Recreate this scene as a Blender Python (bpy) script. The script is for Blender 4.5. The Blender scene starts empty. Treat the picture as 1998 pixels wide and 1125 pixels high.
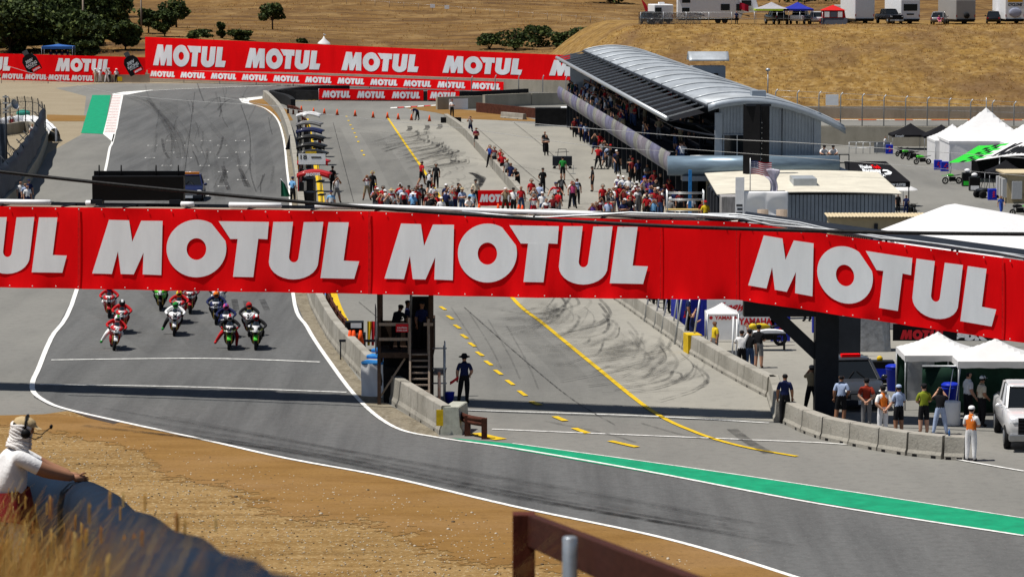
import bpy, bmesh, math, random
from mathutils import Vector, Matrix
from mathutils.geometry import tessellate_polygon
random.seed(11)
PI = math.pi
SC = bpy.context.scene
COL = SC.collection

# ---------------------------------------------------------------- camera
F, CX, CY, HC, HZ = 6500.0, 999.0, 562.5, 16.7, -96.0
PITCH = math.atan((CY - HZ) / F)
cam = bpy.data.cameras.new('camera')
camo = bpy.data.objects.new('camera', cam)
COL.objects.link(camo)
camo.location = (0, 0, HC)
camo.rotation_euler = (PI / 2 - PITCH, 0, 0)
cam.sensor_width = 36
cam.lens = F / 1998 * 36
cam.clip_start, cam.clip_end = 0.3, 5000
cam.dof.use_dof = True
cam.dof.focus_distance = 135
cam.dof.aperture_fstop = 8.5
SC.camera = camo
SC.cycles.transparent_max_bounces = 64
# ---------------------------------------------------------------- sky, sun, exposure
SUN_EL, SUN_AZ = 67.5, -102.0          # elevation; azimuth measured from +Y towards +X (the sun stands high on the left)
w = bpy.data.worlds.new('World'); SC.world = w; w.use_nodes = True
nt = w.node_tree
sky = nt.nodes.new('ShaderNodeTexSky'); sky.sky_type = 'NISHITA'; sky.sun_disc = False
sky.sun_elevation = math.radians(SUN_EL); sky.sun_rotation = math.radians(SUN_AZ)
bg = nt.nodes['Background']; bg.inputs[1].default_value = 0.055
nt.links.new(sky.outputs[0], bg.inputs[0])
sl = bpy.data.lights.new('sun', 'SUN'); sl.energy = 4.9; sl.angle = math.radians(0.5); sl.color = (1, .95, .87)
so = bpy.data.objects.new('sun', sl); COL.objects.link(so)
so.rotation_euler = (math.radians(90 - SUN_EL), 0, math.radians(180 - SUN_AZ))
so.location = (0, 100, 100)
SC.view_settings.view_transform = 'Standard'; SC.view_settings.look = 'None'
SC.view_settings.gamma = 1; SC.view_settings.exposure = 0.2

# ---------------------------------------------------------------- pixel of the photograph -> world
_cp, _sp = math.cos(PITCH), math.sin(PITCH)
def ray(px, py):
    a, b = px - CX, -(py - CY)
    return Vector((a, F * _cp + b * _sp, -F * _sp + b * _cp))
def G(px, py, z=0.0):
    d = ray(px, py); t = (z - HC) / d.z
    return Vector((d.x * t, d.y * t, z))
def D(px, py, Y):
    d = ray(px, py); t = Y / d.y
    return Vector((d.x * t, Y, HC + d.z * t))
def lerp(a, b, t): return a + (b - a) * t
def sstep(a, b, x):
    t = max(0, min(1, (x - a) / (b - a))); return t * t * (3 - 2 * t)

# ---------------------------------------------------------------- materials
def S(r, g, b, k=1.0):
    f = lambda c: ((c / 255 + .055) / 1.055) ** 2.4 if c > 10 else c / 255 / 12.92
    return (f(r) * k, f(g) * k, f(b) * k)
MATS = {}
def mat(name, c, rough=.7, metal=0., var=.12, scale=4., bump=0., bscale=30., trans=0., c2=None, spec=.12, stretch=None, coat=0.):
    if name in MATS: return MATS[name]
    m = bpy.data.materials.new(name); m.use_nodes = True
    n = m.node_tree.nodes; L = m.node_tree.links
    p = n['Principled BSDF']
    p.inputs['Roughness'].default_value = rough; p.inputs['Metallic'].default_value = metal
    p.inputs['Specular IOR Level'].default_value = spec
    if coat: p.inputs['Coat Weight'].default_value = coat; p.inputs['Coat Roughness'].default_value = .1
    if var > 0 or c2 or bump:
        tc = n.new('ShaderNodeTexCoord'); mp = n.new('ShaderNodeMapping')
        if stretch: mp.inputs['Scale'].default_value = stretch
        L.new(tc.outputs['Object'], mp.inputs[0])
    if var > 0 or c2:
        no = n.new('ShaderNodeTexNoise'); no.inputs['Scale'].default_value = scale; no.inputs['Detail'].default_value = 6
        no.inputs['Roughness'].default_value = .65
        L.new(mp.outputs[0], no.inputs['Vector'])
        rp = n.new('ShaderNodeValToRGB')
        rp.color_ramp.elements[0].position = .3; rp.color_ramp.elements[1].position = .7
        a = [max(0, x * (1 - var)) for x in c]; b = [min(1, x * (1 + var)) for x in (c2 or c)]
        rp.color_ramp.elements[0].color = (*a, 1); rp.color_ramp.elements[1].color = (*b, 1)
        L.new(no.outputs['Fac'], rp.inputs[0]); L.new(rp.outputs[0], p.inputs['Base Color'])
    else:
        p.inputs['Base Color'].default_value = (*c, 1)
    if bump:
        nb = n.new('ShaderNodeTexNoise'); nb.inputs['Scale'].default_value = bscale; nb.inputs['Detail'].default_value = 4
        L.new(mp.outputs[0], nb.inputs['Vector'])
        bu = n.new('ShaderNodeBump'); bu.inputs['Strength'].default_value = bump; bu.inputs['Distance'].default_value = .05
        L.new(nb.outputs['Fac'], bu.inputs['Height']); L.new(bu.outputs[0], p.inputs['Normal'])
    if trans:
        tr = n.new('ShaderNodeBsdfTranslucent'); mx = n.new('ShaderNodeMixShader'); mx.inputs[0].default_value = trans
        if var > 0 or c2: L.new(rp.outputs[0], tr.inputs[0])
        else: tr.inputs[0].default_value = (*c, 1)
        L.new(p.outputs[0], mx.inputs[1]); L.new(tr.outputs[0], mx.inputs[2])
        L.new(mx.outputs[0], n['Material Output'].inputs[0])
    MATS[name] = m
    return m
def nodes_mat(name):
    m = bpy.data.materials.new(name); m.use_nodes = True; MATS[name] = m
    return m, m.node_tree.nodes, m.node_tree.links, m.node_tree.nodes['Principled BSDF']
def cloth(c): return mat('cloth_%02x%02x%02x' % tuple(int(min(255, x * 255)) for x in c), c, .9, var=.1, scale=9, bump=.15, spec=.15)

# ---------------------------------------------------------------- mesh builder
class MB:
    def __init__(s): s.v = []; s.f = []; s.m = []; s.sm = []
    def add(s, vs, fs, mi=0, M=None, smooth=False):
        o = len(s.v)
        s.v += [tuple(M @ Vector(q)) if M else tuple(q) for q in vs]
        s.f += [tuple(o + i for i in f) for f in fs]; s.m += [mi] * len(fs); s.sm += [smooth] * len(fs)
        return s
    def box(s, x0, x1, y0, y1, z0, z1, mi=0, M=None):
        return s.add([(x0, y0, z0), (x1, y0, z0), (x1, y1, z0), (x0, y1, z0), (x0, y0, z1), (x1, y0, z1), (x1, y1, z1), (x0, y1, z1)],
                     [(3, 2, 1, 0), (4, 5, 6, 7), (0, 1, 5, 4), (1, 2, 6, 5), (2, 3, 7, 6), (3, 0, 4, 7)], mi, M)
    def bar(s, p, q, wd, h=None, mi=0):
        p, q = Vector(p), Vector(q); h = h or wd; d = (q - p).normalized()
        up = Vector((0, 0, 1)) if abs(d.z) < .95 else Vector((0, 1, 0))
        a = d.cross(up).normalized() * wd / 2; b = a.cross(d).normalized() * h / 2
        vs = [p - a - b, p + a - b, p + a + b, p - a + b, q - a - b, q + a - b, q + a + b, q - a + b]
        return s.add(vs, [(3, 2, 1, 0), (4, 5, 6, 7), (0, 1, 5, 4), (1, 2, 6, 5), (2, 3, 7, 6), (3, 0, 4, 7)], mi)
    def tube(s, pts, r, n=8, mi=0, cap=True, M=None):
        pts = [Vector(p) for p in pts]; k = len(pts)
        rs = r if isinstance(r, (list, tuple)) else [r] * k
        vs = []; a = None
        for i, p in enumerate(pts):
            d = (pts[min(i + 1, k - 1)] - pts[max(i - 1, 0)]).normalized()
            if a is None: a = d.orthogonal().normalized()
            else:
                a = a - d * a.dot(d); a = a.normalized() if a.length > 1e-6 else d.orthogonal().normalized()
            b = d.cross(a)
            vs += [p + (a * math.cos(2 * PI * j / n) + b * math.sin(2 * PI * j / n)) * rs[i] for j in range(n)]
        fs = [(i * n + j, i * n + (j + 1) % n, (i + 1) * n + (j + 1) % n, (i + 1) * n + j) for i in range(k - 1) for j in range(n)]
        if cap: fs += [tuple(range(n))[::-1], tuple(range((k - 1) * n, k * n))]
        return s.add(vs, fs, mi, M, True)
    def lathe(s, prof, n=12, M=None, mi=0, cap=True):
        vs = [(r * math.cos(2 * PI * j / n), r * math.sin(2 * PI * j / n), z) for r, z in prof for j in range(n)]
        k = len(prof)
        fs = [(i * n + j, i * n + (j + 1) % n, (i + 1) * n + (j + 1) % n, (i + 1) * n + j) for i in range(k - 1) for j in range(n)]
        if cap: fs += [tuple(range(n))[::-1], tuple(range((k - 1) * n, k * n))]
        return s.add(vs, fs, mi, M, True)
    def ell(s, c, rx, ry, rz, nu=10, nv=7, mi=0, M=None):
        vs = []
        for i in range(nv + 1):
            t = PI * i / nv
            vs += [(c[0] + rx * math.sin(t) * math.cos(2 * PI * j / nu), c[1] + ry * math.sin(t) * math.sin(2 * PI * j / nu), c[2] - rz * math.cos(t)) for j in range(nu)]
        fs = [(i * nu + j, i * nu + (j + 1) % nu, (i + 1) * nu + (j + 1) % nu, (i + 1) * nu + j) for i in range(nv) for j in range(nu)]
        return s.add(vs, fs, mi, M, True)
    def loft(s, rings, mi=0, closed=True, cap=True, smooth=True):
        n = len(rings[0]); vs = [q for r in rings for q in r]
        fs = [(i * n + j, i * n + (j + 1) % n, (i + 1) * n + (j + 1) % n, (i + 1) * n + j) for i in range(len(rings) - 1) for j in range(n if closed else n - 1)]
        if cap and closed: fs += [tuple(range(n))[::-1], tuple(range((len(rings) - 1) * n, len(rings) * n))]
        return s.add(vs, fs, mi, None, smooth)
    def prism(s, poly, z0, z1, mi=0, M=None):
        n = len(poly)
        vs = [(x, y, z0) for x, y in poly] + [(x, y, z1) for x, y in poly]
        fs = [tuple(range(n))[::-1], tuple(range(n, 2 * n))] + [(i, (i + 1) % n, n + (i + 1) % n, n + i) for i in range(n)]
        return s.add(vs, fs, mi, M)
    def sheet(s, poly, z=0., mi=0):
        ps = [Vector((p[0], p[1], 0)) for p in poly]
        tris = tessellate_polygon([ps])
        vs = [(p.x, p.y, z) for p in ps]; fs = []
        for t in tris:
            a, b, c = (ps[i] for i in t)
            fs.append(tuple(t) if (b - a).cross(c - a).z > 0 else tuple(t)[::-1])
        return s.add(vs, fs, mi)
    def strip(s, pts, wd, z=0., mi=0, sm=True, w2=None):
        pts = [Vector((p[0], p[1], 0)) for p in pts]
        if sm and len(pts) > 2: pts = spline(pts, 6)
        k = len(pts); vs = []
        for i, p in enumerate(pts):
            d = (pts[min(i + 1, k - 1)] - pts[max(i - 1, 0)]).normalized(); nrm = Vector((-d.y, d.x, 0))
            ww = wd if w2 is None else lerp(wd, w2, i / (k - 1))
            vs += [(p + nrm * ww / 2) + Vector((0, 0, z)), (p - nrm * ww / 2) + Vector((0, 0, z))]
        fs = [(2 * i, 2 * i + 1, 2 * i + 3, 2 * i + 2) for i in range(k - 1)]
        return s.add(vs, fs, mi)
    def grid(s, fn, nu, nv, mi=0, smooth=True, M=None):
        vs = [fn(i / nu, j / nv) for j in range(nv + 1) for i in range(nu + 1)]
        fs = [(j * (nu + 1) + i, j * (nu + 1) + i + 1, (j + 1) * (nu + 1) + i + 1, (j + 1) * (nu + 1) + i) for j in range(nv) for i in range(nu)]
        return s.add(vs, fs, mi, M, smooth)
    def wall(s, pts, h, th, z=0., mi=0, top=None, sm=False):
        """upright wall along ground points"""
        pts = [Vector(p) for p in pts]
        if sm: pts = spline(pts, 5)
        k = len(pts); rings = []
        for i, p in enumerate(pts):
            d = (pts[min(i + 1, k - 1)] - pts[max(i - 1, 0)]); d.z = 0; d.normalize(); nrm = Vector((-d.y, d.x, 0))
            t = th if top is None else top
            zz = Vector((0, 0, h))
            rings.append([p - nrm * th / 2, p + nrm * th / 2, p + nrm * t / 2 + zz, p - nrm * t / 2 + zz])
        return s.loft(rings, mi, smooth=False)
    def mesh(s, name, mats):
        me = bpy.data.meshes.new(name); me.from_pydata([tuple(x) for x in s.v], [], s.f)
        for m in (mats if isinstance(mats, (list, tuple)) else [mats]): me.materials.append(m)
        me.polygons.foreach_set('material_index', s.m); me.polygons.foreach_set('use_smooth', s.sm)
        me.update(); return me
    def build(s, name, mats, parent=None, label=None, cat=None, group=None, kind=None, bevel=0, solid=0, recalc=False):
        me = None
        off = Vector((0, 0, 0))
        if parent is None and kind is None and s.v:
            xs = [q[0] for q in s.v]; ys = [q[1] for q in s.v]; zs = [q[2] for q in s.v]
            off = Vector(((min(xs) + max(xs)) / 2, (min(ys) + max(ys)) / 2, min(zs)))
            s.v = [(q[0] - off.x, q[1] - off.y, q[2] - off.z) for q in s.v]
        me = s.mesh(name, mats)
        if recalc:
            bm = bmesh.new(); bm.from_mesh(me); bmesh.ops.recalc_face_normals(bm, faces=bm.faces); bm.to_mesh(me); bm.free()
        o = bpy.data.objects.new(name, me); COL.objects.link(o); o.location = off
        if parent: o.parent = parent
        if bevel:
            b = o.modifiers.new('bevel', 'BEVEL'); b.width = bevel; b.segments = 2; b.limit_method = 'ANGLE'
        if solid:
            b = o.modifiers.new('solid', 'SOLIDIFY'); b.thickness = solid; b.offset = 0
        return tag(o, label, cat, group, kind)
def tag(o, label=None, cat=None, group=None, kind=None):
    if label: o['label'] = label
    if cat: o['category'] = cat
    if group: o['group'] = group
    if kind: o['kind'] = kind
    return o
def thing(name, label, cat, loc=(0, 0, 0), rz=0, group=None):
    o = bpy.data.objects.new(name, None); COL.objects.link(o); o.empty_display_size = .3
    o.location = loc; o.rotation_euler = (0, 0, rz)
    return tag(o, label, cat, group)
def copy_tree(o, parent=None, loc=None, rz=None, label=None, group=None):
    c = o.copy(); COL.objects.link(c); c.parent = parent
    if loc is not None: c.location = loc
    if rz is not None: c.rotation_euler = (0, 0, rz)
    if label: c['label'] = label
    if group: c['group'] = group
    for ch in list(o.children): copy_tree(ch, c)
    return c
def spline(pts, n=6):
    out = []; k = len(pts)
    for i in range(k - 1):
        p0, p1, p2, p3 = pts[max(i - 1, 0)], pts[i], pts[i + 1], pts[min(i + 2, k - 1)]
        for j in range(n):
            t = j / n
            out.append(.5 * ((2 * p1) + (p2 - p0) * t + (2 * p0 - 5 * p1 + 4 * p2 - p3) * t * t + (3 * p1 - p0 - 3 * p2 + p3) * t ** 3))
    out.append(pts[-1]); return out
ORD = ['first', 'second', 'third', 'fourth', 'fifth', 'sixth', 'seventh', 'eighth', 'ninth', 'tenth', 'eleventh', 'twelfth', 'thirteenth',
       'fourteenth', 'fifteenth', 'sixteenth', 'seventeenth', 'eighteenth', 'nineteenth', 'twentieth']
# ---------------------------------------------------------------- lettering
def _logo():
    def n(pts): return [((x - 516) / 300, (434 - (y - .0185 * (x - 516))) / 300) for x, y in pts]
    M_ = n([(610, 136), (722, 140), (740, 258), (790, 143), (909, 145), (902, 442), (798, 438), (803, 318), (748, 438), (676, 436), (660, 310), (626, 436), (516, 433)])
    ell = lambda cx, cy, rx, ry, k: [(cx + rx * math.cos(a), cy - ry * math.sin(a)) for a in [2 * PI * i / k for i in range(k)]]
    O_ = n([p for i, p in enumerate(ell(1098, 297, 167, 157, 48)) if not 2 < i < 8]); Oh = n(ell(1098, 300, 55, 59, 28))
    T_ = n([(1222, 150), (1502, 157), (1494, 250), (1443, 247), (1415, 453), (1302, 451), (1328, 247), (1287, 247)])
    arc = lambda c, r, ry, a0, a1, k: [(c[0] + r * math.cos(lerp(a0, a1, i / k)), c[1] + ry * math.sin(lerp(a0, a1, i / k))) for i in range(k + 1)]
    U_ = n([(1527, 157), (1637, 158), (1614, 345)] + arc((1641, 345), 27, 29, PI, 0, 8)[1:-1] + [(1668, 345), (1697, 160), (1806, 160), (1778, 370)] + arc((1640, 370), 138, 95, 0, PI, 14)[1:-1] + [(1502, 370)])
    L_ = n([(1835, 162), (1948, 164), (1919, 366), (2006, 370), (1978, 462), (1790, 458)])
    out = []
    for loops in ([M_], [O_, Oh], [T_], [U_], [L_]):
        vs = [Vector((a, b, 0)) for lp in loops for a, b in lp]
        fs = tessellate_polygon([[Vector((a, b, 0)) for a, b in lp] for lp in loops])
        out.append((vs, fs))
    return out
LOGO = _logo(); LOGO_W = 4.97
def put_flat(mb, vs, fs, fn, mi=0):
    w_ = [fn(q.x, q.y) for q in vs]
    ff = []
    for f in fs:
        a, b, c = (vs[i] for i in f[:3])
        ff.append(tuple(f) if (b - a).cross(c - a).z > 0 else tuple(f)[::-1])
    mb.add(w_, ff, mi)
def logo(mb, fn, mi=0):
    for vs, fs in LOGO: put_flat(mb, vs, fs, fn, mi)
_txt = {}
def text_geo(s, shear=0., bold=0.):
    if (s, shear, bold) in _txt: return _txt[(s, shear, bold)]
    cu = bpy.data.curves.new('t', 'FONT'); cu.body = s; cu.size = 1; cu.shear = shear; cu.offset = bold
    cu.resolution_u = 3
    o = bpy.data.objects.new('t', cu); COL.objects.link(o)
    dg = bpy.context.evaluated_depsgraph_get()
    me = bpy.data.meshes.new_from_object(o.evaluated_get(dg))
    vs = [v.co.copy() for v in me.vertices]; fs = [tuple(p.vertices) for p in me.polygons]
    bpy.data.objects.remove(o); bpy.data.curves.remove(cu); bpy.data.meshes.remove(me)
    if vs:
        x0 = min(v.x for v in vs); x1 = max(v.x for v in vs); y0 = min(v.y for v in vs); y1 = max(v.y for v in vs)
    else: x0, x1, y0, y1 = 0, 1, 0, 1
    vs = [Vector(((v.x - x0) / max(1e-6, x1 - x0), (v.y - y0) / max(1e-6, y1 - y0), 0)) for v in vs]
    _txt[(s, shear, bold)] = (vs, fs); return vs, fs
def text(mb, s, fn, mi=0, shear=0., bold=.02):
    """fn maps the unit square of the whole word to a point"""
    vs, fs = text_geo(s, shear, bold); put_flat(mb, vs, fs, fn, mi)
def rect_fn(o, u, v):
    o, u, v = Vector(o), Vector(u), Vector(v)
    return lambda a, b: o + u * a + v * b
# ================================================================ ground materials
def ground_mat(name, layers, rough=.9, bump=.3, bscale=8., rot=0.):
    """layers: list of (scale(x,y,z), detail, lo, hi, colour, strength) mixed over the first colour"""
    m, n, L, p = nodes_mat(name)
    p.inputs['Roughness'].default_value = rough; p.inputs['Specular IOR Level'].default_value = .03
    tc = n.new('ShaderNodeTexCoord')
    cur = None
    for i, (sc_, det, lo, hi, c, k) in enumerate(layers):
        if i == 0:
            cur = n.new('ShaderNodeRGB'); cur.outputs[0].default_value = (*c, 1); continue
        mp = n.new('ShaderNodeMapping'); mp.inputs['Scale'].default_value = sc_; mp.inputs['Rotation'].default_value = (0, 0, rot)
        mp.inputs['Location'].default_value = (i * 7.3, i * 3.1, 0)
        L.new(tc.outputs['Object'], mp.inputs[0])
        no = n.new('ShaderNodeTexNoise'); no.inputs['Scale'].default_value = 1; no.inputs['Detail'].default_value = det; no.inputs['Roughness'].default_value = .62
        L.new(mp.outputs[0], no.inputs['Vector'])
        mr = n.new('ShaderNodeMapRange'); mr.inputs[1].default_value = lo; mr.inputs[2].default_value = hi; mr.inputs[4].default_value = k
        L.new(no.outputs['Fac'], mr.inputs[0])
        mx = n.new('ShaderNodeMix'); mx.data_type = 'RGBA'
        L.new(mr.outputs[0], mx.inputs[0]); L.new(cur.outputs[0] if i == 1 else cur.outputs[2], mx.inputs[6]); mx.inputs[7].default_value = (*c, 1)
        cur = mx
    L.new(cur.outputs[2], p.inputs['Base Color'])
    if bump:
        nb = n.new('ShaderNodeTexNoise'); nb.inputs['Scale'].default_value = bscale; nb.inputs['Detail'].default_value = 5
        L.new(tc.outputs['Object'], nb.inputs['Vector'])
        b = n.new('ShaderNodeBump'); b.inputs['Strength'].default_value = bump; b.inputs['Distance'].default_value = .08
        L.new(nb.outputs['Fac'], b.inputs['Height']); L.new(b.outputs[0], p.inputs['Normal'])
    return m
TR = math.radians(5)
M_track = ground_mat('track_asphalt', [
    (0, 0, 0, 0, (0.115, 0.117, 0.118), 0), ((.9, .035, 1), 5, .4, .7, (0.059, 0.060, 0.062), .75), ((.06, .02, 1), 3, .42, .66, (0.144, 0.144, 0.140), .7),
    ((3, 3, 3), 6, .45, .75, (0.063, 0.063, 0.063), .5), ((14, 14, 14), 2, .55, .75, (0.216, 0.216, 0.211), .35)], .75, .12, 20, TR)
M_run = ground_mat('runoff_asphalt', [
    (0, 0, 0, 0, (0.167, 0.165, 0.155), 0), ((.5, .05, 1), 5, .42, .72, (0.113, 0.113, 0.108), .65), ((.05, .03, 1), 4, .4, .66, (0.225, 0.221, 0.203), .7),
    ((2.5, 2.5, 2.5), 6, .5, .75, (0.099, 0.099, 0.095), .4), ((12, 12, 12), 2, .55, .8, (0.288, 0.279, 0.261), .3)], .85, .12, 20, TR)
M_conc = ground_mat('apron_concrete', [
    (0, 0, 0, 0, (0.257, 0.248, 0.221), 0), ((.25, .05, 1), 5, .4, .7, (0.189, 0.184, 0.167), .7), ((.08, .05, 1), 4, .4, .66, (0.324, 0.310, 0.270), .6),
    ((2., 2., 2.), 6, .5, .78, (0.135, 0.131, 0.117), .4), ((10, 10, 10), 2, .55, .8, (0.360, 0.351, 0.315), .3)], .9, .12, 14, TR)
M_dirt = ground_mat('gravel_dirt', [
    (0, 0, 0, 0, (0.219, 0.136, 0.053), 0), ((.3, .9, 1), 6, .4, .7, (0.182, 0.103, 0.034), .7), ((.12, .3, 1), 4, .45, .68, (0.291, 0.192, 0.085), .75),
    ((.16, 1.3, 1), 5, .46, .66, (0.347, 0.230, 0.104), .5), ((.1, .5, 1), 6, .5, .68, (0.112, 0.067, 0.025), .6), ((1.6, 2.6, 2), 6, .5, .72, (0.131, 0.079, 0.032), .6), ((7, 7, 7), 3, .56, .68, (0.477, 0.380, 0.222), .7), ((5, 5, 5), 3, .58, .7, (0.061, 0.039, 0.021), .7)], .95, .8, 5, math.radians(-20))
M_ochre = ground_mat('ochre_dirt', [
    (0, 0, 0, 0, (0.221, 0.126, 0.043), 0), ((.3, .8, 1), 6, .42, .7, (0.153, 0.081, 0.025), .7), ((.1, .2, 1), 4, .45, .66, (0.253, 0.153, 0.071), .6),
    ((4, 4, 4), 4, .55, .75, (0.107, 0.061, 0.029), .5)], .95, .5, 6)
M_grav = ground_mat('trap_gravel', [
    (0, 0, 0, 0, (0.264, 0.223, 0.158), 0), ((.2, .2, 1), 5, .42, .7, (0.212, 0.173, 0.119), .6), ((3, 3, 3), 4, .5, .75, (0.340, 0.297, 0.229), .5)], .95, .5, 5)
M_hill = ground_mat('dry_grass_hill', [
    (0, 0, 0, 0, (0.190, 0.107, 0.036), 0), ((.05, .12, .1), 6, .38, .64, (0.104, 0.059, 0.025), .9), ((.35, .5, .5), 6, .46, .7, (0.257, 0.166, 0.068), .7),
    ((.02, .16, .1), 5, .46, .62, (0.079, 0.046, 0.026), .85), ((.12, .05, .1), 5, .5, .66, (0.270, 0.177, 0.078), .7), ((.8, .8, .8), 6, .47, .7, (0.074, 0.042, 0.019), .75)], .95, .8, 2)
M_bank = ground_mat('dry_grass_bank', [
    (0, 0, 0, 0, (0.245, 0.148, 0.044), 0), ((.22, .3, .4), 6, .42, .68, (0.187, 0.108, 0.037), .8), ((1.0, 1.3, 1.2), 6, .46, .7, (0.360, 0.249, 0.112), .8),
    ((.09, .1, .1), 5, .5, .66, (0.135, 0.082, 0.046), .8), ((.5, .6, .6), 7, .48, .68, (0.122, 0.070, 0.026), .8), ((1.6, 2, 2), 5, .5, .68, (0.090, 0.051, 0.022), .7)], .95, .9, 3)
M_white = mat('road_paint_white', (.60, .60, .58), .7, var=.25, scale=5., c2=(.74, .74, .72))
M_yel = mat('road_paint_yellow', (.58, .39, .015), .7, var=.25, scale=4.)
M_green = mat('runoff_paint_green', (.008, .25, .125), .7, var=.22, scale=1.4)
M_red_paint = mat('kerb_paint_red', (.5, .05, .04), .6, var=.15)

def skid_mat(name, a, c=.03):
    m, n, L, p = nodes_mat(name)
    p.inputs['Base Color'].default_value = (c, c, c * 1.05, 1); p.inputs['Roughness'].default_value = .9; p.inputs['Specular IOR Level'].default_value = .05
    tc = n.new('ShaderNodeTexCoord'); no = n.new('ShaderNodeTexNoise'); no.inputs['Scale'].default_value = 1.1; no.inputs['Detail'].default_value = 7
    no.inputs['Roughness'].default_value = .75
    L.new(tc.outputs['Object'], no.inputs['Vector'])
    mr = n.new('ShaderNodeMapRange'); mr.inputs[1].default_value = .33; mr.inputs[2].default_value = .68; mr.inputs[4].default_value = a
    L.new(no.outputs['Fac'], mr.inputs[0]); L.new(mr.outputs[0], p.inputs['Alpha'])
    return m
M_sk = [skid_mat('rubber_mark_faint', .26), skid_mat('rubber_mark', .62), skid_mat('rubber_mark_dark', .95, .02), skid_mat('rubber_veil', .13)]

def structure(name, mb, m, **k): return mb.build(name, m, kind='structure', **k)
# ---------------------------------------------------------------- terrain heights
def xb(y): return 22.5 if y < 216 else lerp(22.5, 15, sstep(216, 330, y))
def padd(x, y): return -6 * sstep(150, 214, y) * sstep(0, 3, x - xb(y) + 1.5)
def bank(x, y):
    """the grassy embankment with the camp on top"""
    if y < 391: return padd(x, y)
    base = lerp(-6, -4.2, sstep(391, 393, y))
    top = 7.0 + .05 * math.sin(x * .3)
    h = lerp(base, top, sstep(409, 440, y) ** .85)
    return lerp(far_h(x, y) - 1.2, h, sstep(6, 21, x + (y - 409) * .12))
def far_h(x, y):
    h = .012 * max(0, y - 450) + .1 * max(0, y - 790) + 1.6 * math.exp(-((x + 50) / 26) ** 2) * sstep(450, 600, y)
    return h + sstep(450, 560, y) * (.8 * math.sin(x * .06 + y * .011) + .6 * math.sin(y * .035 - x * .02))

# near hillside under the camera
def near_h(x, y):
    if y < 36: return 15.0 - .145 * y
    t = (y - 36) / 38.0
    return lerp(9.78, -.05, min(1, t)) if t < 1 else -.05
structure('hillside', MB().grid(lambda u, v: (lerp(-30, 30, u), lerp(-6, 76, v), near_h(0, lerp(-6, 76, v)) + .12 * math.sin(u * 37) * math.cos(v * 51) - (.25 if lerp(-6, 76, v) > 70 else 0)), 60, 60), M_hill)
structure('ground', MB().add([(-170, 70, 0), (70, 70, 0), (70, 151, 0), (22.5, 151, 0), (22.5, 216, 0), (15, 330, 0), (13, 470, 0), (-170, 470, 0)], [tuple(range(8))], 0), M_grav)
pg = MB()
pg.grid(lambda u, v: (lerp(lerp(13, 22.5, sstep(330, 216, lerp(148, 391, v))), 150, u), lerp(148, 391, v), 0), 40, 60)
pg.v = [(x, y, padd(x, y) - (.03 if y < 149 else 0)) for x, y, _ in pg.v]
structure('paddock', pg, M_run)
bk = MB(); bk.grid(lambda u, v: (lerp(0, 170, u), lerp(391.5, 470, v), bank(lerp(0, 170, u), lerp(391.5, 470, v))), 90, 80)
structure('embankment', bk, M_bank)
fh = MB(); fh.grid(lambda u, v: (lerp(-330, 330, u), lerp(440, 1300, v ** 1.4), far_h(lerp(-330, 330, u), lerp(440, 1300, v ** 1.4)) + (-.5 if v == 0 else 0)), 110, 110)
structure('hill', fh, M_hill)

def P(l): return [G(*p) for p in l]
W = lambda x, y: Vector((x, y, 0))
# ---------------------------------------------------------------- asphalt and concrete sheets
lower = [(130, 800), (230, 822), (400, 859), (560, 895), (760, 932), (1000, 988), (1250, 1040), (1400, 1079), (1550, 1126), (1760, 1196)]
run = P([(-200, 816), (60, 816), (128, 808)]) + P(lower) + [W(40, 74), W(58, 80), W(62, 151.5), W(22.4, 151.5), W(22.4, 216), W(14.9, 330), W(12, 432)] + P([
    (760, 163), (560, 160), (380, 163), (200, 163), (108, 172), (168, 188), (160, 262), (92, 300), (72, 340), (0, 424), (-200, 560)])
structure('runoff', MB().sheet(run, .006), M_run)
trk = P([(62, 752), (66, 775), (95, 791)] + lower) + [W(30, 80), W(40, 87)] + P([(1998, 1022), (1600, 967), (1250, 905), (1000, 871), (900, 858), (860, 855), (770, 835),
    (700, 780), (640, 700), (600, 640), (570, 570), (566, 372), (560, 330), (552, 270), (543, 235), (515, 210), (478, 203), (470, 193), (520, 184), (640, 178), (820, 180), (1000, 186), (1130, 190),
    (1130, 178), (860, 168), (600, 166), (420, 171), (300, 176), (240, 181), (222, 270), (205, 335), (150, 565), (100, 660), (75, 720)])
structure('track', MB().sheet(trk, .012), M_track)
apr = P([(757, 232), (868, 235), (905, 228), (1000, 238), (1110, 250), (1200, 330)]) + [W(11.5, 211), W(16, 170), W(18, 140), W(14, 126)] + P([(1520, 822), (1300, 808), (1270, 800), (1160, 712), (1060, 630), (1000, 580), (915, 470), (828, 335)])
structure('pit_apron', MB().sheet(apr, .012), M_conc)
# concrete strip at the outside edges and the rough shoulder
mb = MB()
for a, b in (((600, 585), (640, 662)),): pass
structure('shoulder', MB().sheet(P([(566, 372), (570, 570), (600, 642), (640, 702), (700, 782), (768, 836), (860, 855), (850, 842), (760, 790), (700, 740), (655, 680), (610, 600), (592, 500), (582, 372), (570, 300), (556, 240), (548, 240), (556, 300)]), .018), ground_mat('grit_shoulder', [(0, 0, 0, 0, (.20, .175, .13), 0), ((2, .8, 1), 6, .42, .68, (.11, .095, .07), .8), ((6, 6, 6), 4, .52, .7, (.33, .30, .25), .7)], .95, .7, 7))
# dirt on the inside of the last corner, the shoulder left of the track, the outside of the pit entry
structure('dirt_patch', MB().sheet(P([(484, 196), (520, 192), (560, 215), (572, 235), (548, 238), (515, 212), (484, 202)]), .02).sheet(P([(92, 224), (168, 226), (166, 237), (90, 237)]), .02)
    .sheet(P([(790, 211), (850, 204), (900, 214), (1000, 222), (1060, 238), (1000, 236), (900, 232), (850, 220)]), .02), M_ochre)
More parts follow.
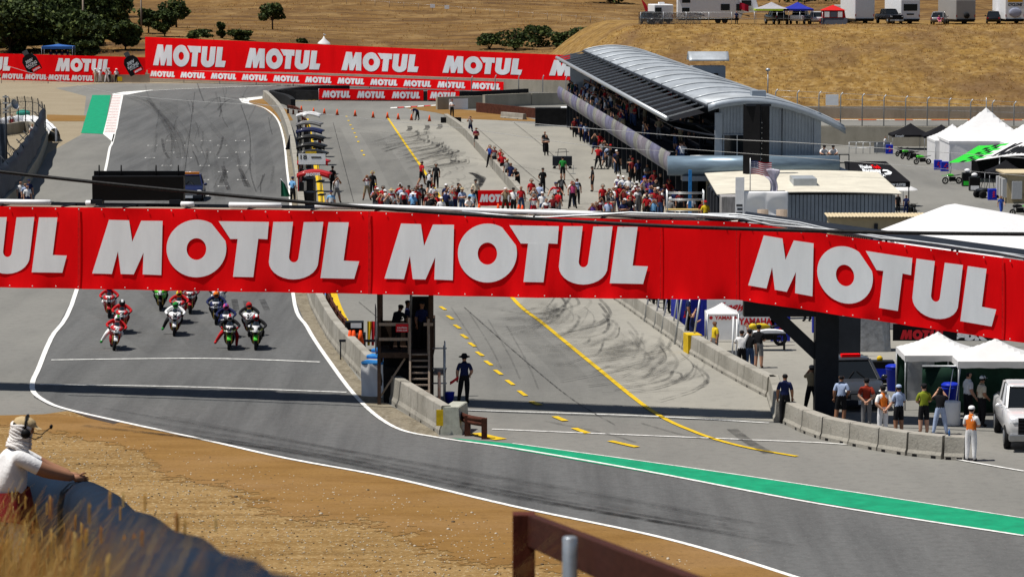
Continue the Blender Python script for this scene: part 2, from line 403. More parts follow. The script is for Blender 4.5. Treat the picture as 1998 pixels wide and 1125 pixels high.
# dirt field in front
dl = [G(*p) for p in lower]
dirt = P([(-300, 812), (60, 812)]) + [p + Vector((0, -.25, 0)) for p in dl] + [W(20, 71), W(-60, 71), W(-60, 110)]
structure('dirt_field', MB().sheet(dirt, .013), M_dirt)
rnd = random.Random(3)
edge = [G(lerp(-250, 105, i / 14), 812 - 4 * (i / 14) ** 6) for i in range(15)] + spline([p + Vector((0, -.3, 0)) for p in dl[1:]], 9)
def faded(m):
    """the same dirt, its sheet broken up by noise where the point attribute 'fade' falls to 0"""
    n = m.node_tree.nodes; L = m.node_tree.links; at = n.new('ShaderNodeAttribute'); at.attribute_name = 'fade'
    tc = n.new('ShaderNodeTexCoord'); no = n.new('ShaderNodeTexNoise'); no.inputs['Scale'].default_value = 1.3; no.inputs['Detail'].default_value = 8; no.inputs['Roughness'].default_value = .7
    L.new(tc.outputs['Object'], no.inputs['Vector']); ma = n.new('ShaderNodeMapRange'); ma.inputs[1].default_value = .25; ma.inputs[2].default_value = .75
    L.new(no.outputs['Fac'], ma.inputs[0]); lt = n.new('ShaderNodeMath'); lt.operation = 'LESS_THAN'; L.new(ma.outputs[0], lt.inputs[0]); L.new(at.outputs['Fac'], lt.inputs[1])
    L.new(lt.outputs[0], n['Principled BSDF'].inputs['Alpha'])
M_ochre2 = M_ochre.copy(); M_ochre2.name = 'ochre_dirt_ragged'; faded(M_ochre2)
vb = MB(); k = len(edge); fd = []
for j in range(5):
    for i, p in enumerate(edge):
        t = i / k; wd = lerp(2.6, 6.6, sstep(.1, .5, t)) * lerp(1, .8, sstep(.7, 1, t)) * (1 + .12 * math.sin(i * .5)) * j / 4 * 1.35
        vb.v.append((p.x - .35 * wd, p.y + .08 - wd, .026)); fd.append((1.2, 1.1, .95, .5, 0)[j])
for j in range(4):
    for i in range(k - 1): vb.f.append((j * k + i, (j + 1) * k + i, (j + 1) * k + i + 1, j * k + i + 1)); vb.m.append(0); vb.sm.append(False)
o = structure('dirt_verge', vb, M_ochre2); o.data.attributes.new('fade', 'FLOAT', 'POINT').data.foreach_set('value', fd)
# small stones on the dirt
st = MB(); rnd = random.Random(5)
for i in range(4200):
    p = G(rnd.uniform(60, 1500), rnd.uniform(850, 1125))
    q = min(edge, key=lambda e: abs(e.x - p.x))
    if p.y > q.y - 2.5 or p.y < 78: continue
    r = rnd.uniform(.02, .06) * (2 if rnd.random() < .03 else 1)
    r *= .55; st.ell((p.x, p.y, .015 + r * .3), r * rnd.uniform(.8, 1.5), r, r * .7, 5, 3, rnd.choice((0, 0, 1)))
st.build('gravel', [mat('stone_pale', (.5, .45, .36), .9), mat('stone_dark', (.12, .09, .06), .9)], kind='stuff')
# dark patch at the track's edge
structure('track_patch', MB().sheet(P([(146, 806), (178, 807), (238, 824), (222, 828), (180, 818)]), .03), mat('oil_patch', (.06, .05, .045), .8))

# ---------------------------------------------------------------- painted lines
Z1 = .034
ln = MB()
ln.strip(P([(240, 181), (222, 268), (214, 290), (205, 335), (150, 565), (100, 660), (75, 720), (64, 745), (66, 766), (92, 785), (130, 799)] + lower[1:]), .2, Z1)
ln.strip(P([(484, 203), (515, 211), (540, 232), (553, 270), (560, 330), (567, 400), (572, 575), (600, 640), (640, 702), (700, 780), (770, 834), (860, 855), (1000, 875), (1250, 918), (1600, 984), (1998, 1046)]), .17, Z1)
ln.strip(P([(240, 181), (300, 177), (420, 171.5), (600, 166.5), (860, 168.5)]), .3, Z1)
ln.strip(P([(100, 703), (400, 700), (624, 707)]), .2, Z1)
ln.strip(P([(78, 751), (350, 755), (676, 766)]), .16, Z1)
ln.strip(P([(880, 800), (1250, 812), (1500, 826)]), .14, Z1)
ln.strip(P([(960, 838), (1250, 850), (1450, 858)]), .14, Z1)
ln.strip(P([(1440, 858), (1700, 872), (1998, 920)]), .14, Z1)
ln.strip(P([(1000, 866), (1250, 900), (1500, 936), (1998, 1012)]), .08, Z1 + .004)
for a, rows in (((275.2, 327, 394.5, 461), 0), ((284.5, 290, 361, 426), 0), ((298, 323, 394.5, 461.5), 0), ((308.6, 285, 357, 428), 0), ((323.8, 317.5, 392, 464), 0), ((336, 276.5, 355, 428), 0), ((351.5, 300, 390.5, 465), 0), ((364, 310, 350, 427), 0), ((383, 330, 390, 470), 0)):
    y = a[0]
    for x in a[1:]:
        ln.strip(P([(x - 2, y), (x + 17, y)]), .09, Z1, sm=False)
        for q in (x - 1, x + 16): ln.strip([G(q, y) + Vector((0, -.35, 0)), G(q, y) + Vector((0, .35, 0))], .09, Z1 + .003, sm=False)
structure('white_line', ln, M_white)
yl = MB()
yl.strip(P([(757, 231), (790, 280), (828, 335), (850, 372), (915, 470), (1000, 582), (1060, 632), (1160, 714), (1270, 801), (1360, 845), (1450, 872), (1555, 891)]), .2, Z1)
yl.strip(P([(598, 232), (608, 280), (621, 345), (628, 400), (640, 520), (650, 575), (665, 615), (690, 655)]), .42, Z1)
yl.strip(P([(925, 846), (950, 852), (978, 858)]), .5, Z1)
yl.strip(P([(576, 198), (640, 195)]), .2, Z1)
ds = [(676, 228), (680, 236), (684, 244.5), (688, 252), (692, 260), (695, 268), (699, 277), (706, 295), (710, 303), (733, 360), (740, 376), (864, 602), (878, 620), (892, 638), (906, 657), (921, 673), (936, 691), (953, 709), (972, 727), (995, 747), (1019, 768)]
for x, y in ds:
    p = G(x, y); d = Vector((-.06 if y < 400 else -.18, 1, 0)).normalized() * (.75 if y > 400 else .8); yl.strip([p - d, p + d], .18, Z1 + .003, sm=False)
for a, b in (((1036, 784), (1053, 791)), ((1082, 813), (1103, 822)), ((1120, 836), (1147, 846)), ((1190, 861), (1243, 873))): yl.strip(P([a, b]), .26, Z1 + .003, sm=False)
structure('yellow_line', yl, M_yel)
gr = MB()
gr.sheet(P([(180, 186), (216, 186), (203, 262), (158, 260)]), .026)
gr.sheet(P([(880, 855), (1000, 866), (1250, 900), (1500, 936), (1998, 1012), (2200, 1046), (2200, 1083), (1998, 1046), (1600, 981), (1250, 920), (1000, 877)]), .026)
structure('green_runoff', gr, M_green)
kb = MB()
kp = P([(220, 185), (240, 185), (229, 250), (224, 263), (201, 262), (208, 235)])
kb.sheet(kp, .03, 0)
kb.sheet(P([(218, 184), (240, 180), (300, 176), (240, 187), (236, 190)]), .04, 0)
kb.sheet(P([(201, 262), (224, 262), (220, 278)]), .034, 0)
for i in range(24):
    y = 188 + i * 3.05; t = (y - 185) / 78
    kb.sheet(P([(lerp(219.5, 203, t), y), (lerp(237, 224, t), y), (lerp(237, 224, t), y + .45), (lerp(219.5, 203, t), y + .45)]), .05, 1)
kb.sheet(P([(466, 193), (512, 189), (512, 193), (486, 197), (486, 201), (500, 206), (472, 201)]), .04, 0)
for i in range(7): kb.sheet(P([(762 + i * 13, 210.5 - i * .75), (775 + i * 13, 209.7 - i * .75), (778 + i * 13, 211.5 - i * .9), (762 + i * 13, 212.5 - i * .75)]), .045, i % 2)
structure('kerb', kb, [M_white, M_red_paint])
# ---------------------------------------------------------------- tyre marks, cracks, joints
sk = MB(); rnd = random.Random(9)
def mark(pts, wd, mi, jz=0): sk.strip(P(pts), wd, .042 + jz, mi)
for i in range(95):                       # burn-outs across the near pit lane
    t = rnd.random(); x = lerp(1080, 1385, t) + rnd.uniform(-40, 30); y = lerp(610, 762, t) + rnd.uniform(-32, 22)
    L_ = rnd.uniform(50, 150)
    a = [(x - L_, y + rnd.uniform(5, 26)), (x - L_ * .5, y + rnd.uniform(6, 14)), (x - 8, y + rnd.uniform(-4, 5)), (x + rnd.uniform(0, 14), y - rnd.uniform(8, 26)), (x - rnd.uniform(4, 22), y - rnd.uniform(26, 48))]
    mark(a[:rnd.choice((3, 4, 5))], rnd.uniform(.05, .19), rnd.choice((0, 0, 0, 1)), i * .0006)
for i in range(60):                       # far pit lane
    t = rnd.random(); x = lerp(815, 905, t) + rnd.uniform(-20, 10); y = lerp(262, 318, t) + rnd.uniform(-6, 8)
    L_ = rnd.uniform(25, 95)
    mark([(x - L_, y + L_ * .16 + rnd.uniform(-3, 3)), (x - L_ * .45, y + L_ * .05 + rnd.uniform(-2, 2)), (x, y - rnd.uniform(0, 3)), (x + 3, y - rnd.uniform(3, 9))], rnd.uniform(.07, .24), rnd.choice((0, 1, 1, 2)), i * .0006)
for i in range(16):
    x, y = rnd.uniform(860, 940), rnd.uniform(330, 385)
    mark([(x - rnd.uniform(20, 130), y + rnd.uniform(4, 16)), (x - 20, y + 3), (x, y - 4), (x - 3, y - 10)], rnd.uniform(.1, .25), rnd.choice((0, 0, 1)), i * .0006)
for i in range(7): mark([(925 + i * 2, 372 - i * 3), (938 + i, 360 - i * 2), (930 - i, 345 - i), (918, 338)], .35, 1, i * .0006)
for i in range(30):                       # broad soft smears of rubber
    t = rnd.random(); x = lerp(1040, 1340, t); y = lerp(610, 745, t) + rnd.uniform(-30, 15)
    mark([(x - rnd.uniform(60, 160), y + rnd.uniform(0, 22)), (x - 30, y + 5), (x + rnd.uniform(-5, 25), y - rnd.uniform(6, 22))], rnd.uniform(.5, 1.3), 3, .03 + i * .0004)
for i in range(26):
    t = rnd.random(); x = lerp(810, 900, t) + rnd.uniform(-20, 20); y = lerp(258, 325, t)
    mark([(x - rnd.uniform(20, 70), y + 8), (x, y), (x + 5, y - 6)], rnd.uniform(.5, 1.2), rnd.choice((3, 3, 0)), .03 + i * .0004)
for i in range(7):                       # dark worn line of the far straight
    o = rnd.uniform(-60, 60)
    mark([(262 + o * .35, 186 + rnd.uniform(0, 6)), (320 + o, 206), (365 + o, 250), (385 + o * 1.5, 310), (390 + o * 2, 380), (380 + o * 3, 560)], rnd.uniform(.3, 1.0), 3, .03 + i * .0004)
for a, b, wd in (((880, 610), (1010, 720), 1.6), ((1010, 640), (1120, 740), 1.2), ((640, 250), (690, 380), 2.2), ((720, 260), (790, 380), 1.8), ((200, 600), (330, 690), 2.0), ((300, 570), (420, 700), 1.5), ((330, 200), (300, 380), 2.0), ((430, 230), (450, 390), 2.2), ((500, 240), (520, 380), 1.4)):
    mark([a, ((a[0] + b[0]) / 2 + 4, (a[1] + b[1]) / 2), b], wd, 3, .05)
for x, y in ((796, 256), (830, 254), (855, 252)): mark([(x, y), (x + 4, y - 4), (x + 3, y - 9)], .45, 2)
for i in range(40):                       # grid and last corner
    x, y = rnd.uniform(300, 540), rnd.uniform(190, 380); a = rnd.uniform(-18, 18)
    mark([(x, y), (x + a * .5 + rnd.uniform(-3, 3), y - 16), (x + a, y - rnd.uniform(24, 40))], rnd.uniform(.08, .22), rnd.choice((0, 0, 0, 1)), i * .0005)
for x0, y0, x1, y1 in ((435, 325, 441, 350), (438, 350, 447, 372), (468, 330, 486, 366), (472, 342, 480, 364), (440, 332, 431, 358), (457, 585, 461, 606), (511, 585, 521, 606), (480, 588, 484, 605)):
    mark([(x0, y0), ((x0 + x1) / 2, (y0 + y1) / 2), (x1, y1)], .3, 1)
mark([(405, 196), (440, 190), (480, 194), (470, 188)], .3, 1); mark([(425, 215), (438, 200), (455, 192)], .25, 1); mark([(398, 212), (415, 197), (428, 190)], .25, 0)
for i in range(3):                       # dark racing line
    o = rnd.uniform(-40, 40)
    mark([(245 + o * .15 + rnd.uniform(0, 60), 190 + rnd.uniform(0, 8)), (330 + o, 215 + rnd.uniform(-12, 12)), (370 + o, 262), (385 + o, 310)], rnd.uniform(.2, .5), 0, i * .0005)
mark([(1250, 826), (1320, 846), (1400, 862)], .1, 1); mark([(1428, 838), (1460, 862), (1500, 885)], .4, 1); mark([(1062, 822), (1180, 846), (1240, 864)], .1, 1)
mark([(470, 205), (487, 260), (488, 330), (500, 376)], .1, 1)
for i in range(28):                       # sweeping lines of the near corner
    y = rnd.uniform(0, 1); o = rnd.uniform(0, 300)
    mark([(150 + o, 790 + 45 * y + o * .12), (500 + o, 850 + 25 * y + o * .16), (900 + o, 915 + 40 * y + o * .19), (1300 + o, 985 + 40 * y + o * .2)], rnd.uniform(.05, .22), 0, i * .0005)
for i in range(0, 14, 4):
    x = 880 + i * 9; mark([(x, 600 + i * 3), (x + 40, 660 + i * 4), (x + 62, 700 + i * 5)], .08, 0, i * .0005)
structure('tyre_marks', sk, M_sk)
jt = MB()
for pts in ([(700, 590), (760, 640)], [(905, 600), (1090, 760), (1200, 830)], [(380, 180), (365, 300), (352, 395)], [(650, 240), (690, 395)], [(500, 880), (1100, 990), (1500, 1050)]): jt.strip(P(pts), .05, .044)
for pts in ([(757, 234), (868, 237)], [(1003, 240), (1075, 300), (1128, 360)], [(930, 250), (1010, 320), (1075, 375)], [(680, 250), (780, 262), (900, 268)], [(1000, 262), (1095, 268)], [(590, 253), (720, 262), (760, 264)], [(600, 330), (830, 336)], [(900, 305), (1120, 345)], [(1000, 375), (1200, 405)]):
    jt.strip(P(pts), .07, .043)
structure('slab_joints', jt, M_sk[2])
# ================================================================ barriers, walls, banners, bridge
M_wallc = ground_mat('barrier_concrete', [(0, 0, 0, 0, (.30, .285, .25), 0), ((1.2, 1.2, .35), 5, .4, .68, (.20, .19, .165), .75), ((.4, .4, .9), 5, .5, .72, (.38, .365, .33), .7), ((5, 5, 1.5), 4, .56, .74, (.10, .095, .085), .55)], .9, .25, 12)
M_wallp = ground_mat('pale_concrete', [(0, 0, 0, 0, (.36, .33, .27), 0), ((.6, .6, .3), 5, .4, .7, (.26, .24, .19), .8), ((2, 2, .5), 5, .55, .75, (.18, .165, .14), .5)], .9, .2, 8)
M_blk = mat('black_plastic', (.007, .007, .008), .45, var=.2, scale=3)
M_rub = mat('black_rubber', (.018, .018, .019), .85, var=.3, scale=2, bump=.5, bscale=6)
M_steel = mat('galvanised_steel', (.42, .44, .46), .45, .6, var=.15, scale=6)
M_dsteel = mat('dark_painted_steel', (.022, .026, .034), .5, .2, var=.2, scale=1.5)
M_rust = mat('rusty_guardrail', (.075, .026, .017), .8, .1, var=.4, scale=3, bump=.2)
M_wood = mat('weathered_wood', (.30, .24, .19), .85, var=.3, scale=5, stretch=(8, 8, .8), bump=.3)
M_dwood = mat('dark_stained_wood', (.055, .035, .026), .8, var=.35, scale=4, bump=.2)
M_wht = mat('white_vinyl', (.80, .81, .83), .55, var=.05, scale=2, bump=.25, bscale=2.)
M_wcloth = mat('white_canvas', (.80, .80, .81), .8, var=.05, scale=1.5, trans=.25, bump=.2, bscale=2)
M_blue = mat('blue_tarp', (.03, .20, .52), .5, var=.2, scale=4, bump=.4, bscale=5)
def banner_mat(name, c, tr, bump=.4):
    m = mat(name, c, .75, var=.13, scale=.35, bump=bump, bscale=1.0, trans=tr, spec=.04, stretch=(1.6, 1.6, .35)); return m
M_red = banner_mat('red_vinyl_banner', (.92, .004, .007), .06)
M_let = banner_mat('silver_white_vinyl', (.82, .85, .89), .03, .12)

# -- concrete barrier blocks (each block is a thing)
def krail(p, q, h, w, label, group, m=None, cap=None):
    p, q = Vector(p), Vector(q); L_ = (q - p).length - .03; rz = math.atan2(q.y - p.y, q.x - p.x)
    t = thing('concrete_barrier', label, 'barrier', (p + q) / 2, rz, group)
    prof = [(-w / 2, 0), (-w / 2, h * .16), (-w * .40, h * .3), (-w * .34, h - .03), (-w * .3, h), (w * .3, h), (w * .34, h - .03), (w * .40, h * .3), (w / 2, h * .16), (w / 2, 0)]
    b = MB(); b.loft([[(x, y, z) for y, z in prof] for x in (-L_ / 2, L_ / 2)], 0, smooth=False)
    b.build('block', m or M_wallc, t)
    for x in (-L_ * .28, L_ * .28): MB().box(x - .09, x + .09, -w / 2 - .003, w / 2 + .003, .0, .1).build('drain_slot', M_blk, t)
    return t
def chain(pxs, h, w, lab, group, m=None, shift=(0, .22)):
    pts = [G(*p) + Vector((shift[0], shift[1], 0)) for p in pxs]
    for i in range(len(pts) - 1): krail(pts[i], pts[i + 1], h, w, lab(i), group, m)
chain([(1886, 898), (1846, 896), (1779, 889), (1724, 880), (1668, 869), (1615, 858), (1577, 844), (1540, 826)], .78, .56,
      lambda i: f'{ORD[i]} grey concrete block from the near right end of the pit wall', 'near pit wall blocks')
chain([(1526, 826), (1510, 772)], .78, .56, lambda i: 'short concrete block standing end-on beside the steward at the bridge leg', 'pit wall blocks under the bridge')
pw = [(1508, 776), (1462, 752), (1412, 724), (1376, 702), (1345, 684), (1318, 662), (1292, 644), (1268, 627), (1246, 611), (1226, 597), (1206, 583), (1186, 569)]
chain(pw, .78, .56, lambda i: f'{ORD[i]} pit wall block going away from the bridge leg', 'pit wall blocks under the bridge')
ye = G(1352, 689) + Vector((0, .22, 0)); yd = (G(1345, 684) - G(1376, 702)).normalized()
tag(MB().bar(ye - yd * .5 + Vector((0, 0, .4)), ye + yd * .5 + Vector((0, 0, .4)), .6, .8).build('painted_marker', M_yel), 'yellow painted end panel wrapped over the pit wall beside the blue tent', 'marker')
lw = [(858, 849), (812, 820), (762, 788), (722, 757), (690, 722), (660, 690), (640, 664), (622, 632), (606, 600), (596, 565)]
chain(lw, 1.02, .5, lambda i: f'{ORD[i]} tall grey block from the near tip of the track side wall', 'wall blocks between track and pit lane', shift=(.22, .2))
# end block of pale concrete with a warning plate
e = krail(G(868, 850) + Vector((.2, .2, 0)), G(886, 838) + Vector((.2, .2, 0)), .98, .8, 'pale worn concrete end block at the tip of the track wall', 'wall blocks between track and pit lane', mat('pale_end_concrete', (.36, .37, .32), .9, var=.25, scale=4))
tag(MB().box(-.12, .12, -.02, .02, -.28, .28, M=Matrix.Translation(G(857, 848) + Vector((.02, -.12, .62)))).build('marker_plate', M_yel), 'small yellow marker plate on the tip of the track wall', 'marker')
wl = MB().wall(P([(598, 572), (592, 500), (588, 420), (578, 340), (565, 270), (548, 228), (528, 204), (517, 194)]), 1.02, .42, sm=True)
wl.build('concrete_wall', M_wallc, label='long grey concrete wall running from the bridge back to the last corner', cat='wall', bevel=.03)
# guard rail with wooden posts along the pit side of that wall
def guardrail(name, pts, label, post_n, h=.75):
    t = thing(name, label, 'guard rail', pts[0]); o = pts[0]
    sp = spline([p - o for p in pts], 5)
    prof = [(0, h - .32), (.05, h - .27), (.05, h - .2), (0, h - .16), (.05, h - .12), (.05, h - .05), (0, h), (-.02, h), (-.02, h - .32)]
    rings = []
    for i, p in enumerate(sp):
        d = (sp[min(i + 1, len(sp) - 1)] - sp[max(i - 1, 0)]).normalized(); n_ = Vector((d.y, -d.x, 0))
        rings.append([p + n_ * a + Vector((0, 0, b)) for a, b in prof])
    MB().loft(rings, 0).build('rail', M_rust, t)
    for i in range(post_n):
        p = sp[int(i * (len(sp) - 1) / max(1, post_n - 1))]
        MB().box(p.x - .1, p.x + .1, p.y - .1, p.y + .1, 0, h - .02).build('post', M_rust, t)
    return t
guardrail('guard_rail', [G(x, y) for x, y in ((888, 838), (912, 850), (945, 856))], 'short rusty steel guard rail behind the tip of the track wall', 3)
guardrail('guard_rail', [G(x, y) for x, y in ((628, 560), (640, 600), (655, 630), (672, 655), (692, 678), (700, 690))], 'rusty guard rail with square posts along the near pit lane edge', 11, .8)
guardrail('guard_rail', [G(x, y) for x, y in ((562, 222), (580, 226), (592, 238), (597, 250))], 'curved brown guard rail at the far start of the pit lane wall', 6, .9)
MB().strip(P([(634, 572), (650, 606), (668, 640), (697, 678)]), .12, .1).build('edge_strip', M_blue, label='light blue strip laid along the near guard rail posts', cat='edge strip')
# far pit wall between pit lane and apron
MB().wall(P([(870, 237), (905, 262), (940, 300), (985, 352), (1030, 405), (1110, 480), (1190, 572)]), .75, .4, sm=True).build('concrete_wall', M_wallc, label='low concrete pit wall between the pit lane and the garage apron', cat='wall')
# walls at the pit entry
t = MB(); t.box(-1.0, 1.0, -.2, .2, 0, .55)
o = t.build('barrier_end_pad', M_blk, label='black padded end of the far pit wall under the man in white', cat='pad'); o.location = G(880, 240)
def wallseg(name, a, b, h, th, m, label, cat='wall', z=0):
    return MB().wall([Vector(a), Vector(b)], h, th).build(name, m, label=label, cat=cat)
wallseg('concrete_wall', G(852, 214), G(940, 212), 1.35, .4, M_wallp, 'grey concrete wall with a white panel behind the man standing on the pit wall')
wallseg('white_panel', G(876.5, 214.2) + Vector((0, -.25, 0)), G(913, 213.4) + Vector((0, -.25, 0)), 1.15, .05, M_wht, 'blank white panel hung on the concrete wall at the pit entry', 'panel')
for i, (a, b) in enumerate((((944, 210), (1034, 206)), ((1036, 206), (1120, 204)))): wallseg('concrete_wall', G(*a), G(*b), 1.35, .4, M_wallp, ('left' if i == 0 else 'right') + ' half of the pale concrete wall behind the rusty rail', 'wall')
wallseg('rusty_barrier', G(931, 219), G(1048, 231), 1.0, .25, M_rust, 'brown rusty steel barrier in front of the pale wall by the black container')
krail(G(980, 230), G(1024, 234), .6, .5, 'lone concrete block in front of the brown rusty barrier', 'loose barrier blocks')
t = thing('safety_screen', 'black cloth covered enclosure beside the far end of the garages', 'enclosure', G(1082, 246))
MB().box(-1.85, 1.85, -.9, .9, .1, 1.75).build('cover', mat('black_cloth', (.01, .01, .011), .8, var=.3, scale=2, bump=.5, bscale=3), t)
MB().box(-1.9, 1.9, -1.0, -.93, 0, .12).build('rail', M_steel, t); MB().box(.6, 1.7, -.9, .9, 1.753, 1.82).build('sheet', M_wht, t)

# -- far banners at the last corner
def logo_banner(label, tl, bl, tr, br, n, hfrac, vpos, wu, gap=None, th=.08, name='banner_wall'):
    """flat banner between two uprights given by world corners; n logos spread along it"""
    tl, bl, tr, br = map(Vector, (tl, bl, tr, br))
    mid = (bl + br) / 2; t = thing(name, label, 'banner', (bl + br) / 2)
    fn = lambda u, v: (bl * (1 - u) + br * u) * (1 - v) + (tl * (1 - u) + tr * u) * v - mid
    nrm = (br - bl).cross(tl - bl).normalized()
    b = MB(); b.grid(lambda u, v: fn(u, v), 24, 1, smooth=False); b.grid(lambda u, v: fn(1 - u, v) - nrm * th, 24, 1, smooth=False)
    b.build('banner', M_red, t)
    Wd = (br - bl).length; hu = hfrac
    L_ = MB()
    for i in range(n):
        u0 = (i + .5) / n - wu / 2 if gap is None else gap[i]
        g = lambda a, b_, u0=u0: fn(u0 + a / LOGO_W * wu, vpos + b_ * hu) + nrm * .03
        logo(L_, g)
    L_.build('lettering', M_let, t)
    p = MB()
    for i in range(int(Wd / 6) + 1):
        u = min(1, i * 6 / Wd); q = fn(u, 0) - nrm * (th + .1); z0 = -mid.z + min(0, mid.z) - .2
        p.tube([Vector((q.x, q.y, -mid.z - .1)), fn(u, 1) - nrm * (th + .1)], .06, 6)
    p.build('frame', M_steel, t)
    return t
logo_banner('huge red banner with five large white words above the last corner', D(283, 72, 432), D(283, 141, 432), D(1178, 111, 402), D(1178, 160, 402), 5, .6, .2, .168, gap=[(x - 283) / 895 * 1.0 for x in (300, 490, 682, 878, 1078)])
logo_banner('long low red banner with eleven white words under the huge banner', D(288, 135, 427), D(288, 152, 427), D(982, 160, 394), D(982, 179, 394), 11, .64, .18, .075)
logo_banner('low red banner with three white words on the black tyre wall', D(622, 173, 372), D(622, 194, 372), D(826, 176, 371), D(826, 196, 371), 3, .64, .18, .27)
logo_banner('short red banner with one white word at the end of the tyre wall', D(834, 176, 371), D(834, 195, 371), D(896, 177, 370), D(896, 197, 370), 1, .66, .17, .84)
logo_banner('red banner with large white words behind the gravel trap under the oaks', D(-60, 103, 429), D(-60, 144, 429), D(283, 112, 424), D(283, 146, 424), 2, .68, .16, .31, gap=[(x + 60) / 343 for x in (-85, 109)])
logo_banner('low red banner with four white words at the far edge of the gravel trap', D(2, 141, 422), D(2, 156, 422), D(183, 145, 421), D(183, 161, 421), 4, .66, .18, .235)
MB().wall([D(288, 158, 428.5), D(620, 165, 412), D(1000, 178, 394), D(1140, 182, 390)], 1.4, .4, sm=True).build('concrete_wall', M_wallp, label='pale concrete wall under the long low banner at the last corner', cat='wall')
wallseg('concrete_wall', G(186, 160.5), G(292, 160.5), 1.1, .4, M_wallp, 'pale concrete wall the corner marshals stand at')
for x in range(300, 1120, 137):
    pass
MB().wall([D(288, 152, 431) + Vector((0, 0, 0)), D(620, 160, 416), D(1000, 172, 399), D(1178, 174, 399)], 1.05, .3, sm=True).build('tyre_wall', M_rub, label='black conveyor belt wall between the huge and the low red banners', cat='tyre wall')
MB().wall(P([(533, 188), (600, 180), (680, 178)]), .7, .9, sm=True).build('tyre_wall', M_rub, label='black tyre wall on the far side of the track exit', cat='tyre wall')
MB().wall(P([(572, 214), (560, 205), (530, 196), (570, 195), (626, 196), (740, 197), (832, 197.5), (900, 198), (960, 196), (1028, 192)]), 1.1, .5, sm=True).build('tyre_wall', M_rub, label='long black tyre wall with the short red banners at the pit entry', cat='tyre wall')
# black oil bottle displays
def bottle(px, py, label):
    t = thing('bottle_display', label, 'display', D(px, py, 423), 0)
    R_ = Matrix.Rotation(-.5, 4, 'Y')
    b = MB(); prof = [(-.9, 0), (.9, 0), (.95, .3), (.95, 1.7), (.6, 2.3), (.0, 2.45), (-.6, 2.3), (-.95, 1.8), (-.95, .3)]
    rings = [[R_ @ Vector((x, y, z)) for x, z in prof] for y in (-.2, .2)]
    b.loft(rings, 0, smooth=False); b.build('body', M_blk, t)
    MB().box(-.32, .32, -.18, .18, 2.4, 3.0, M=R_).build('cap', mat('grey_cap', (.08, .085, .09), .5), t)
    l = MB()
    f = lambda x, z, wd, h: (lambda a, c: R_ @ Vector((x + a * wd, -.225, z + c * h)))
    text(l, '300V', f(-.6, 1.35, 1.1, .42), 0, .25); text(l, 'RACING', f(-.7, .9, 1.45, .36), 0); text(l, 'MOTOR OIL', f(-.6, .68, 1.2, .16), 0)
    l.build('lettering', M_let, t)
    l = MB(); l.add([R_ @ Vector((x, -.222, z)) for x, z in ((-.3, .05), (.85, .05), (.85, .5), (-.3, .5))], [(0, 1, 2, 3)])
    l.build('label_patch', M_red, t)
    l = MB(); logo(l, lambda a, c: R_ @ Vector((-.22 + a / LOGO_W * 1.0, -.23, .14 + c * .24))); l.build('lettering', M_let, t)
bottle(70, 140, 'tilted black oil bottle display left of the large white word')
bottle(268, 143, 'tilted black oil bottle display beside the huge banner')

# ================================================================ the bridge
BA = D(0, 565, 125.5); BB = D(1440, 581, 117.9); BC = D(2100, 684, 114.7)
bx = lambda u: None
dirb = (BB - BA); dirb.z = 0; dirb.normalize(); nb_ = Vector((dirb.y, -dirb.x, 0))      # towards the camera
tops = [D(-400, 396, BA.y + 2.2), D(0, 402, 125.5), D(730, 412, 121.7), D(1040, 423, 119.9), D(1440, 432, 117.9), D(1998, 508, 115.2), D(2150, 530, 114.5)]
bots = [D(-400, 556, BA.y + 2.2), D(0, 560, 125.5), D(730, 573, 121.7), D(1040, 580, 119.9), D(1440, 584, 117.9), D(1998, 668, 115.2), D(2150, 690, 114.5)]
def bfn(i):
    a, b, c, d = bots[i], bots[i + 1], tops[i], tops[i + 1]
    return lambda u, v: (a * (1 - u) + b * u) * (1 - v) + (c * (1 - u) + d * u) * v
t = thing('footbridge', 'covered footbridge spanning the track, hung with a red banner of white words', 'bridge', (BA + BB) / 2 - Vector((0, 0, (BA.z + BB.z) / 2)))
T0 = t.location.copy()
ban = MB(); ripple = lambda x, v: .045 * math.sin(x * 2.3) * (1 - v) ** 9 + .03 * math.sin(x * 1.7 + 1) * v ** 14 + .02 * math.sin(x * 7.3) * (1 - v) ** 8
for i in range(len(tops) - 1):
    f = bfn(i)
    def g(u, v, f=f):
        p = f(u, v); return p + nb_ * (.08 + ripple(p.x, v)) - T0
    ban.grid(g, 60, 16)
ban.build('banner', M_red, t)
def word(xa, ya_t, ya_b, xb_, yb_t, yb_b):
    """one word between two photo columns: top/bottom rows of the letters at both ends, laid on the banner's own planes"""
    def fn(a, b_):
        u = a / LOGO_W; px = lerp(xa, xb_, u); d = ray(px, lerp(lerp(ya_b, yb_b, u), lerp(ya_t, yb_t, u), b_)); x = d.x / d.y
        i = next((k for k in range(len(tops) - 1) if x <= tops[k + 1].x / tops[k + 1].y), len(tops) - 2)
        e = tops[i + 1] - tops[i]; n_ = Vector((e.y, -e.x, 0)).normalized(); tt = tops[i].dot(n_) - 0
        tt = tt / d.dot(n_) if abs(d.dot(n_)) > 1e-9 else 0
        p = Vector((d.x * tt, d.y * tt, HC + d.z * tt)); q = (p - tops[i]).dot(e.normalized()) / e.length
        zt, zb = tops[i].lerp(tops[i + 1], q).z, bots[i].lerp(bots[i + 1], q).z; return p + nb_ * .112 - T0
    let = MB(); logo(let, fn); let.build('lettering', M_let, t)
word(-340, 420, 526, 133, 422.5, 531)
word(182, 428, 533, 703, 432, 543)
word(752, 435, 543, 1266, 441, 553)
word(1461, 454, 556, 1945, 525, 637)
M_seam = mat('banner_seam', (.66, .006, .008), .8, var=.3, scale=8); M_eye = mat('grommet', (.6, .6, .6), .4, .6, var=0)
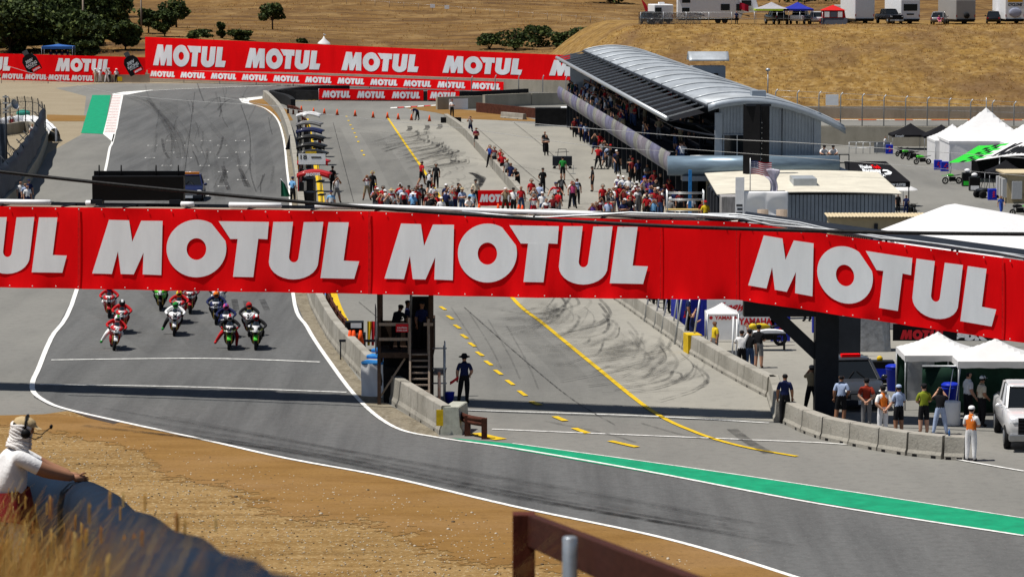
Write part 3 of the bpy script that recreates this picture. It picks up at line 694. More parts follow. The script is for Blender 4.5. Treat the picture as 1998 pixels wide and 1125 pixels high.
for px in (158, 722, 1293, 1440, 1962):
    i = next(k for k in range(len(tops) - 1) if (px - CX) / F <= tops[k + 1].x / tops[k + 1].y); a, b = tops[i].x / tops[i].y, tops[i + 1].x / tops[i + 1].y; u = ((px - CX) / F - a) / (b - a)
    sm_ = MB(); sm_.grid(lambda q, v: bfn(i)(u + (q - .5) * .006, v) + nb_ * (.13 + ripple(bfn(i)(u, v).x, v)) - T0, 1, 8); sm_.build('seam', M_seam, t)
gm_ = MB()
for i in range(len(tops) - 1):
    n_ = int((bots[i + 1] - bots[i]).length / .9)
    for k in range(n_):
        for v in (.025, .975): p = bfn(i)((k + .5) / n_, v) + nb_ * (.12 + ripple(bfn(i)((k + .5) / n_, v).x, v)) - T0; gm_.ell(p, .028, .02, .028, 6, 4)
gm_.build('eyelet', M_eye, t)
# deck, trusses, roof edge
st = MB()
back = -nb_ * 1.5
for i in range(len(tops) - 1):
    a, b, c, d = bots[i] - T0, bots[i + 1] - T0, tops[i] - T0, tops[i + 1] - T0
    st.bar(a + Vector((0, 0, .12)) - nb_ * .16, b + Vector((0, 0, .12)) - nb_ * .16, .16, .2); st.bar(a + back + Vector((0, 0, .1)), b + back + Vector((0, 0, .1)), .16, .22)
    st.add([a + Vector((0, 0, .2)), b + Vector((0, 0, .2)), b + back + Vector((0, 0, .2)), a + back + Vector((0, 0, .2))], [(0, 1, 2, 3)])
    st.bar(c - Vector((0, 0, .12)) - nb_ * .1, d - Vector((0, 0, .12)) - nb_ * .1, .1, .12); st.bar(c + back, d + back, .1, .12)
    n_ = max(1, int((b - a).length / 2.4))
    for k in range(n_ + 1):
        u = k / n_; st.bar(a.lerp(b, u) - nb_ * .1, c.lerp(d, u) - nb_ * .1 - Vector((0, 0, .1)), .08); st.bar(a.lerp(b, u) + back, c.lerp(d, u) + back, .08)
        st.bar(c.lerp(d, u) - nb_ * .1, c.lerp(d, u) + back, .06)
st.build('frame', M_dsteel, t)
bb = MB()
for i in range(len(tops) - 1):
    a, b, c, d = (q - T0 + back * 1.03 for q in (bots[i], bots[i + 1], tops[i], tops[i + 1])); bb.add([b, a, c - Vector((0, 0, .9)), d - Vector((0, 0, .9))], [(0, 1, 2, 3)])
bb.build('rear_screen', M_dsteel, t)
wk = MB()                                           # pale service walkway and pipes along the top
for i in range(1, 4):
    c, d = tops[i] - T0, tops[i + 1] - T0
    wk.add([c + Vector((0, 0, -.02)) - nb_ * .15, d + Vector((0, 0, -.02)) - nb_ * .15, d - nb_ * .9 + Vector((0, 0, -.02)), c - nb_ * .9 + Vector((0, 0, -.02))], [(0, 1, 2, 3)])
wk.build('walkway', M_wood, t)
def top_pt(px, dz, back_=.3):
    for i in range(len(tops) - 1):
        xa = tops[i].x / tops[i].y; xb_ = tops[i + 1].x / tops[i + 1].y; x = (px - CX) / F
        if xa <= x <= xb_ or i == len(tops) - 2:
            u = (x - xa) / (xb_ - xa); return tops[i].lerp(tops[i + 1], u) - nb_ * back_ + Vector((0, 0, dz)) - T0
for x0, x1, r in ((-80, 92, .1), (164, 182, .1), (352, 376, .1), (446, 546, .1), (612, 1420, .09)):
    n_ = max(2, int((x1 - x0) / 50)); MB().tube([top_pt(lerp(x0, x1, i / n_), .14) for i in range(n_ + 1)], r, 8).build('conduit', M_wht, t)
for k in range(4):
    r0 = random.Random(k)
    pts = [top_pt(x, .05 + .1 * r0.random() + (.12 * math.sin((x - 1150) / 90 + k) if x < 1560 else 0), .15 + .1 * k) for x in range(900 + 60 * k, 2060, 55)]
    MB().tube(pts, .022 if k % 3 else .04, 6).build('cable', M_blk if k % 2 else M_steel, t)
for k in range(2):
    pts = [top_pt(x, .06 + .06 * k + .1 * (x < 1580), .2 + .15 * k) for x in range(1380, 2060, 60)]
    MB().tube(pts, .045, 6).build('cable', M_steel, t)
sh = MB()
for i in range(4, 6):
    c, d = tops[i] - T0, tops[i + 1] - T0; sh.add([c - nb_ * .2 + Vector((0, 0, .02)), d - nb_ * .2 + Vector((0, 0, .02)), d - nb_ * 1.4 + Vector((0, 0, .25)), c - nb_ * 1.4 + Vector((0, 0, .25))], [(0, 1, 2, 3)])
sh.build('handrail_screen', M_dsteel, t)
# right leg: dark steel portal with a gusset
lg = G(1602, 815) - nb_ * .9
leg = thing('bridge_leg', 'dark steel bridge leg with a diagonal brace beside the pit wall', 'bridge leg', lg)
l = MB(); hh = 4.0
l.box(-.42, .42, -.4, .4, 0, hh); l.build('post', M_dsteel, leg)
l = MB(); l.bar((-.3, -.1, 2.2), (-1.9, -.1, 3.7), .3, .45); l.build('brace', M_dsteel, leg)
l = MB(); l.box(-3.0, .42, -.35, .35, 3.6, 4.15); l.build('beam', M_dsteel, leg)
for i, px in enumerate((1487, 1524)):
    b = D(px, 585, 151); tag(MB().tube([(b.x, b.y, 0), (b.x, b.y, 5.0)], .26, 10).build('utility_pole', M_wood), ('left' if i == 0 else 'right') + ' of two weathered wooden poles under the bridge by the dark leg', 'pole', 'wooden poles under the bridge')
# display board with masts on the bridge
bc = top_pt(256, .12, .9) + T0
t = thing('display_board', 'black backed display board with four masts standing on the bridge', 'display board', bc)
MB().box(-1.72, 1.72, -.2, .2, .1, 1.02).build('cabinet', M_blk, t, bevel=.02); MB().box(-1.7, 1.72, .25, .4, .1, 1.18).build('rear_cabinet', M_blk, t)
for x in (-1.48, -.65, .66, 1.5): MB().tube([(x, .1, .9), (x, .1, 1.42)], .03, 6).build('mast', M_blk, t)
for x in (-1.55, 1.4): MB().box(x - .22, x + .22, -.3, .35, -.02, .14).build('foot', M_dsteel, t)

# -- overhead cables
def cable(name, pts, r, m, label, cat='cable'):
    tag(MB().tube(spline([Vector(p) for p in pts], 8), r, 8).build(name, m), label, cat)
spiral = mat('wrapped_black_cable', (.012, .012, .013), .55, var=.8, scale=9)
cable('power_cable', [D(-60, 328, 124), D(180, 355, 123), D(500, 386, 121.3), D(760, 408, 119.8), D(1000, 424, 118.6), D(1300, 441, 117.2), D(1700, 453, 115.2), D(2050, 457, 113.7)], .066, spiral, 'thick black wrapped cable slung across in front of the bridge')
M_wire = mat('pale_wire', (.5, .5, .5), .6, var=0)
cable('wire', [D(-30, 116, 200), D(230, 183, 200), D(560, 208, 200)], .012, M_wire, 'thin pale wire crossing the gravel trap at the upper left')
cable('wire', [D(430, 190, 215), D(650, 225, 215), D(900, 250, 215), D(1130, 282, 215), D(1340, 298, 215)], .012, M_wire, 'thin pale wire passing low over the apron to the balcony')
cable('wire', [D(1000, 238, 205), D(1180, 253, 205), D(1390, 270, 205), D(1600, 281, 205), D(2020, 310, 205)], .016, M_wire, 'thin pale wire passing in front of the grandstand and paddock')
cable('wire', [D(1330, 290, 205), D(1700, 318, 205), D(2020, 345, 205)], .012, M_wire, 'lower thin wire crossing the paddock road')
# ================================================================ pit building
M_corr = mat('blue_grey_corrugated', (.27, .31, .36), .5, .25, var=.12, scale=1.2)
M_roof = mat('grey_metal_roof', (.40, .43, .46), .45, .35, var=.28, scale=.5, stretch=(1, .3, 1))
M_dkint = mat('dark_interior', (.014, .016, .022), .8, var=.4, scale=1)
M_pan = [mat('balcony_panel_%d' % k, c, .5, var=.25, scale=.6, trans=.15, c2=d) for k, (c, d) in enumerate((((.17, .15, .19), (.26, .24, .28)), ((.20, .20, .21), (.32, .33, .33)), ((.12, .12, .2), (.2, .2, .3)), ((.2, .19, .17), (.3, .31, .28))))]
M_glass = mat('dark_glass', (.008, .010, .012), .12, var=0, spec=.3)
M_tan = mat('tan_siding', (.40, .33, .21), .8, var=.1, scale=2)
Bn, Bf = Vector((10.6, 211, 0)), Vector((5.0, 316, 0))         # near and far foot of the garage fronts
bd = (Bf - Bn).normalized(); bw = Vector((bd.y, -bd.x, 0))       # along, and to the right (away from the pit lane)
BL = (Bf - Bn).length
t = thing('pit_building', 'long grey pit building with a curved ribbed roof, balcony and garages', 'building', Bn)
Bp = lambda s, o, z: bd * s + bw * o + Vector((0, 0, z))
# garages
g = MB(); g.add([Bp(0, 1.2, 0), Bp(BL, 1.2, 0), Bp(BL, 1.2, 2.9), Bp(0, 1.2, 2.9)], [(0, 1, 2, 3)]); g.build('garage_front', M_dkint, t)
nb = 26
for i in range(nb + 1):
    s = BL * i / nb; c = MB(); c.loft([[Bp(s - .16, .2, z), Bp(s + .16, .2, z), Bp(s + .16, .8, z), Bp(s - .16, .8, z)] for z in (0, 2.75)], smooth=False); c.build('column', M_dsteel, t)
    if i < nb: m = MB(); m.add([Bp(s + .7, .9, 1.5), Bp(s + 1.5, .35, 1.5), Bp(s + 1.5, .35, 2.2), Bp(s + .7, .9, 2.2)], [(3, 2, 1, 0)]); m.build('garage_sign', M_wallp, t, solid=.03)
d = MB(); d.loft([[Bp(s, -.5, 2.62), Bp(s, 8, 2.62), Bp(s, 8, 2.82), Bp(s, -.5, 2.82)] for s in (-1.2, BL)], smooth=False); d.build('deck', M_corr, t)
# terrace steps
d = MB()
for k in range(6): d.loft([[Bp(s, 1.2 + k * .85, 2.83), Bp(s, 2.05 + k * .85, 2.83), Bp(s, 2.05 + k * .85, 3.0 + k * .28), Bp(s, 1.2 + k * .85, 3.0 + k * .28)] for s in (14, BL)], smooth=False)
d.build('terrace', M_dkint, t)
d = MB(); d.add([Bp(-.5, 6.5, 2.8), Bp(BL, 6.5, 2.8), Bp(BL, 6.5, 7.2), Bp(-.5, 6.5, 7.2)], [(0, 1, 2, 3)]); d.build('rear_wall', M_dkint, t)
# balcony panels, each slightly bowed
npan = 34
for i in range(npan):
    s0, s1 = BL * i / npan + .04, BL * (i + 1) / npan - .04
    prof = [(-.25, 2.45), (-.52, 2.65), (-.68, 3.0), (-.72, 3.4), (-.66, 3.75), (-.55, 3.95)]
    p = MB(); p.grid(lambda u, v: tuple(Bp(lerp(s0, s1, u), *prof[round(v * 5)])), 4, 5); p.build('balcony_panel', M_pan[(i * 7 + i // 3) % 4], t)
# the big blue-grey tube closing the near end of the balcony
pr = MB(); q0 = Bp(-1.7, -.9, 3.25); q1 = Bp(-1.7, 9.9, 3.25)
pr.tube([q0, q1], [.62, .62], 20); pr.build('end_tube', mat('painted_blue_tube', (.17, .235, .30), .35, .3, var=.25, scale=.8, stretch=(1, 6, 6)), t)
MB().loft([[Bp(s, o, z) for o, z in ((1.6, 0), (2.6, 0), (2.6, 2.5), (1.6, 2.5))] for s in (-1.9, -1.1)], smooth=False).build('pier', M_wallp, t)
MB().loft([[Bp(s, o, z) for o, z in ((0, 2.3), (9.6, 2.3), (9.6, 2.62), (0, 2.62))] for s in (-2.1, -1.0)], smooth=False).build('pier_beam', M_corr, t)
# roof: arched cross-section lofted along the building
arc = lambda u: (lerp(1.75, 10.5, u), 6.72 + 1.0 * math.sin(PI * min(1, (u + .05) * .95)) ** .8 * (1 - .15 * u) - 1.25 * u ** 1.5)
dz = lambda s: .32 * s / BL
rf = MB(); K = 18
rf.grid(lambda u, v: tuple(Bp(lerp(-.6, BL, u), arc(v)[0], arc(v)[1] + dz(u * BL))), 8, K)
rf.build('roof', M_roof, t, solid=.12)
for i in range(15):
    s = lerp(0, BL - 1, i / 14); MB().tube([Bp(s, arc(v / K)[0], arc(v / K)[1] + dz(s) + .1) for v in range(K + 1)], .09, 6).build('roof_rib', M_roof, t)
MB().tube([Bp(-.6, arc(0)[0], arc(0)[1] - .05), Bp(BL, arc(0)[0], arc(0)[1] + dz(BL) - .05)], .13, 8).build('eave_beam', M_dsteel, t)
for s in (-.68,):
    MB().loft([[Bp(s + k, arc(v / K)[0], arc(v / K)[1] - .34), Bp(s + k, arc(v / K)[0], arc(v / K)[1] + .07)] for v in range(K + 1) for k in (0,)], closed=False).build('gable_trim', M_corr, t, solid=.08)
# open louvre canopy in front of the roof
fo, fz = -.75, 6.1
MB().tube([Bp(.5, fo, fz), Bp(BL, fo, fz + dz(BL) + .2)], .16, 10).build('front_beam', M_steel, t)
nl = 27
for i in range(nl):
    s = lerp(.6, BL - .2, i / (nl - 1))
    MB().bar(Bp(s, fo, fz + dz(s) * 1.4 + .1), Bp(s, arc(0)[0], arc(0)[1] + dz(s) - .05), .06, .09).build('louvre', M_steel, t)
MB().grid(lambda u, v: tuple(Bp(lerp(1.2, BL - 1, v), lerp(-.45, 1.75, u), lerp(fz, 6.65, u) - .22 + dz(v * BL) * 1.2)), 4, 10).build('added_shade_sheet', mat('added_shade_black', (.008, .008, .01), .9), t)  # added dark sheet, blocks sun between the louvres to darken the terrace
for i in range(12):
    s = lerp(2, BL - 2, i / 11); MB().bar(Bp(s, fo + .1, fz + dz(s) - .1), Bp(s, 2.6, 5.4), .12).build('bracket', M_dsteel, t)
    MB().bar(Bp(s, 2.6, 2.8), Bp(s, 2.6, 6.7), .18).build('column', M_dsteel, t)
MB().grid(lambda u, v: tuple(Bp(lerp(-.4, 13, v), lerp(-.2, 4.2, u), 5.5 - .55 * math.sin(u * PI * .6) + .02)), 10, 4).build('canopy', M_dsteel, t, solid=.05)
# near gable wall with a window
gw = MB()
g0, g1 = 2.5, 8.7
cols = 60
for i in range(cols):
    u0, u1 = lerp(g0, g1, i / cols), lerp(g0, g1, (i + 1) / cols); zt = lambda o: arc(max(0, (o - 1.75) / 8.75))[1] - .1
    k = -.04 if i % 2 else 0
    gw.add([Bp(-.3 + k, u0, 2.8), Bp(-.3 + k, u1, 2.8), Bp(-.3 + k, u1, zt(u1)), Bp(-.3 + k, u0, zt(u0))], [(0, 1, 2, 3)])
gw.build('gable_wall', M_corr, t)
for o in (2.45, 8.75): MB().loft([[Bp(-.45, o - .22, z), Bp(-.45, o + .22, z), Bp(-.1, o + .22, z), Bp(-.1, o - .22, z)] for z in (2.8, 6.5)], smooth=False).build('corner_post', M_corr, t)
f = MB().loft([[Bp(-.42, 2.75, z), Bp(-.42, 4.5, z), Bp(-.34, 4.5, z), Bp(-.34, 2.75, z)] for z in (3.65, 5.15)], smooth=False).build('window', M_corr, t)
MB().loft([[Bp(-.46, o0, z), Bp(-.46, o1, z), Bp(-.44, o1, z), Bp(-.44, o0, z)] for o0, o1 in ((2.82, 4.43),) for z in (3.72, 5.08)], smooth=False).build('pane', M_glass, f)
MB().loft([[Bp(-.49, 3.6, z), Bp(-.49, 3.66, z), Bp(-.46, 3.66, z), Bp(-.46, 3.6, z)] for z in (3.72, 5.08)], smooth=False).build('mullion', M_steel, f)
sw = MB(); sw.add([Bp(-.3, 8.7, -6), Bp(BL, 8.7, -6), Bp(BL, 8.7, 6.6), Bp(-.3, 8.7, 6.6)], [(0, 1, 2, 3)]); sw.add([Bp(BL, .5, 0), Bp(BL, 8.7, 0), Bp(BL, 8.7, 7), Bp(BL, .5, 7)], [(0, 1, 2, 3)]); sw.build('outer_wall', M_corr, t)
# railings at the near balcony
def railing(parent, a, b, h, n, mt, name='railing', mid=2):
    a, b = Vector(a), Vector(b); r = MB()
    for k in range(mid): r.tube([a + Vector((0, 0, h * (k + 1) / mid)), b + Vector((0, 0, h * (k + 1) / mid))], .035, 6)
    for i in range(n + 1): p = a.lerp(b, i / n); r.tube([p, p + Vector((0, 0, h))], .035, 6)
    return r.build(name, mt, parent)
railing(t, Bp(-.9, .6, 2.82), Bp(-.9, 2.2, 2.82), 1.0, 2, M_steel); railing(t, Bp(-.9, 8.9, 2.82), Bp(-.9, 10.7, 2.82), 1.05, 3, M_dsteel)
d = MB(); d.loft([[Bp(s, o, z) for o, z in ((8.7, 2.6), (10.8, 2.6), (10.8, 2.8), (8.7, 2.8))] for s in (-1, 4)], smooth=False); d.build('side_deck', M_corr, t)
MB().loft([[Bp(s, 5.0, 7.35), Bp(s, 5.9, 7.35), Bp(s, 5.9, 7.75), Bp(s, 5.0, 7.75)] for s in (3, 4)], smooth=False).build('vent_box', M_corr, t)
# stair tower behind the roof
sc_ = D(1381, 150, 300); t = thing('stair_tower', 'small grey stair tower with an arched roof rising behind the pit building', 'tower', (sc_.x, 300, 0))
MB().box(-1.5, 1.5, -1.5, 1.5, 0, 6.4).build('wall', M_corr, t)
MB().grid(lambda u, v: (lerp(-1.8, 1.8, u), lerp(-1.9, 1.9, v), 6.5 + 1.15 * math.sin(PI * (.12 + .76 * (1 - v))) ** 1), 12, 12).build('roof', M_roof, t, solid=.08)
w_ = MB().box(.35, .95, -1.56, -1.5, 5.0, 5.9).build('window', M_corr, t); MB().box(.45, .85, -1.59, -1.56, 5.1, 5.8).build('pane', M_glass, w_)
# big black screen on a mast
sp = D(1473, 400, 207); t = thing('screen_tower', 'tall black display screen on a mast in front of the pit building', 'screen', (sp.x, 207, 0))
MB().loft([[(-.75, .25, z), (.25, -.35, z), (.3, -.2, z), (-.7, .4, z)] for z in (1.3, 7.2)], smooth=False).build('panel', M_blk, t)
MB().box(.32, .85, -.25, .25, -.0, 7.1).build('mast', M_blk, t); MB().box(-.6, .95, -.2, .3, 7.1, 7.25).build('top_beam', M_dsteel, t)
for k in range(14): MB().box(.36, .4, -.275, -.25, 1.9 + k * .32, 1.95 + k * .32).build('lamp', M_steel, t)
# near garage block with pale roof
t = thing('garage_block', 'low garage block with a pale ribbed roof below the blue tube', 'building', D(1540, 420, 204) * 1); t.location = (12.3, 196, 0)
a = MB(); x0, x1, y0, y1 = 0, 10.4, .8, 13
a.box(x0 + .1, x1, y0, y1, 0, 2.25); a.build('wall', mat('slate_blue_siding', (.17, .20, .25), .6, var=.15), t)
r = MB()
r.grid(lambda u, v: (lerp(x0 - .2, x1 + .3, u), lerp(y0 - .5, y1 + .2, v), 2.3 + .22 * math.sin(PI * lerp(.1, .85, u)) + .42 * v + .04 * (round(v * 48) % 2)), 16, 48, smooth=False); r.build('roof', mat('pale_roof_sheet', (.54, .51, .43), .7, var=.14, scale=.8), t, solid=.06)
sd = MB()
for i in range(30):
    xa = lerp(3.6, x1, i / 30); sd.box(xa, xa + .185, y0 - .10, y0 - .02, .2, 2.34)
sd.build('siding', M_corr, t)
for i in range(4): MB().box(-.04, .12, y0 + 1.5 + i * 3, y0 + 3.4 + i * 3, 0, 2.0).build('door', M_dkint, t)
MB().box(4.6, 6.0, 3.5, 6.5, 2.5, 3.1).build('roof_vent', M_roof, t)
# stained concrete shed front
tag(MB().box(12.25, 13.6, 194.4, 196.2, 0, 2.4).build('storage_container', mat('stained_grey_metal', (.28, .27, .27), .7, var=.45, scale=1.5, stretch=(3, 3, .4)), bevel=.03), 'stained grey metal container at the end of the garage block', 'container')
# white wrapped platform with flags
t = thing('camera_platform', 'square platform wrapped in white cloth with a printed side panel', 'platform', (13.95, 190, .5))
b = MB(); b.grid(lambda u, v: (lerp(-.75, 1.75, u), -1.0 + .07 * math.sin(u * 14 + v * 5) * (1 - v) - .09 * math.sin(v * 9) * abs(math.sin(u * 6.3)), lerp(.3, 2.6, v)), 30, 20); b.build('cloth', M_wht, t, solid=.03)
MB().box(-.7, 1.72, -.88, 1, .2, 2.5).build('deck', M_dkint, t)
pb = MB().box(-1.25, -.75, -1.1, -1.02, .2, 3.4).build('side_panel', M_wht, t)
l = MB()
for k in range(5): l.box(-1.2 + .05 * (k % 2), -.85, -1.115, -1.105, 1.75 - k * .22, 1.86 - k * .22)
l.build('lettering', M_dsteel, pb)
t = thing('national_flag', 'stars and stripes flag flying on a pole above the white wrapped platform', 'flag', (14.2, 189.6, 2.6))
MB().tube([(-.62, 0, 0), (-.62, 0, 2.35)], .025, 8).build('pole', M_steel, t)
m, n, L, p = nodes_mat('stripes_cloth')
fm = [mat('flag_red', (.42, .012, .03), .8, var=.05), mat('flag_white', (.75, .75, .76), .8, var=.05), mat('flag_blue', (.02, .03, .12), .8, var=.05)]
fl = MB(); fw = lambda a, b: (-.6 + a * 1.2, .09 * math.sin(a * 8 + b) * a, 1.45 + b * .75 - .12 * a + .03 * math.sin(a * 7))
for k in range(13):
    for i in range(16):
        mi = 2 if (i < 6 and k > 5) else (k % 2)
        u0, u1, v0, v1 = i / 16, (i + 1) / 16, k / 13, (k + 1) / 13
        fl.add([fw(u0, v0), fw(u1, v0), fw(u1, v1), fw(u0, v1)], [(0, 1, 2, 3)], mi)
for r in range(4):
    for c in range(5):
        a, b = .03 + c * .07, .5 + r * .12; q = [fw(a, b), fw(a + .03, b), fw(a + .03, b + .05), fw(a, b + .05)]; fl.add([(x, y - .012, z) for x, y, z in q], [(0, 1, 2, 3)], 1)
fl.build('cloth', fm, t)
t = thing('feather_flag', 'white printed flag bunched on its pole right of the stars and stripes', 'flag', (14.85, 189.6, 2.85))
MB().tube([(0, .2, 0), (.05, .2, 1.5)], .03, 6).build('pole', M_steel, t)
f = MB()
f.grid(lambda u, v: (lerp(-.2, .2, u) * (1 + 1.6 * sstep(.55, .9, v)) + .1 * math.sin(v * 5), .1 * math.sin(u * 9 + v * 7), lerp(0, 1.5, v) - .15 * abs(u - .5) * v), 12, 14)
f.build('cloth', [mat('violet_printed_cloth', (.74, .73, .76), .8, var=.1, scale=3, c2=(.5, .44, .6))], t, solid=.01)
# beige site office under the platform
t = thing('site_office', 'beige site office with corrugated roof edge and barred windows behind the bridge', 'building', (20.2, 183, -.5))
MB().box(-2.7, 2.5, 0, 1.5, 0, 2.55).build('wall', M_tan, t)
r = MB(); r.grid(lambda u, v: (lerp(-2.85, 2.7, u), lerp(-.35, 1.6, v), 2.62 + .03 * (round(u * 60) % 2) + .06 * v), 60, 2, smooth=False); r.build('roof', mat('tan_roof_sheet', (.52, .43, .28), .7, var=.12), t, solid=.05)
for x0, x1 in ((-1.9, -.6), (1.1, 2.1)):
    w_ = MB().box(x0, x1, -.05, .02, .9, 1.95).build('window', M_glass, t); b = MB()
    for k in range(12): b.box(lerp(x0, x1, k / 11) - .02, lerp(x0, x1, k / 11) + .02, -.09, -.05, .9, 1.95)
    b.build('bars', M_tan, w_)
s_ = MB().box(-.45, .45, -.1, -.03, 1.2, 1.85).build('sign', mat('navy_sign', (.02, .03, .12), .5), t)
l = MB(); l.box(-.38, .38, -.115, -.105, 1.56, 1.68); l.box(-.3, .3, -.115, -.105, 1.36, 1.44); l.build('lettering', M_wht, s_)
MB().box(-.25, -.05, -.08, -.02, 1.9, 2.25).build('wall_lamp', M_dsteel, t)

# ================================================================ canopies and tents
def canopy(name, label, loc, w_, d_, h, rise, m, legm=M_steel, group=None, val=.25, rz=0, ridge=0., sides=None, valm=None, cat='canopy', words=None, wm=None):
    t = thing(name, label, cat, loc, rz, group)
    a, b = w_ / 2, d_ / 2
    r = MB(); N = 8
    def rp(u, v):
        x, y = lerp(-a, a, u), lerp(-b, b, v)
        k = max(abs(x) / a if abs(x) > a * ridge else 0, abs(y) / b) if ridge == 0 else max(max(0, (abs(x) - a * ridge) / (a - a * ridge)), abs(y) / b)
        return (x, y, h + rise * (1 - k) - .10 * math.sin(PI * k) * rise)
    r.grid(rp, 16, 16, smooth=False); r.build('roof', m, t)
    v_ = MB()
    for (x0, y0), (x1, y1) in (((-a, -b), (a, -b)), ((a, -b), (a, b)), ((a, b), (-a, b)), ((-a, b), (-a, -b))):
        v_.grid(lambda u, v: (lerp(x0, x1, u), lerp(y0, y1, u), h + .002 - val * v * (1 + .05 * math.sin(u * 20))), 12, 1)
    v_.build('valance', valm or m, t)
    for x in (-a, a):
        for y in (-b, b): MB().tube([(x * .98, y * .98, 0), (x * .98, y * .98, h)], .03, 6).build('leg', legm, t)
    for s in (sides or ()):
        p = {'l': ((-a, b), (-a, -b)), 'r': ((a, -b), (a, b)), 'b': ((a, b), (-a, b)), 'f': ((-a, -b), (a, -b))}[s[0]]
        mm = s[1]
        q = MB(); q.grid(lambda u, v: (lerp(p[0][0], p[1][0], u) * .985, lerp(p[0][1], p[1][1], u) * .985 + .05 * math.sin(u * 17 + v * 4), lerp(.02, h - .02, v)), 20, 8); q.build('side_wall', mm, t)
    if words:
        l = MB()
        for wd, x0, wl, z0, zh in words: text(l, wd, rect_fn((x0, -b - .03, z0), (wl, 0, 0), (0, 0, zh)), 0, .2)
        l.build('lettering', wm or M_let, t)
    return t
M_bcan = mat('black_canvas', (.007, .007, .009), .8, var=.2, scale=2, bump=.2, bscale=3)
M_kg = mat('bright_green', (.03, .52, .04), .5, var=.1)
M_navy = mat('royal_blue_canvas', (.02, .03, .30), .7, var=.15, scale=2, bump=.3, bscale=3)
Z6 = -6.0
Gz = lambda x, y, z=Z6: G(x, y, z)
def sz(p): return F / p.y / 1.0          # photo pixels per metre there
p = Gz(1776, 291); canopy('canopy', 'left black pop-up canopy with white lettering beside the far paddock road', p, 4.6, 4.4, 1.75, 1.25, M_bcan, group='black canopies', words=[('Kawasaki', -2.0, 1.0, 1.53, .24)])
p = Gz(1836, 294); canopy('canopy', 'second black pop-up canopy, half hidden by the white marquee', p, 4.4, 4.4, 1.8, 1.2, M_bcan, group='black canopies', words=[('Kawasaki', -1.7, 1.0, 1.58, .24)])
p = Gz(1866, 322) + Vector((0, 3.5, 0)); canopy('marquee', 'white peaked marquee left of the tallest white marquee', p, 4.6, 7, 2.6, 1.6, M_wcloth, cat='marquee', sides=[('f', M_wcloth), ('l', M_wcloth)])
p = Gz(1936, 332) + Vector((0, 5, 0)); t = canopy('marquee', 'tallest white marquee with a sharply peaked roof and flag pole', p, 9.0, 9.5, 3.0, 3.3, M_wcloth, cat='marquee', sides=[('f', M_wcloth), ('l', M_wcloth)])
p2 = Gz(2040, 336) + Vector((0, 4, 0)); canopy('marquee', 'white marquee roof running out of the view right of the tallest one', p2, 8.5, 9, 3.0, 3.0, M_wcloth, cat='marquee', sides=[('f', M_wcloth)])
MB().tube([(0, 0, 6.2), (0, 0, 7.3)], .05, 6).build('pole', M_steel, t)
a = MB(); a.grid(lambda u, v: (-4.6 + .1, lerp(-3.6, -2.0, u) , lerp(.1, 2.2, v)), 4, 4)
# green chequered awning with a white top
p = Gz(1905, 352); t = thing('awning', 'white awning with a bright green chequered end and black lettering', 'awning', p, -.4)
aw = MB(); nx, ny = 16, 8
f = lambda u, v: (lerp(-2.0, 6.5, u) + 1.2 * v, lerp(-3.2, 3.6, v), 1.9 + 1.35 * v + .9 * sstep(0, .9, u) - .06 * math.sin(v * PI))
for i in range(nx):
    for j in range(ny):
        mi = 0
        if i < 5: mi = 1
        if 2 <= i <= 4 and (i + j) % 2 == 0: mi = 2
        if i == 5 and (i + j) % 2 == 0: mi = 1
        u0, u1, v0, v1 = i / nx, (i + 1) / nx, j / ny, (j + 1) / ny
        aw.add([f(u0, v0), f(u1, v0), f(u1, v1), f(u0, v1)], [(0, 1, 2, 3)], mi)
aw.build('roof', [M_wcloth, M_kg, M_bcan], t)
l = MB(); text(l, 'Kawasaki', lambda a, b: Vector(f(.46 + a * .6, .12 + b * .75)) + Vector((0, 0, .05)), 0, .2, .04); l.build('lettering', M_bcan, t)
for u, v in ((.02, .02), (.02, .98), (.6, .02), (.98, .02)): q = f(u, v); MB().tube([(q[0], q[1], 0), q], .05, 6).build('leg', M_steel, t)
MB().box(-1.2, 6, 2.5, 2.7, .05, 2.4).build('back_wall', M_bcan, t)
p = Gz(1962, 372); canopy('canopy', 'small black pop-up canopy with green trim in front of the chequered awning', p, 3.6, 3.2, 1.85, 1.1, M_bcan, group='black canopies', words=[('Kawasaki', .2, 1.2, 1.64, .2)])
p = Gz(1840, 318); tag(MB().box(p.x - .9, p.x + .6, p.y + 2, p.y + 2.2, Z6, Z6 + 2.1).build('display_board', M_bcan), 'black board with green edging under the black canopies', 'board')
l = MB(); text(l, 'Kawasaki', rect_fn((p.x - .6, p.y + 1.96, Z6 + 1.2), (1.0, 0, 0), (0, 0, .3)), 0, .2); l.build('lettering', M_let, None, label='white slanted word on the black board under the black canopies', cat='lettering')
# big white frame tent just behind the bridge
t = thing('frame_tent', 'large white frame tent with a panelled gable roof behind the bridge', 'marquee', (23.2, 162, -1.5))
def tf(u, v):
    x = lerp(-3.7, 8.0, u); k = 1 + x / 3.7 if x < 0 else 1 - x / 8.0
    return (x, lerp(-13, 13.5, v), 3.55 + 1.4 * k - .2 * abs(math.sin(v * PI * 9)) ** .6 * (1 if x < 0 else .5) * (1 - k * .5))
r = MB(); r.grid(tf, 24, 108); r.build('roof', M_wcloth, t)
MB().box(-3.65, 7.95, -12.9, 13.4, 0, 3.5).build('side_wall', M_wcloth, t)
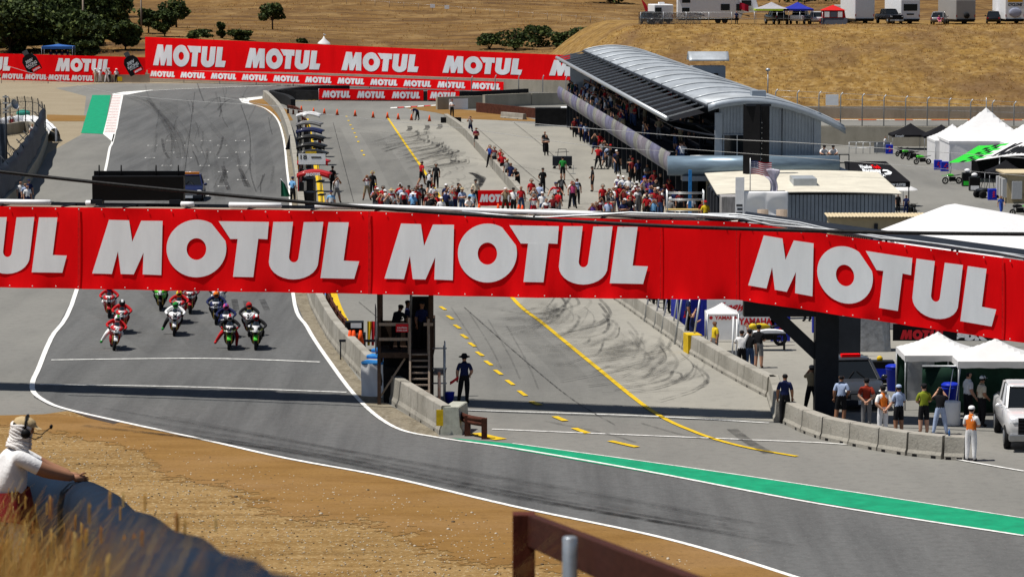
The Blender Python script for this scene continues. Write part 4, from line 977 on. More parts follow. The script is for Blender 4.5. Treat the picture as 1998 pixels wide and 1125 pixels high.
# black hospitality awning
p = Gz(1712, 408, -6); t = thing('hospitality_awning', 'black sloping awning with white lettering above steps beside the pit building', 'awning', (p.x, p.y, -6))
kk = p.y / F
f = lambda u, v: (lerp(lerp(-2.9, -2.8, v), lerp(2.6, .9, v), u), lerp(-2.2, 1.8, v), 2.55 + 1.55 * v)
b = MB(); b.grid(f, 6, 6, smooth=False); b.build('roof', M_bcan, t, solid=.05)
b = MB(); b.grid(lambda u, v: (lerp(-2.9, 2.6, u), -2.2, 2.55 - .45 * v), 6, 1); b.add([(2.6, -2.2, 2.55), (.9, 1.8, 4.1), (1.6, 1.8, 2.4), (2.6, -2.2, 2.1)], [(0, 1, 2, 3)]); b.build('valance', M_bcan, t)
l = MB()
gl = lambda u0, v0, uw, vh: (lambda a, b_: Vector(f(u0 + a * uw, v0 + b_ * vh)) + Vector((0, -.06, .06)))
text(l, 'Weather', gl(.30, .62, .26, .18), 0, 0, .03); text(l, 'Raceway', gl(.32, .38, .36, .24), 0, .15, .05); text(l, 'LAGUNA SECA', gl(.34, .24, .34, .12), 0)
l.build('lettering', M_let, t); l = MB(); text(l, 'ER PIT ROW SUITES', rect_fn((-.2, -2.26, 2.2), (2.4, 0, 0), (0, 0, .24)), 0, 0, .04); l.build('lettering', M_let, t); l = MB()
l.add([Vector(f(u, v)) + Vector((0, -.06, .06)) for u, v in ((.7, .32), (.8, .34), (.86, .44), (.82, .56), (.74, .58), (.7, .5), (.78, .5), (.79, .42), (.7, .4))], [(0, 1, 2, 3, 4, 5, 6, 7, 8)]); l.build('lettering', M_let, t)
l = MB(); text(l, 'Tech', gl(.56, .62, .16, .18), 0, 0, .03); l.build('lettering', M_red, t)
for x in (-2.8, 2.5): MB().tube([(x, -2.1, 0), (x, -2.1, 2.5)], .05, 6).build('post', M_dsteel, t)
s_ = MB()
for k in range(9): s_.box(.2, 1.3, -1.8 + k * .28, -1.5 + k * .28, .16 + k * .24, .22 + k * .24)
s_.build('steps', M_wallp, t); MB().box(-2.6, .0, -1.0, 1.5, 0, 2.2).build('back_wall', M_dkint, t)
p = Gz(1762, 402); t = thing('parasol', 'white parasol open beside the steps under the black awning', 'parasol', p)
MB().tube([(0, 0, 0), (0, 0, 1.9)], .03, 6).build('pole', M_steel, t); MB().lathe([(1.3, 1.45), (1.2, 1.55), (.6, 1.8), (.02, 1.95)], 8, cap=False).build('cover', M_wcloth, t)
# grey power cabinets and tan hut
p = Gz(1985, 398); t = thing('toilet_block', 'tan hut with grey cabinets along its side at the right edge', 'hut', p + Vector((.7, 2.5, 0)))
MB().box(-1.5, 3, -1.6, 3.4, 0, 2.6).build('wall', M_tan, t); MB().box(-1.8, 3.2, -1.8, 3.6, 2.6, 2.75).build('roof', mat('tan_roof_sheet', (.52, .43, .28), .7), t)
for i in range(3): MB().box(-1.9, -1.5, -1.5 + i * 1.6, -.5 + i * 1.6, .5, 2.2).build('cabinet', mat('grey_cabinet', (.42, .43, .44), .5, var=.06), t)
for i in range(2): MB().box(-1.1 + i * 1.3, -.2 + i * 1.3, -1.95, -1.6, .4, 2.0).build('cabinet', MATS['grey_cabinet'], t)
# near right white pop-up canopies
M_silver = mat('silver_sheet', (.55, .56, .58), .4, .3, var=.25, scale=1.5, bump=.6, bscale=4)
M_dgreen = mat('dark_green_screen', (.008, .028, .018), .8, var=.3, scale=2)
p = G(1843, 806); t = canopy('canopy', 'left white pop-up canopy with a silver side sheet behind the watching people', p + Vector((0, 2.2, 0)), 2.75, 2.9, 2.02, .72, M_wcloth, val=.22, cat='canopy', sides=[('b', M_dgreen)])
q = MB(); q.grid(lambda u, v: (lerp(-1.3, -.3, u) + .02, -1.4 + .05 * math.sin(u * 9 + v * 7) + .3 * (1 - v) * u, lerp(.35, 2.0, v)), 10, 10); q.build('side_wall', M_silver, t)
p = G(1936, 818); canopy('canopy', 'right white pop-up canopy sheltering dark equipment by the white pickup', p + Vector((.4, 2.2, 0)), 3.1, 2.9, 2.0, .68, M_wcloth, val=.24, cat='canopy', sides=[('b', M_dgreen), ('r', M_dgreen)])
t = thing('screen_wall', 'dark green mesh screen hung under the white canopies', 'screen', G(1900, 815) + Vector((0, 1.0, 0)))
MB().grid(lambda u, v: (lerp(-1.75, 2.6, u), .04 * math.sin(u * 25), lerp(.05, 1.72, v)), 30, 4).build('cloth', M_dgreen, t, solid=.02); MB().tube([(-1.75, 0, 1.75), (2.6, 0, 1.75)], .04, 6).build('rail', M_steel, t)
t = thing('drum_weight', 'white fabric wrapped barrel tied to the right canopy leg', 'barrel', G(1858, 829))
MB().lathe([(.26, 0), (.29, .05), (.28, .45), (.29, .82), (.26, .86)], 16).build('barrel', M_wht, t)
for x0, x1 in ((-.15, .02), (.12, .28)): MB().tube([(x0, 0, .86), (x0 + .05, 0, 1.3), (x1, .1, 2.0)], .015, 6).build('strap', M_wht, t)
def bin_(label, p, m, h=.95, r=.3):
    t = thing('waste_bin', label, 'bin', p); MB().lathe([(r * .82, 0), (r, h * .9), (r * 1.05, h * .92), (r * 1.05, h), (r * .9, h * 1.02)], 16).build('body', m, t)
    MB().lathe([(r * 1.08, h), (r * 1.08, h * 1.06), (r * .8, h * 1.12)], 16).build('lid', m, t); return t
M_bin = mat('blue_plastic', (.012, .03, .42), .4, var=.08)
bin_('blue plastic bin by the left white canopy', G(1763, 763, 0), M_bin, .95, .34); bin_('blue plastic bin behind the first one at the silver sheet', G(1745, 762, 0), M_bin, .9, .33)
bin_('dark blue bin standing behind the white wrapped barrel', G(1853, 812), M_bin, 1.1, .3)
t = thing('tool_cart', 'black wheeled tool cart with a blue drawer near the bins', 'cart', G(1721, 752))
MB().box(-.45, .45, -.3, .3, .12, .98).build('body', M_blk, t, bevel=.03); MB().box(-.28, .28, -.32, -.3, .3, .7).build('drawer', M_bin, t)
for x in (-.36, .36): MB().lathe([(.12, -.04), (.12, .04)], 10, Matrix.Translation((x, -.28, .12)) @ Matrix.Rotation(PI / 2, 4, 'X')).build('wheel', M_rub, t)
MB().ell((-.1, 0, 1.05), .12, .1, .12, mi=0).build('bag', M_yel, t)
# blue branded tent along the pit wall and the white one in front of it
M_rdeco = mat('red_print', (.55, .02, .03), .6)
p = Vector(((1372 - CX) / F * 147, 147, 0))
t = canopy('canopy', 'royal blue race team canopy with red prints behind the pit wall', p, 2.5, 6, 2.2, .7, M_navy, val=.3, sides=[('f', M_navy), ('l', M_navy)])
rr = random.Random(2)
def marks(t, n, x0, x1, y):
    l = MB()
    for k in range(n):
        x, z = rr.uniform(x0, x1), lerp(.3, 2.0, (k + .5) / n); l.add([(x, y, z), (x + .3, y, z + .05), (x + .2, y, z + .18), (x + .34, y, z + .25), (x + .05, y, z + .16)], [(0, 1, 2, 3, 4)])
    l.build('printed_mark', M_rdeco, t)
marks(t, 8, -1.1, .6, -3.05)
p = Vector(((1411 - CX) / F * 138, 138, -.12))
t = canopy('canopy', 'small white canopy with a red printed valance at the pit wall', p, 1.32, 1.5, 1.85, .42, M_wcloth, val=.32)
l = MB(); text(l, 'YAMAHA', rect_fn((-.35, -.79, 1.62), (.95, 0, 0), (0, 0, .16)), 0, 0, .04)
for k in range(8): l.add([(-.5 + .08 * math.cos(k * PI / 4), -.79, 1.7 + .08 * math.sin(k * PI / 4)), (-.5 + .08 * math.cos((k + 1) * PI / 4), -.79, 1.7 + .08 * math.sin((k + 1) * PI / 4)), (-.5, -.79, 1.7)], [(0, 1, 2)])
l.build('lettering', M_rdeco, t)
t = thing('team_backdrop', 'white team backdrop with red script lettering under the bridge', 'backdrop', ((1448 - CX) / F * 142, 142, 0))
MB().box(-1.45, 1.45, -.03, .03, .1, 1.9).build('panel', M_wht, t)
l = MB(); text(l, 'Freeway', rect_fn((-1.25, -.05, 1.15), (1.9, 0, .1), (.2, 0, .55)), 0, .5, .03); text(l, 'YAMAHA', rect_fn((-.1, -.05, .75), (1.45, 0, 0), (0, 0, .3)), 0, 0, .05); l.build('lettering', M_rdeco, t)
t = thing('banner_stand', 'upright royal blue banner with red marks beside the team backdrop', 'banner', ((1526 - CX) / F * 142, 142, 0))
MB().box(-.42, .42, -.03, .03, .05, 1.95).build('panel', M_navy, t); marks(t, 6, -.4, .05, -.05)
p = Vector(((1288 - CX) / F * 166, 166, 0)); canopy('canopy', 'long black awning over dark equipment far along the pit wall', p, 3.2, 14, 2.1, .3, M_bcan, val=.4, sides=[('b', M_bcan), ('r', M_bcan)])
t = thing('work_table', 'dark work table with a white wing shaped panel in front of the team backdrop', 'table', ((1508 - CX) / F * 139, 139, 0)); MB().box(-.6, .6, -.35, .35, .68, .74).build('top', M_bcan, t)
for x in (-.55, .55):
    for y in (-.3, .3): MB().tube([(x, y, 0), (x, y, .7)], .025, 6).build('leg', M_dsteel, t)
tag(MB().loft([[(x, y, 140.0 * 0 + .78 + z) for y, z in ((-.2, 0), (.2, 0), (.2, .05 + .12 * (1 - abs(x) / .75)), (-.2, .05 + .12 * (1 - abs(x) / .75)))] for x in (-.75, -.2, .2, .75)], smooth=False).build('fairing_panel', M_wht), 'white wing shaped panel lying on the dark work table', 'panel').location = Vector(((1508 - CX) / F * 139, 139, .75))
# row of slim poles along the pit wall (photographers' fence)
pk = [(1205, 583), (1233, 606), (1245, 617), (1268, 627), (1286, 641), (1299, 651), (1312, 660), (1326, 667), (1345, 676), (1363, 684), (1384, 695)]
for i, (x, y) in enumerate([(1247, 612), (1266, 628), (1285, 641), (1299, 651), (1318, 661), (1325, 672), (1340, 682), (1358, 688)]):
    q = G(x, y) + Vector((-.2, 0, 0)); tag(MB().tube([q, q + Vector((.42, .3, 2.6))], .04, 7).build('canopy_pole', M_steel), f'{ORD[i]} leaning white pole from the far end of the pit wall row', 'pole', 'leaning poles along the pit wall')
for i, (x, y) in enumerate(((1428, 718), (1435, 724))):
    q = G(x, y); tag(MB().tube([q, q + Vector((.05, 0, 2.1))], .035, 7).build('canopy_pole', M_wht), ('left' if i == 0 else 'right') + ' of two slim white poles by the man in the white shirt', 'pole')
# ================================================================ people
# one continuous skinned body per pose; slots: 0 skin 1 shirt 2 trousers 3 lower leg 4 shoes 5 hair 6 forearm 7 chest bib
BASE = dict(pelvis=(0, 0, .95, .125), spine=(0, 0, 1.14, .118), chest=(0, .0, 1.33, .138), nb=(0, .005, 1.46, .07), nk=(0, -.005, 1.52, .052),
    h0=(0, -.02, 1.585, .072), h1=(0, -.022, 1.65, .098), h2=(0, -.005, 1.725, .078),
    sl=(-.175, 0, 1.405, .068), el=(-.245, .02, 1.13, .046), wl=(-.25, -.05, .90, .032),
    sr=(.175, 0, 1.405, .068), er=(.245, .02, 1.13, .046), wr=(.25, -.05, .90, .032),
    hl=(-.09, 0, .90, .09), kl=(-.11, -.015, .50, .064), al=(-.12, .02, .10, .042), tl=(-.135, -.13, .035, .036),
    hr=(.09, 0, .90, .09), kr=(.11, -.015, .50, .064), ar=(.12, .02, .10, .042), tr=(.135, -.13, .035, .036))
EDG = [('pelvis', 'spine', 1), ('spine', 'chest', 1), ('chest', 'nb', 1), ('nb', 'nk', 0), ('nk', 'h0', 0), ('h0', 'h1', 0), ('h1', 'h2', 0),
       ('chest', 'sl', 1), ('sl', 'el', 1), ('el', 'wl', 6), ('chest', 'sr', 1), ('sr', 'er', 1), ('er', 'wr', 6),
       ('pelvis', 'hl', 2), ('hl', 'kl', 2), ('kl', 'al', 3), ('al', 'tl', 4), ('pelvis', 'hr', 2), ('hr', 'kr', 2), ('kr', 'ar', 3), ('ar', 'tr', 4)]
def pose(**k):
    d = dict(BASE)
    for a, b in k.items(): d[a] = tuple(b) + (BASE[a][3],) if len(b) == 3 else b
    return d
def shift(d, keys, v):
    for k in keys: q = d[k]; d[k] = (q[0] + v[0], q[1] + v[1], q[2] + v[2], q[3])
    return d
UP = ('spine', 'chest', 'nb', 'nk', 'h0', 'h1', 'h2', 'sl', 'el', 'wl', 'sr', 'er', 'wr')
POSES = {
    'stand': pose(),
    'relaxed': pose(hl=(-.09, 0, .9), kl=(-.1, -.03, .5), al=(-.09, .0, .1), tl=(-.14, -.13, .035), kr=(.15, -.05, .5), ar=(.2, .0, .1), tr=(.25, -.13, .035), el=(-.27, .05, 1.15), wl=(-.19, -.14, 1.0)),
    'folded': pose(el=(-.25, -.05, 1.13), wl=(.06, -.2, 1.18), er=(.25, -.05, 1.12), wr=(-.08, -.21, 1.14)),
    'photo': pose(el=(-.27, -.16, 1.30), wl=(-.09, -.24, 1.58), er=(.27, -.16, 1.30), wr=(.09, -.24, 1.58), kl=(-.17, -.01, .5), al=(-.24, .02, .1), tl=(-.28, -.12, .035), kr=(.17, -.01, .5), ar=(.24, .02, .1), tr=(.28, -.12, .035)),
    'hips': pose(el=(-.36, .06, 1.15), wl=(-.17, .0, 1.0), er=(.36, .06, 1.15), wr=(.17, .0, 1.0), kr=(.15, 0, .5), ar=(.19, .02, .1), tr=(.22, -.12, .035)),
    'wide': pose(el=(-.38, .02, 1.2), wl=(-.47, -.1, .98), er=(.38, .02, 1.2), wr=(.5, -.1, 1.0), kl=(-.19, -.01, .5), al=(-.27, .02, .1), tl=(-.31, -.12, .035), kr=(.19, -.01, .5), ar=(.25, .02, .1), tr=(.3, -.12, .035)),
    'walk': pose(kl=(-.1, -.17, .53), al=(-.1, -.22, .12), tl=(-.11, -.38, .07), kr=(.1, .05, .5), ar=(.1, .33, .16), tr=(.11, .24, .05), el=(-.25, .14, 1.15), wl=(-.25, .1, .92), er=(.25, -.08, 1.15), wr=(.22, -.26, 1.0)),
    'behind': pose(el=(-.28, .1, 1.13), wl=(-.06, .19, .95), er=(.28, .1, 1.13), wr=(.06, .19, .93)),
    'sit': pose(pelvis=(0, 0, .5, .13), spine=(0, .02, .68, .12), chest=(0, .02, .87, .138), nb=(0, .0, 1.0), nk=(0, -.02, 1.06), h0=(0, -.04, 1.125), h1=(0, -.045, 1.19), h2=(0, -.03, 1.265),
        sl=(-.175, 0, .945), el=(-.25, -.06, .68), wl=(-.16, -.28, .58), sr=(.175, 0, .945), er=(.25, -.06, .68), wr=(.16, -.28, .58),
        hl=(-.1, -.03, .49), kl=(-.14, -.42, .5), al=(-.14, -.42, .1), tl=(-.15, -.57, .035), hr=(.1, -.03, .49), kr=(.14, -.42, .5), ar=(.14, -.42, .1), tr=(.15, -.57, .035)),
    'bend': pose(pelvis=(.2, 0, .92), spine=(.05, -.02, 1.07), chest=(-.13, -.04, 1.12), nb=(-.25, -.05, 1.12), nk=(-.31, -.05, 1.1), h0=(-.37, -.06, 1.06), h1=(-.42, -.07, 1.02), h2=(-.47, -.06, .96),
        sl=(-.17, -.2, 1.08), el=(-.25, -.22, .82), wl=(-.3, -.18, .58), sr=(-.14, .14, 1.1), er=(-.2, .16, .84), wr=(-.28, .1, .6),
        hl=(.18, -.09, .88), kl=(.05, -.11, .48), al=(.02, -.1, .1), tl=(-.12, -.12, .035), hr=(.25, .09, .88), kr=(.27, .1, .48), ar=(.34, .1, .1), tr=(.2, .12, .035)),
    'lean': pose(pelvis=(0, .05, .93), spine=(0, -.03, 1.1), chest=(0, -.14, 1.26), nb=(0, -.22, 1.37), nk=(0, -.26, 1.42), h0=(0, -.3, 1.47), h1=(0, -.33, 1.53), h2=(0, -.33, 1.6),
        sl=(-.175, -.18, 1.33), el=(-.26, -.34, 1.12), wl=(-.18, -.52, 1.1), sr=(.175, -.18, 1.33), er=(.26, -.34, 1.12), wr=(.18, -.52, 1.1), kr=(.16, -.1, .5), ar=(.2, .05, .1), tr=(.24, -.09, .035)),
    'reach': pose(el=(-.27, -.05, 1.62), wl=(-.2, -.15, 1.84), er=(.27, -.1, 1.2), wr=(.2, -.3, 1.32)),
    'onearm': pose(el=(-.26, .04, 1.13), wl=(-.3, -.1, .92), er=(.3, -.05, 1.16), wr=(.38, -.2, 1.22), kl=(-.15, -.01, .5), al=(-.19, .02, .1), tl=(-.23, -.12, .035)),
    'ride': pose(pelvis=(0, .36, .90, .135), spine=(0, .2, 1.05, .125), chest=(0, .0, 1.15, .15), nb=(0, -.1, 1.22), nk=(0, -.14, 1.24), h0=(0, -.19, 1.26), h1=(0, -.22, 1.31), h2=(0, -.2, 1.38),
        sl=(-.2, -.02, 1.19), el=(-.42, -.2, 1.0), wl=(-.34, -.46, .93), sr=(.2, -.02, 1.19), er=(.42, -.2, 1.0), wr=(.34, -.46, .93),
        hl=(-.12, .32, .86), kl=(-.29, .0, .68), al=(-.2, .35, .42), tl=(-.21, .2, .37), hr=(.12, .32, .86), kr=(.29, .0, .68), ar=(.2, .35, .42), tr=(.21, .2, .37)),
}
POSES['ride_foot'] = dict(POSES['ride'], kl=(-.36, -.02, .6, .064), al=(-.5, .1, .26, .045), tl=(-.54, -.04, .2, .04))
POSES['ride_feet'] = dict(POSES['ride_foot'], kr=(.33, .0, .56, .064), ar=(.31, .12, .2, .045), tr=(.32, -.02, .14, .04), al=(-.56, .08, .26, .045), tl=(-.6, -.06, .2, .04))
PH = mat('skin_light', (.50, .28, .19), .55, var=.08); PD = mat('skin_tan', (.30, .15, .09), .55, var=.08)
def hand(mb, w_, e, curl=.5, side=1):
    """palm, four unequal fingers and a side thumb continuing the forearm"""
    w_, e = Vector(w_[:3]), Vector(e[:3]); d = (w_ - e).normalized()
    a = d.cross(Vector((0, 1, .2))).normalized(); n_ = a.cross(d).normalized()
    c = w_ + d * .05
    mb.tube([w_ - d * .02, w_ + d * .03, w_ + d * .09], [.03, .04, .037], 7)
    for k, (o, L_) in enumerate(((-.028, .068), (-.009, .078), (.010, .074), (.028, .056))):
        p = w_ + d * .085 + a * o
        q = p + d * L_ * .5 + n_ * L_ * .22 * curl; r = q + d * L_ * .42 + n_ * L_ * .5 * curl
        mb.tube([p, q, r], [.0105, .0095, .007], 5)
    p = w_ + d * .035 + a * (-.034 * side)
    mb.tube([p, p + d * .03 - a * .025 * side + n_ * .012, p + d * .065 - a * .03 * side + n_ * .03], [.012, .011, .008], 5)
def RF(k): return 1.12 if k[0] == 'h' and k[1:] in ('0', '1', '2') else 1.2 if k in ('nb', 'nk') else 1.42 if k[0] in 'ekhat' and len(k) == 2 else 1.3
def skinned(name, J, edges, root, sub=1):
    ks = list(J); me = bpy.data.meshes.new('tmp'); me.from_pydata([J[k][:3] for k in ks], [(ks.index(a), ks.index(b)) for a, b, _ in edges], [])
    o = bpy.data.objects.new('tmp', me); COL.objects.link(o)
    o.modifiers.new('s', 'SKIN')
    if not me.skin_vertices: raise RuntimeError('no skin layer')
    for i, k in enumerate(ks):
        sv = me.skin_vertices[0].data[i]; f_ = RF(k); sv.radius = (J[k][3] * f_, J[k][3] * f_); sv.use_root = (k == root)
    o.modifiers['s'].use_smooth_shade = True; o.modifiers['s'].branch_smoothing = .5
    m = o.modifiers.new('u', 'SUBSURF'); m.levels = sub; m.render_levels = sub
    dg = bpy.context.evaluated_depsgraph_get(); r = bpy.data.meshes.new_from_object(o.evaluated_get(dg))
    bpy.data.objects.remove(o); bpy.data.meshes.remove(me); r.name = name
    return r
_pm = {}
def person_mesh(pn, sub=1):
    if (pn, sub) in _pm: return _pm[(pn, sub)]
    J = POSES[pn]; sk_ = skinned('body', J, EDG, 'pelvis', sub)
    vs = [v.co.copy() for v in sk_.vertices]; fs = [tuple(p.vertices) for p in sk_.polygons]; bpy.data.meshes.remove(sk_)
    # flatten the trunk front to back
    mb = MB(); seg = [(Vector(J[a][:3]), Vector(J[b][:3]), J[a][3], J[b][3], pt, a, b) for a, b, pt in EDG]
    mb.v = [tuple(v) for v in vs]; h1 = Vector(J['h1'][:3]); h0 = Vector(J['h0'][:3]); h2 = Vector(J['h2'][:3]); up = (h2 - h0).normalized()
    fwd = Vector((0, -1, 0)); fwd = (fwd - up * fwd.dot(up)).normalized(); rt = fwd.cross(up)
    for f in fs:
        c = sum((vs[i] for i in f), Vector()) / len(f); best = None
        for p, q, ra, rb, pt, a, b in seg:
            d = q - p; t = max(0, min(1, (c - p).dot(d) / d.dot(d))); dist = (c - p - d * t).length / lerp(ra, rb, t)
            if best is None or dist < best[0]: best = (dist, pt, a, b, t)
        pt = best[1]
        if pt == 1 and best[2] == 'pelvis' and best[4] < .35: pt = 2
        if pt == 1 and best[2] in ('spine', 'chest', 'pelvis') and best[3] in ('spine', 'chest', 'nb'): pt = 7
        if pt == 1 and best[2] in ('sl', 'sr') and best[4] > .8: pt = 6
        if pt == 0 and best[2] in ('h0', 'h1'):
            r = c - h1
            if r.dot(up) > .045 or (r.dot(fwd) < -.03 and r.dot(up) > -.05): pt = 5
        mb.f.append(f); mb.m.append(pt); mb.sm.append(True)
    # face: nose, brow, ears, eyes
    Mx = Matrix(((rt.x, -fwd.x, up.x, h1.x), (rt.y, -fwd.y, up.y, h1.y), (rt.z, -fwd.z, up.z, h1.z), (0, 0, 0, 1)))
    k = len(mb.v)
    if not pn.startswith('ride'):
        mb.ell((0, -.096, -.012), .014, .022, .02, 6, 4, 0, Mx)
        for s in (-1, 1): mb.ell((s * .09, .0, -.01), .012, .02, .028, 6, 4, 0, Mx); mb.ell((s * .033, -.083, .014), .013, .012, .008, 6, 4, 5, Mx)
        mb.ell((0, -.082, -.05), .022, .012, .006, 6, 4, 5, Mx)
    for s, a, b in ((1, 'wl', 'el'), (-1, 'wr', 'er')): hand(mb, J[a], J[b], .9 if pn in ('folded', 'photo', 'hips') or pn.startswith('ride') else .5, s)
    me = mb.mesh('person_' + pn, [PH] * 8)
    _pm[(pn, sub)] = (me, Mx); return _pm[(pn, sub)]
# headgear, in head space
def hg(kind):
    b = MB()
    if kind == 'cap':
        b.lathe([(.108, .03), (.106, .06), (.09, .095), (.05, .115), (.0, .12)], 12, cap=False)
        b.grid(lambda u, v: (lerp(-.07, .07, u), -.1 - .075 * v * math.sin(PI * (.15 + .7 * u)), .035 - .02 * v), 6, 3)
    elif kind == 'hat':
        b.lathe([(.21, .02), (.15, .035), (.112, .04), (.105, .08), (.08, .13), (.0, .14)], 14, cap=False)
    elif kind == 'headset':
        b.tube([(-.115, 0, 0), (-.118, 0, .06), (-.07, 0, .115), (0, 0, .13), (.07, 0, .115), (.118, 0, .06), (.115, 0, 0)], .014, 6)
        for s in (-1, 1): b.lathe([(.04, -.02), (.045, .0), (.035, .02)], 10, Matrix.Translation((s * .118, 0, -.01)) @ Matrix.Rotation(PI / 2, 4, 'Y'))
    elif kind == 'helmet':
        b.ell((0, -.005, .02), .135, .165, .15, 14, 10)
    elif kind == 'visor':
        b.grid(lambda u, v: (.125 * math.sin(lerp(-1.05, 1.05, u)), -.008 - .168 * math.cos(lerp(-1.05, 1.05, u)) * (1 - .25 * (v - .5) ** 2), lerp(-.05, .055, v)), 8, 4)
    elif kind == 'longhair':
        b.ell((0, .05, -.08), .09, .05, .18, 10, 8)
    return b
_hg = {}
def headgear(kind, m, root, Mx):
    if kind not in _hg: _hg[kind] = hg(kind).mesh(kind, [m])
    o = bpy.data.objects.new({'hat': 'sun_hat', 'longhair': 'hair'}.get(kind, kind), _hg[kind]); COL.objects.link(o)
    o.material_slots[0].link = 'OBJECT'; o.material_slots[0].material = m
    o.parent = root; o.matrix_local = Mx; return o
CLR = {'rust': (.26, .03, .015), 'dark lime': (.20, .24, .02), 'red': (.42, .012, .016), 'white': (.74, .74, .75), 'black': (.012, .012, .014), 'navy': (.012, .018, .07), 'blue': (.03, .08, .38), 'light blue': (.16, .38, .66), 'grey': (.18, .18, .185),
       'khaki': (.30, .24, .15), 'jeans': (.04, .07, .15), 'purple': (.10, .05, .25), 'pink': (.55, .08, .22), 'yellow': (.62, .45, .02), 'orange': (.65, .16, .02), 'dark red': (.14, .01, .012), 'green': (.02, .22, .04),
       'brown': (.06, .03, .016), 'tan': (.42, .32, .18), 'olive': (.10, .09, .03), 'maroon': (.18, .015, .03), 'cream': (.62, .55, .42), 'pale blue': (.34, .42, .60), 'dark green': (.01, .05, .03), 'lime': (.42, .52, .05)}
def cm(n): return cloth(CLR[n])
PEOPLE = []
def person(pn, loc, rz, shirt, legs, short, label, head=None, headc='black', bib=None, sleeve=False, skin=0, hair='brown', shoes='black', group=None, h=1.0, sub=1, lower=None, cat='person', tilt=None):
    me, Mx = person_mesh(pn, sub)
    o = bpy.data.objects.new('person', me); COL.objects.link(o)
    o.location = loc; o.rotation_euler = (0, 0, rz); o.scale = (h, h, h)
    if tilt: o.rotation_euler = (0, tilt, rz)
    sk_ = PD if skin else PH
    ms = [sk_, cm(shirt), cm(legs), sk_ if short else cm(lower or legs), cm(shoes), cm(hair), cm(shirt) if sleeve else sk_, cm(bib or shirt)]
    for i, m in enumerate(ms): o.material_slots[i].link = 'OBJECT'; o.material_slots[i].material = m
    if head:
        for k, q in enumerate(head.split('+')): headgear(q, cm(headc) if q != 'visor' and k == 0 else (cm('black')), o, Mx)
    tag(o, label, cat, group); PEOPLE.append(o); return o
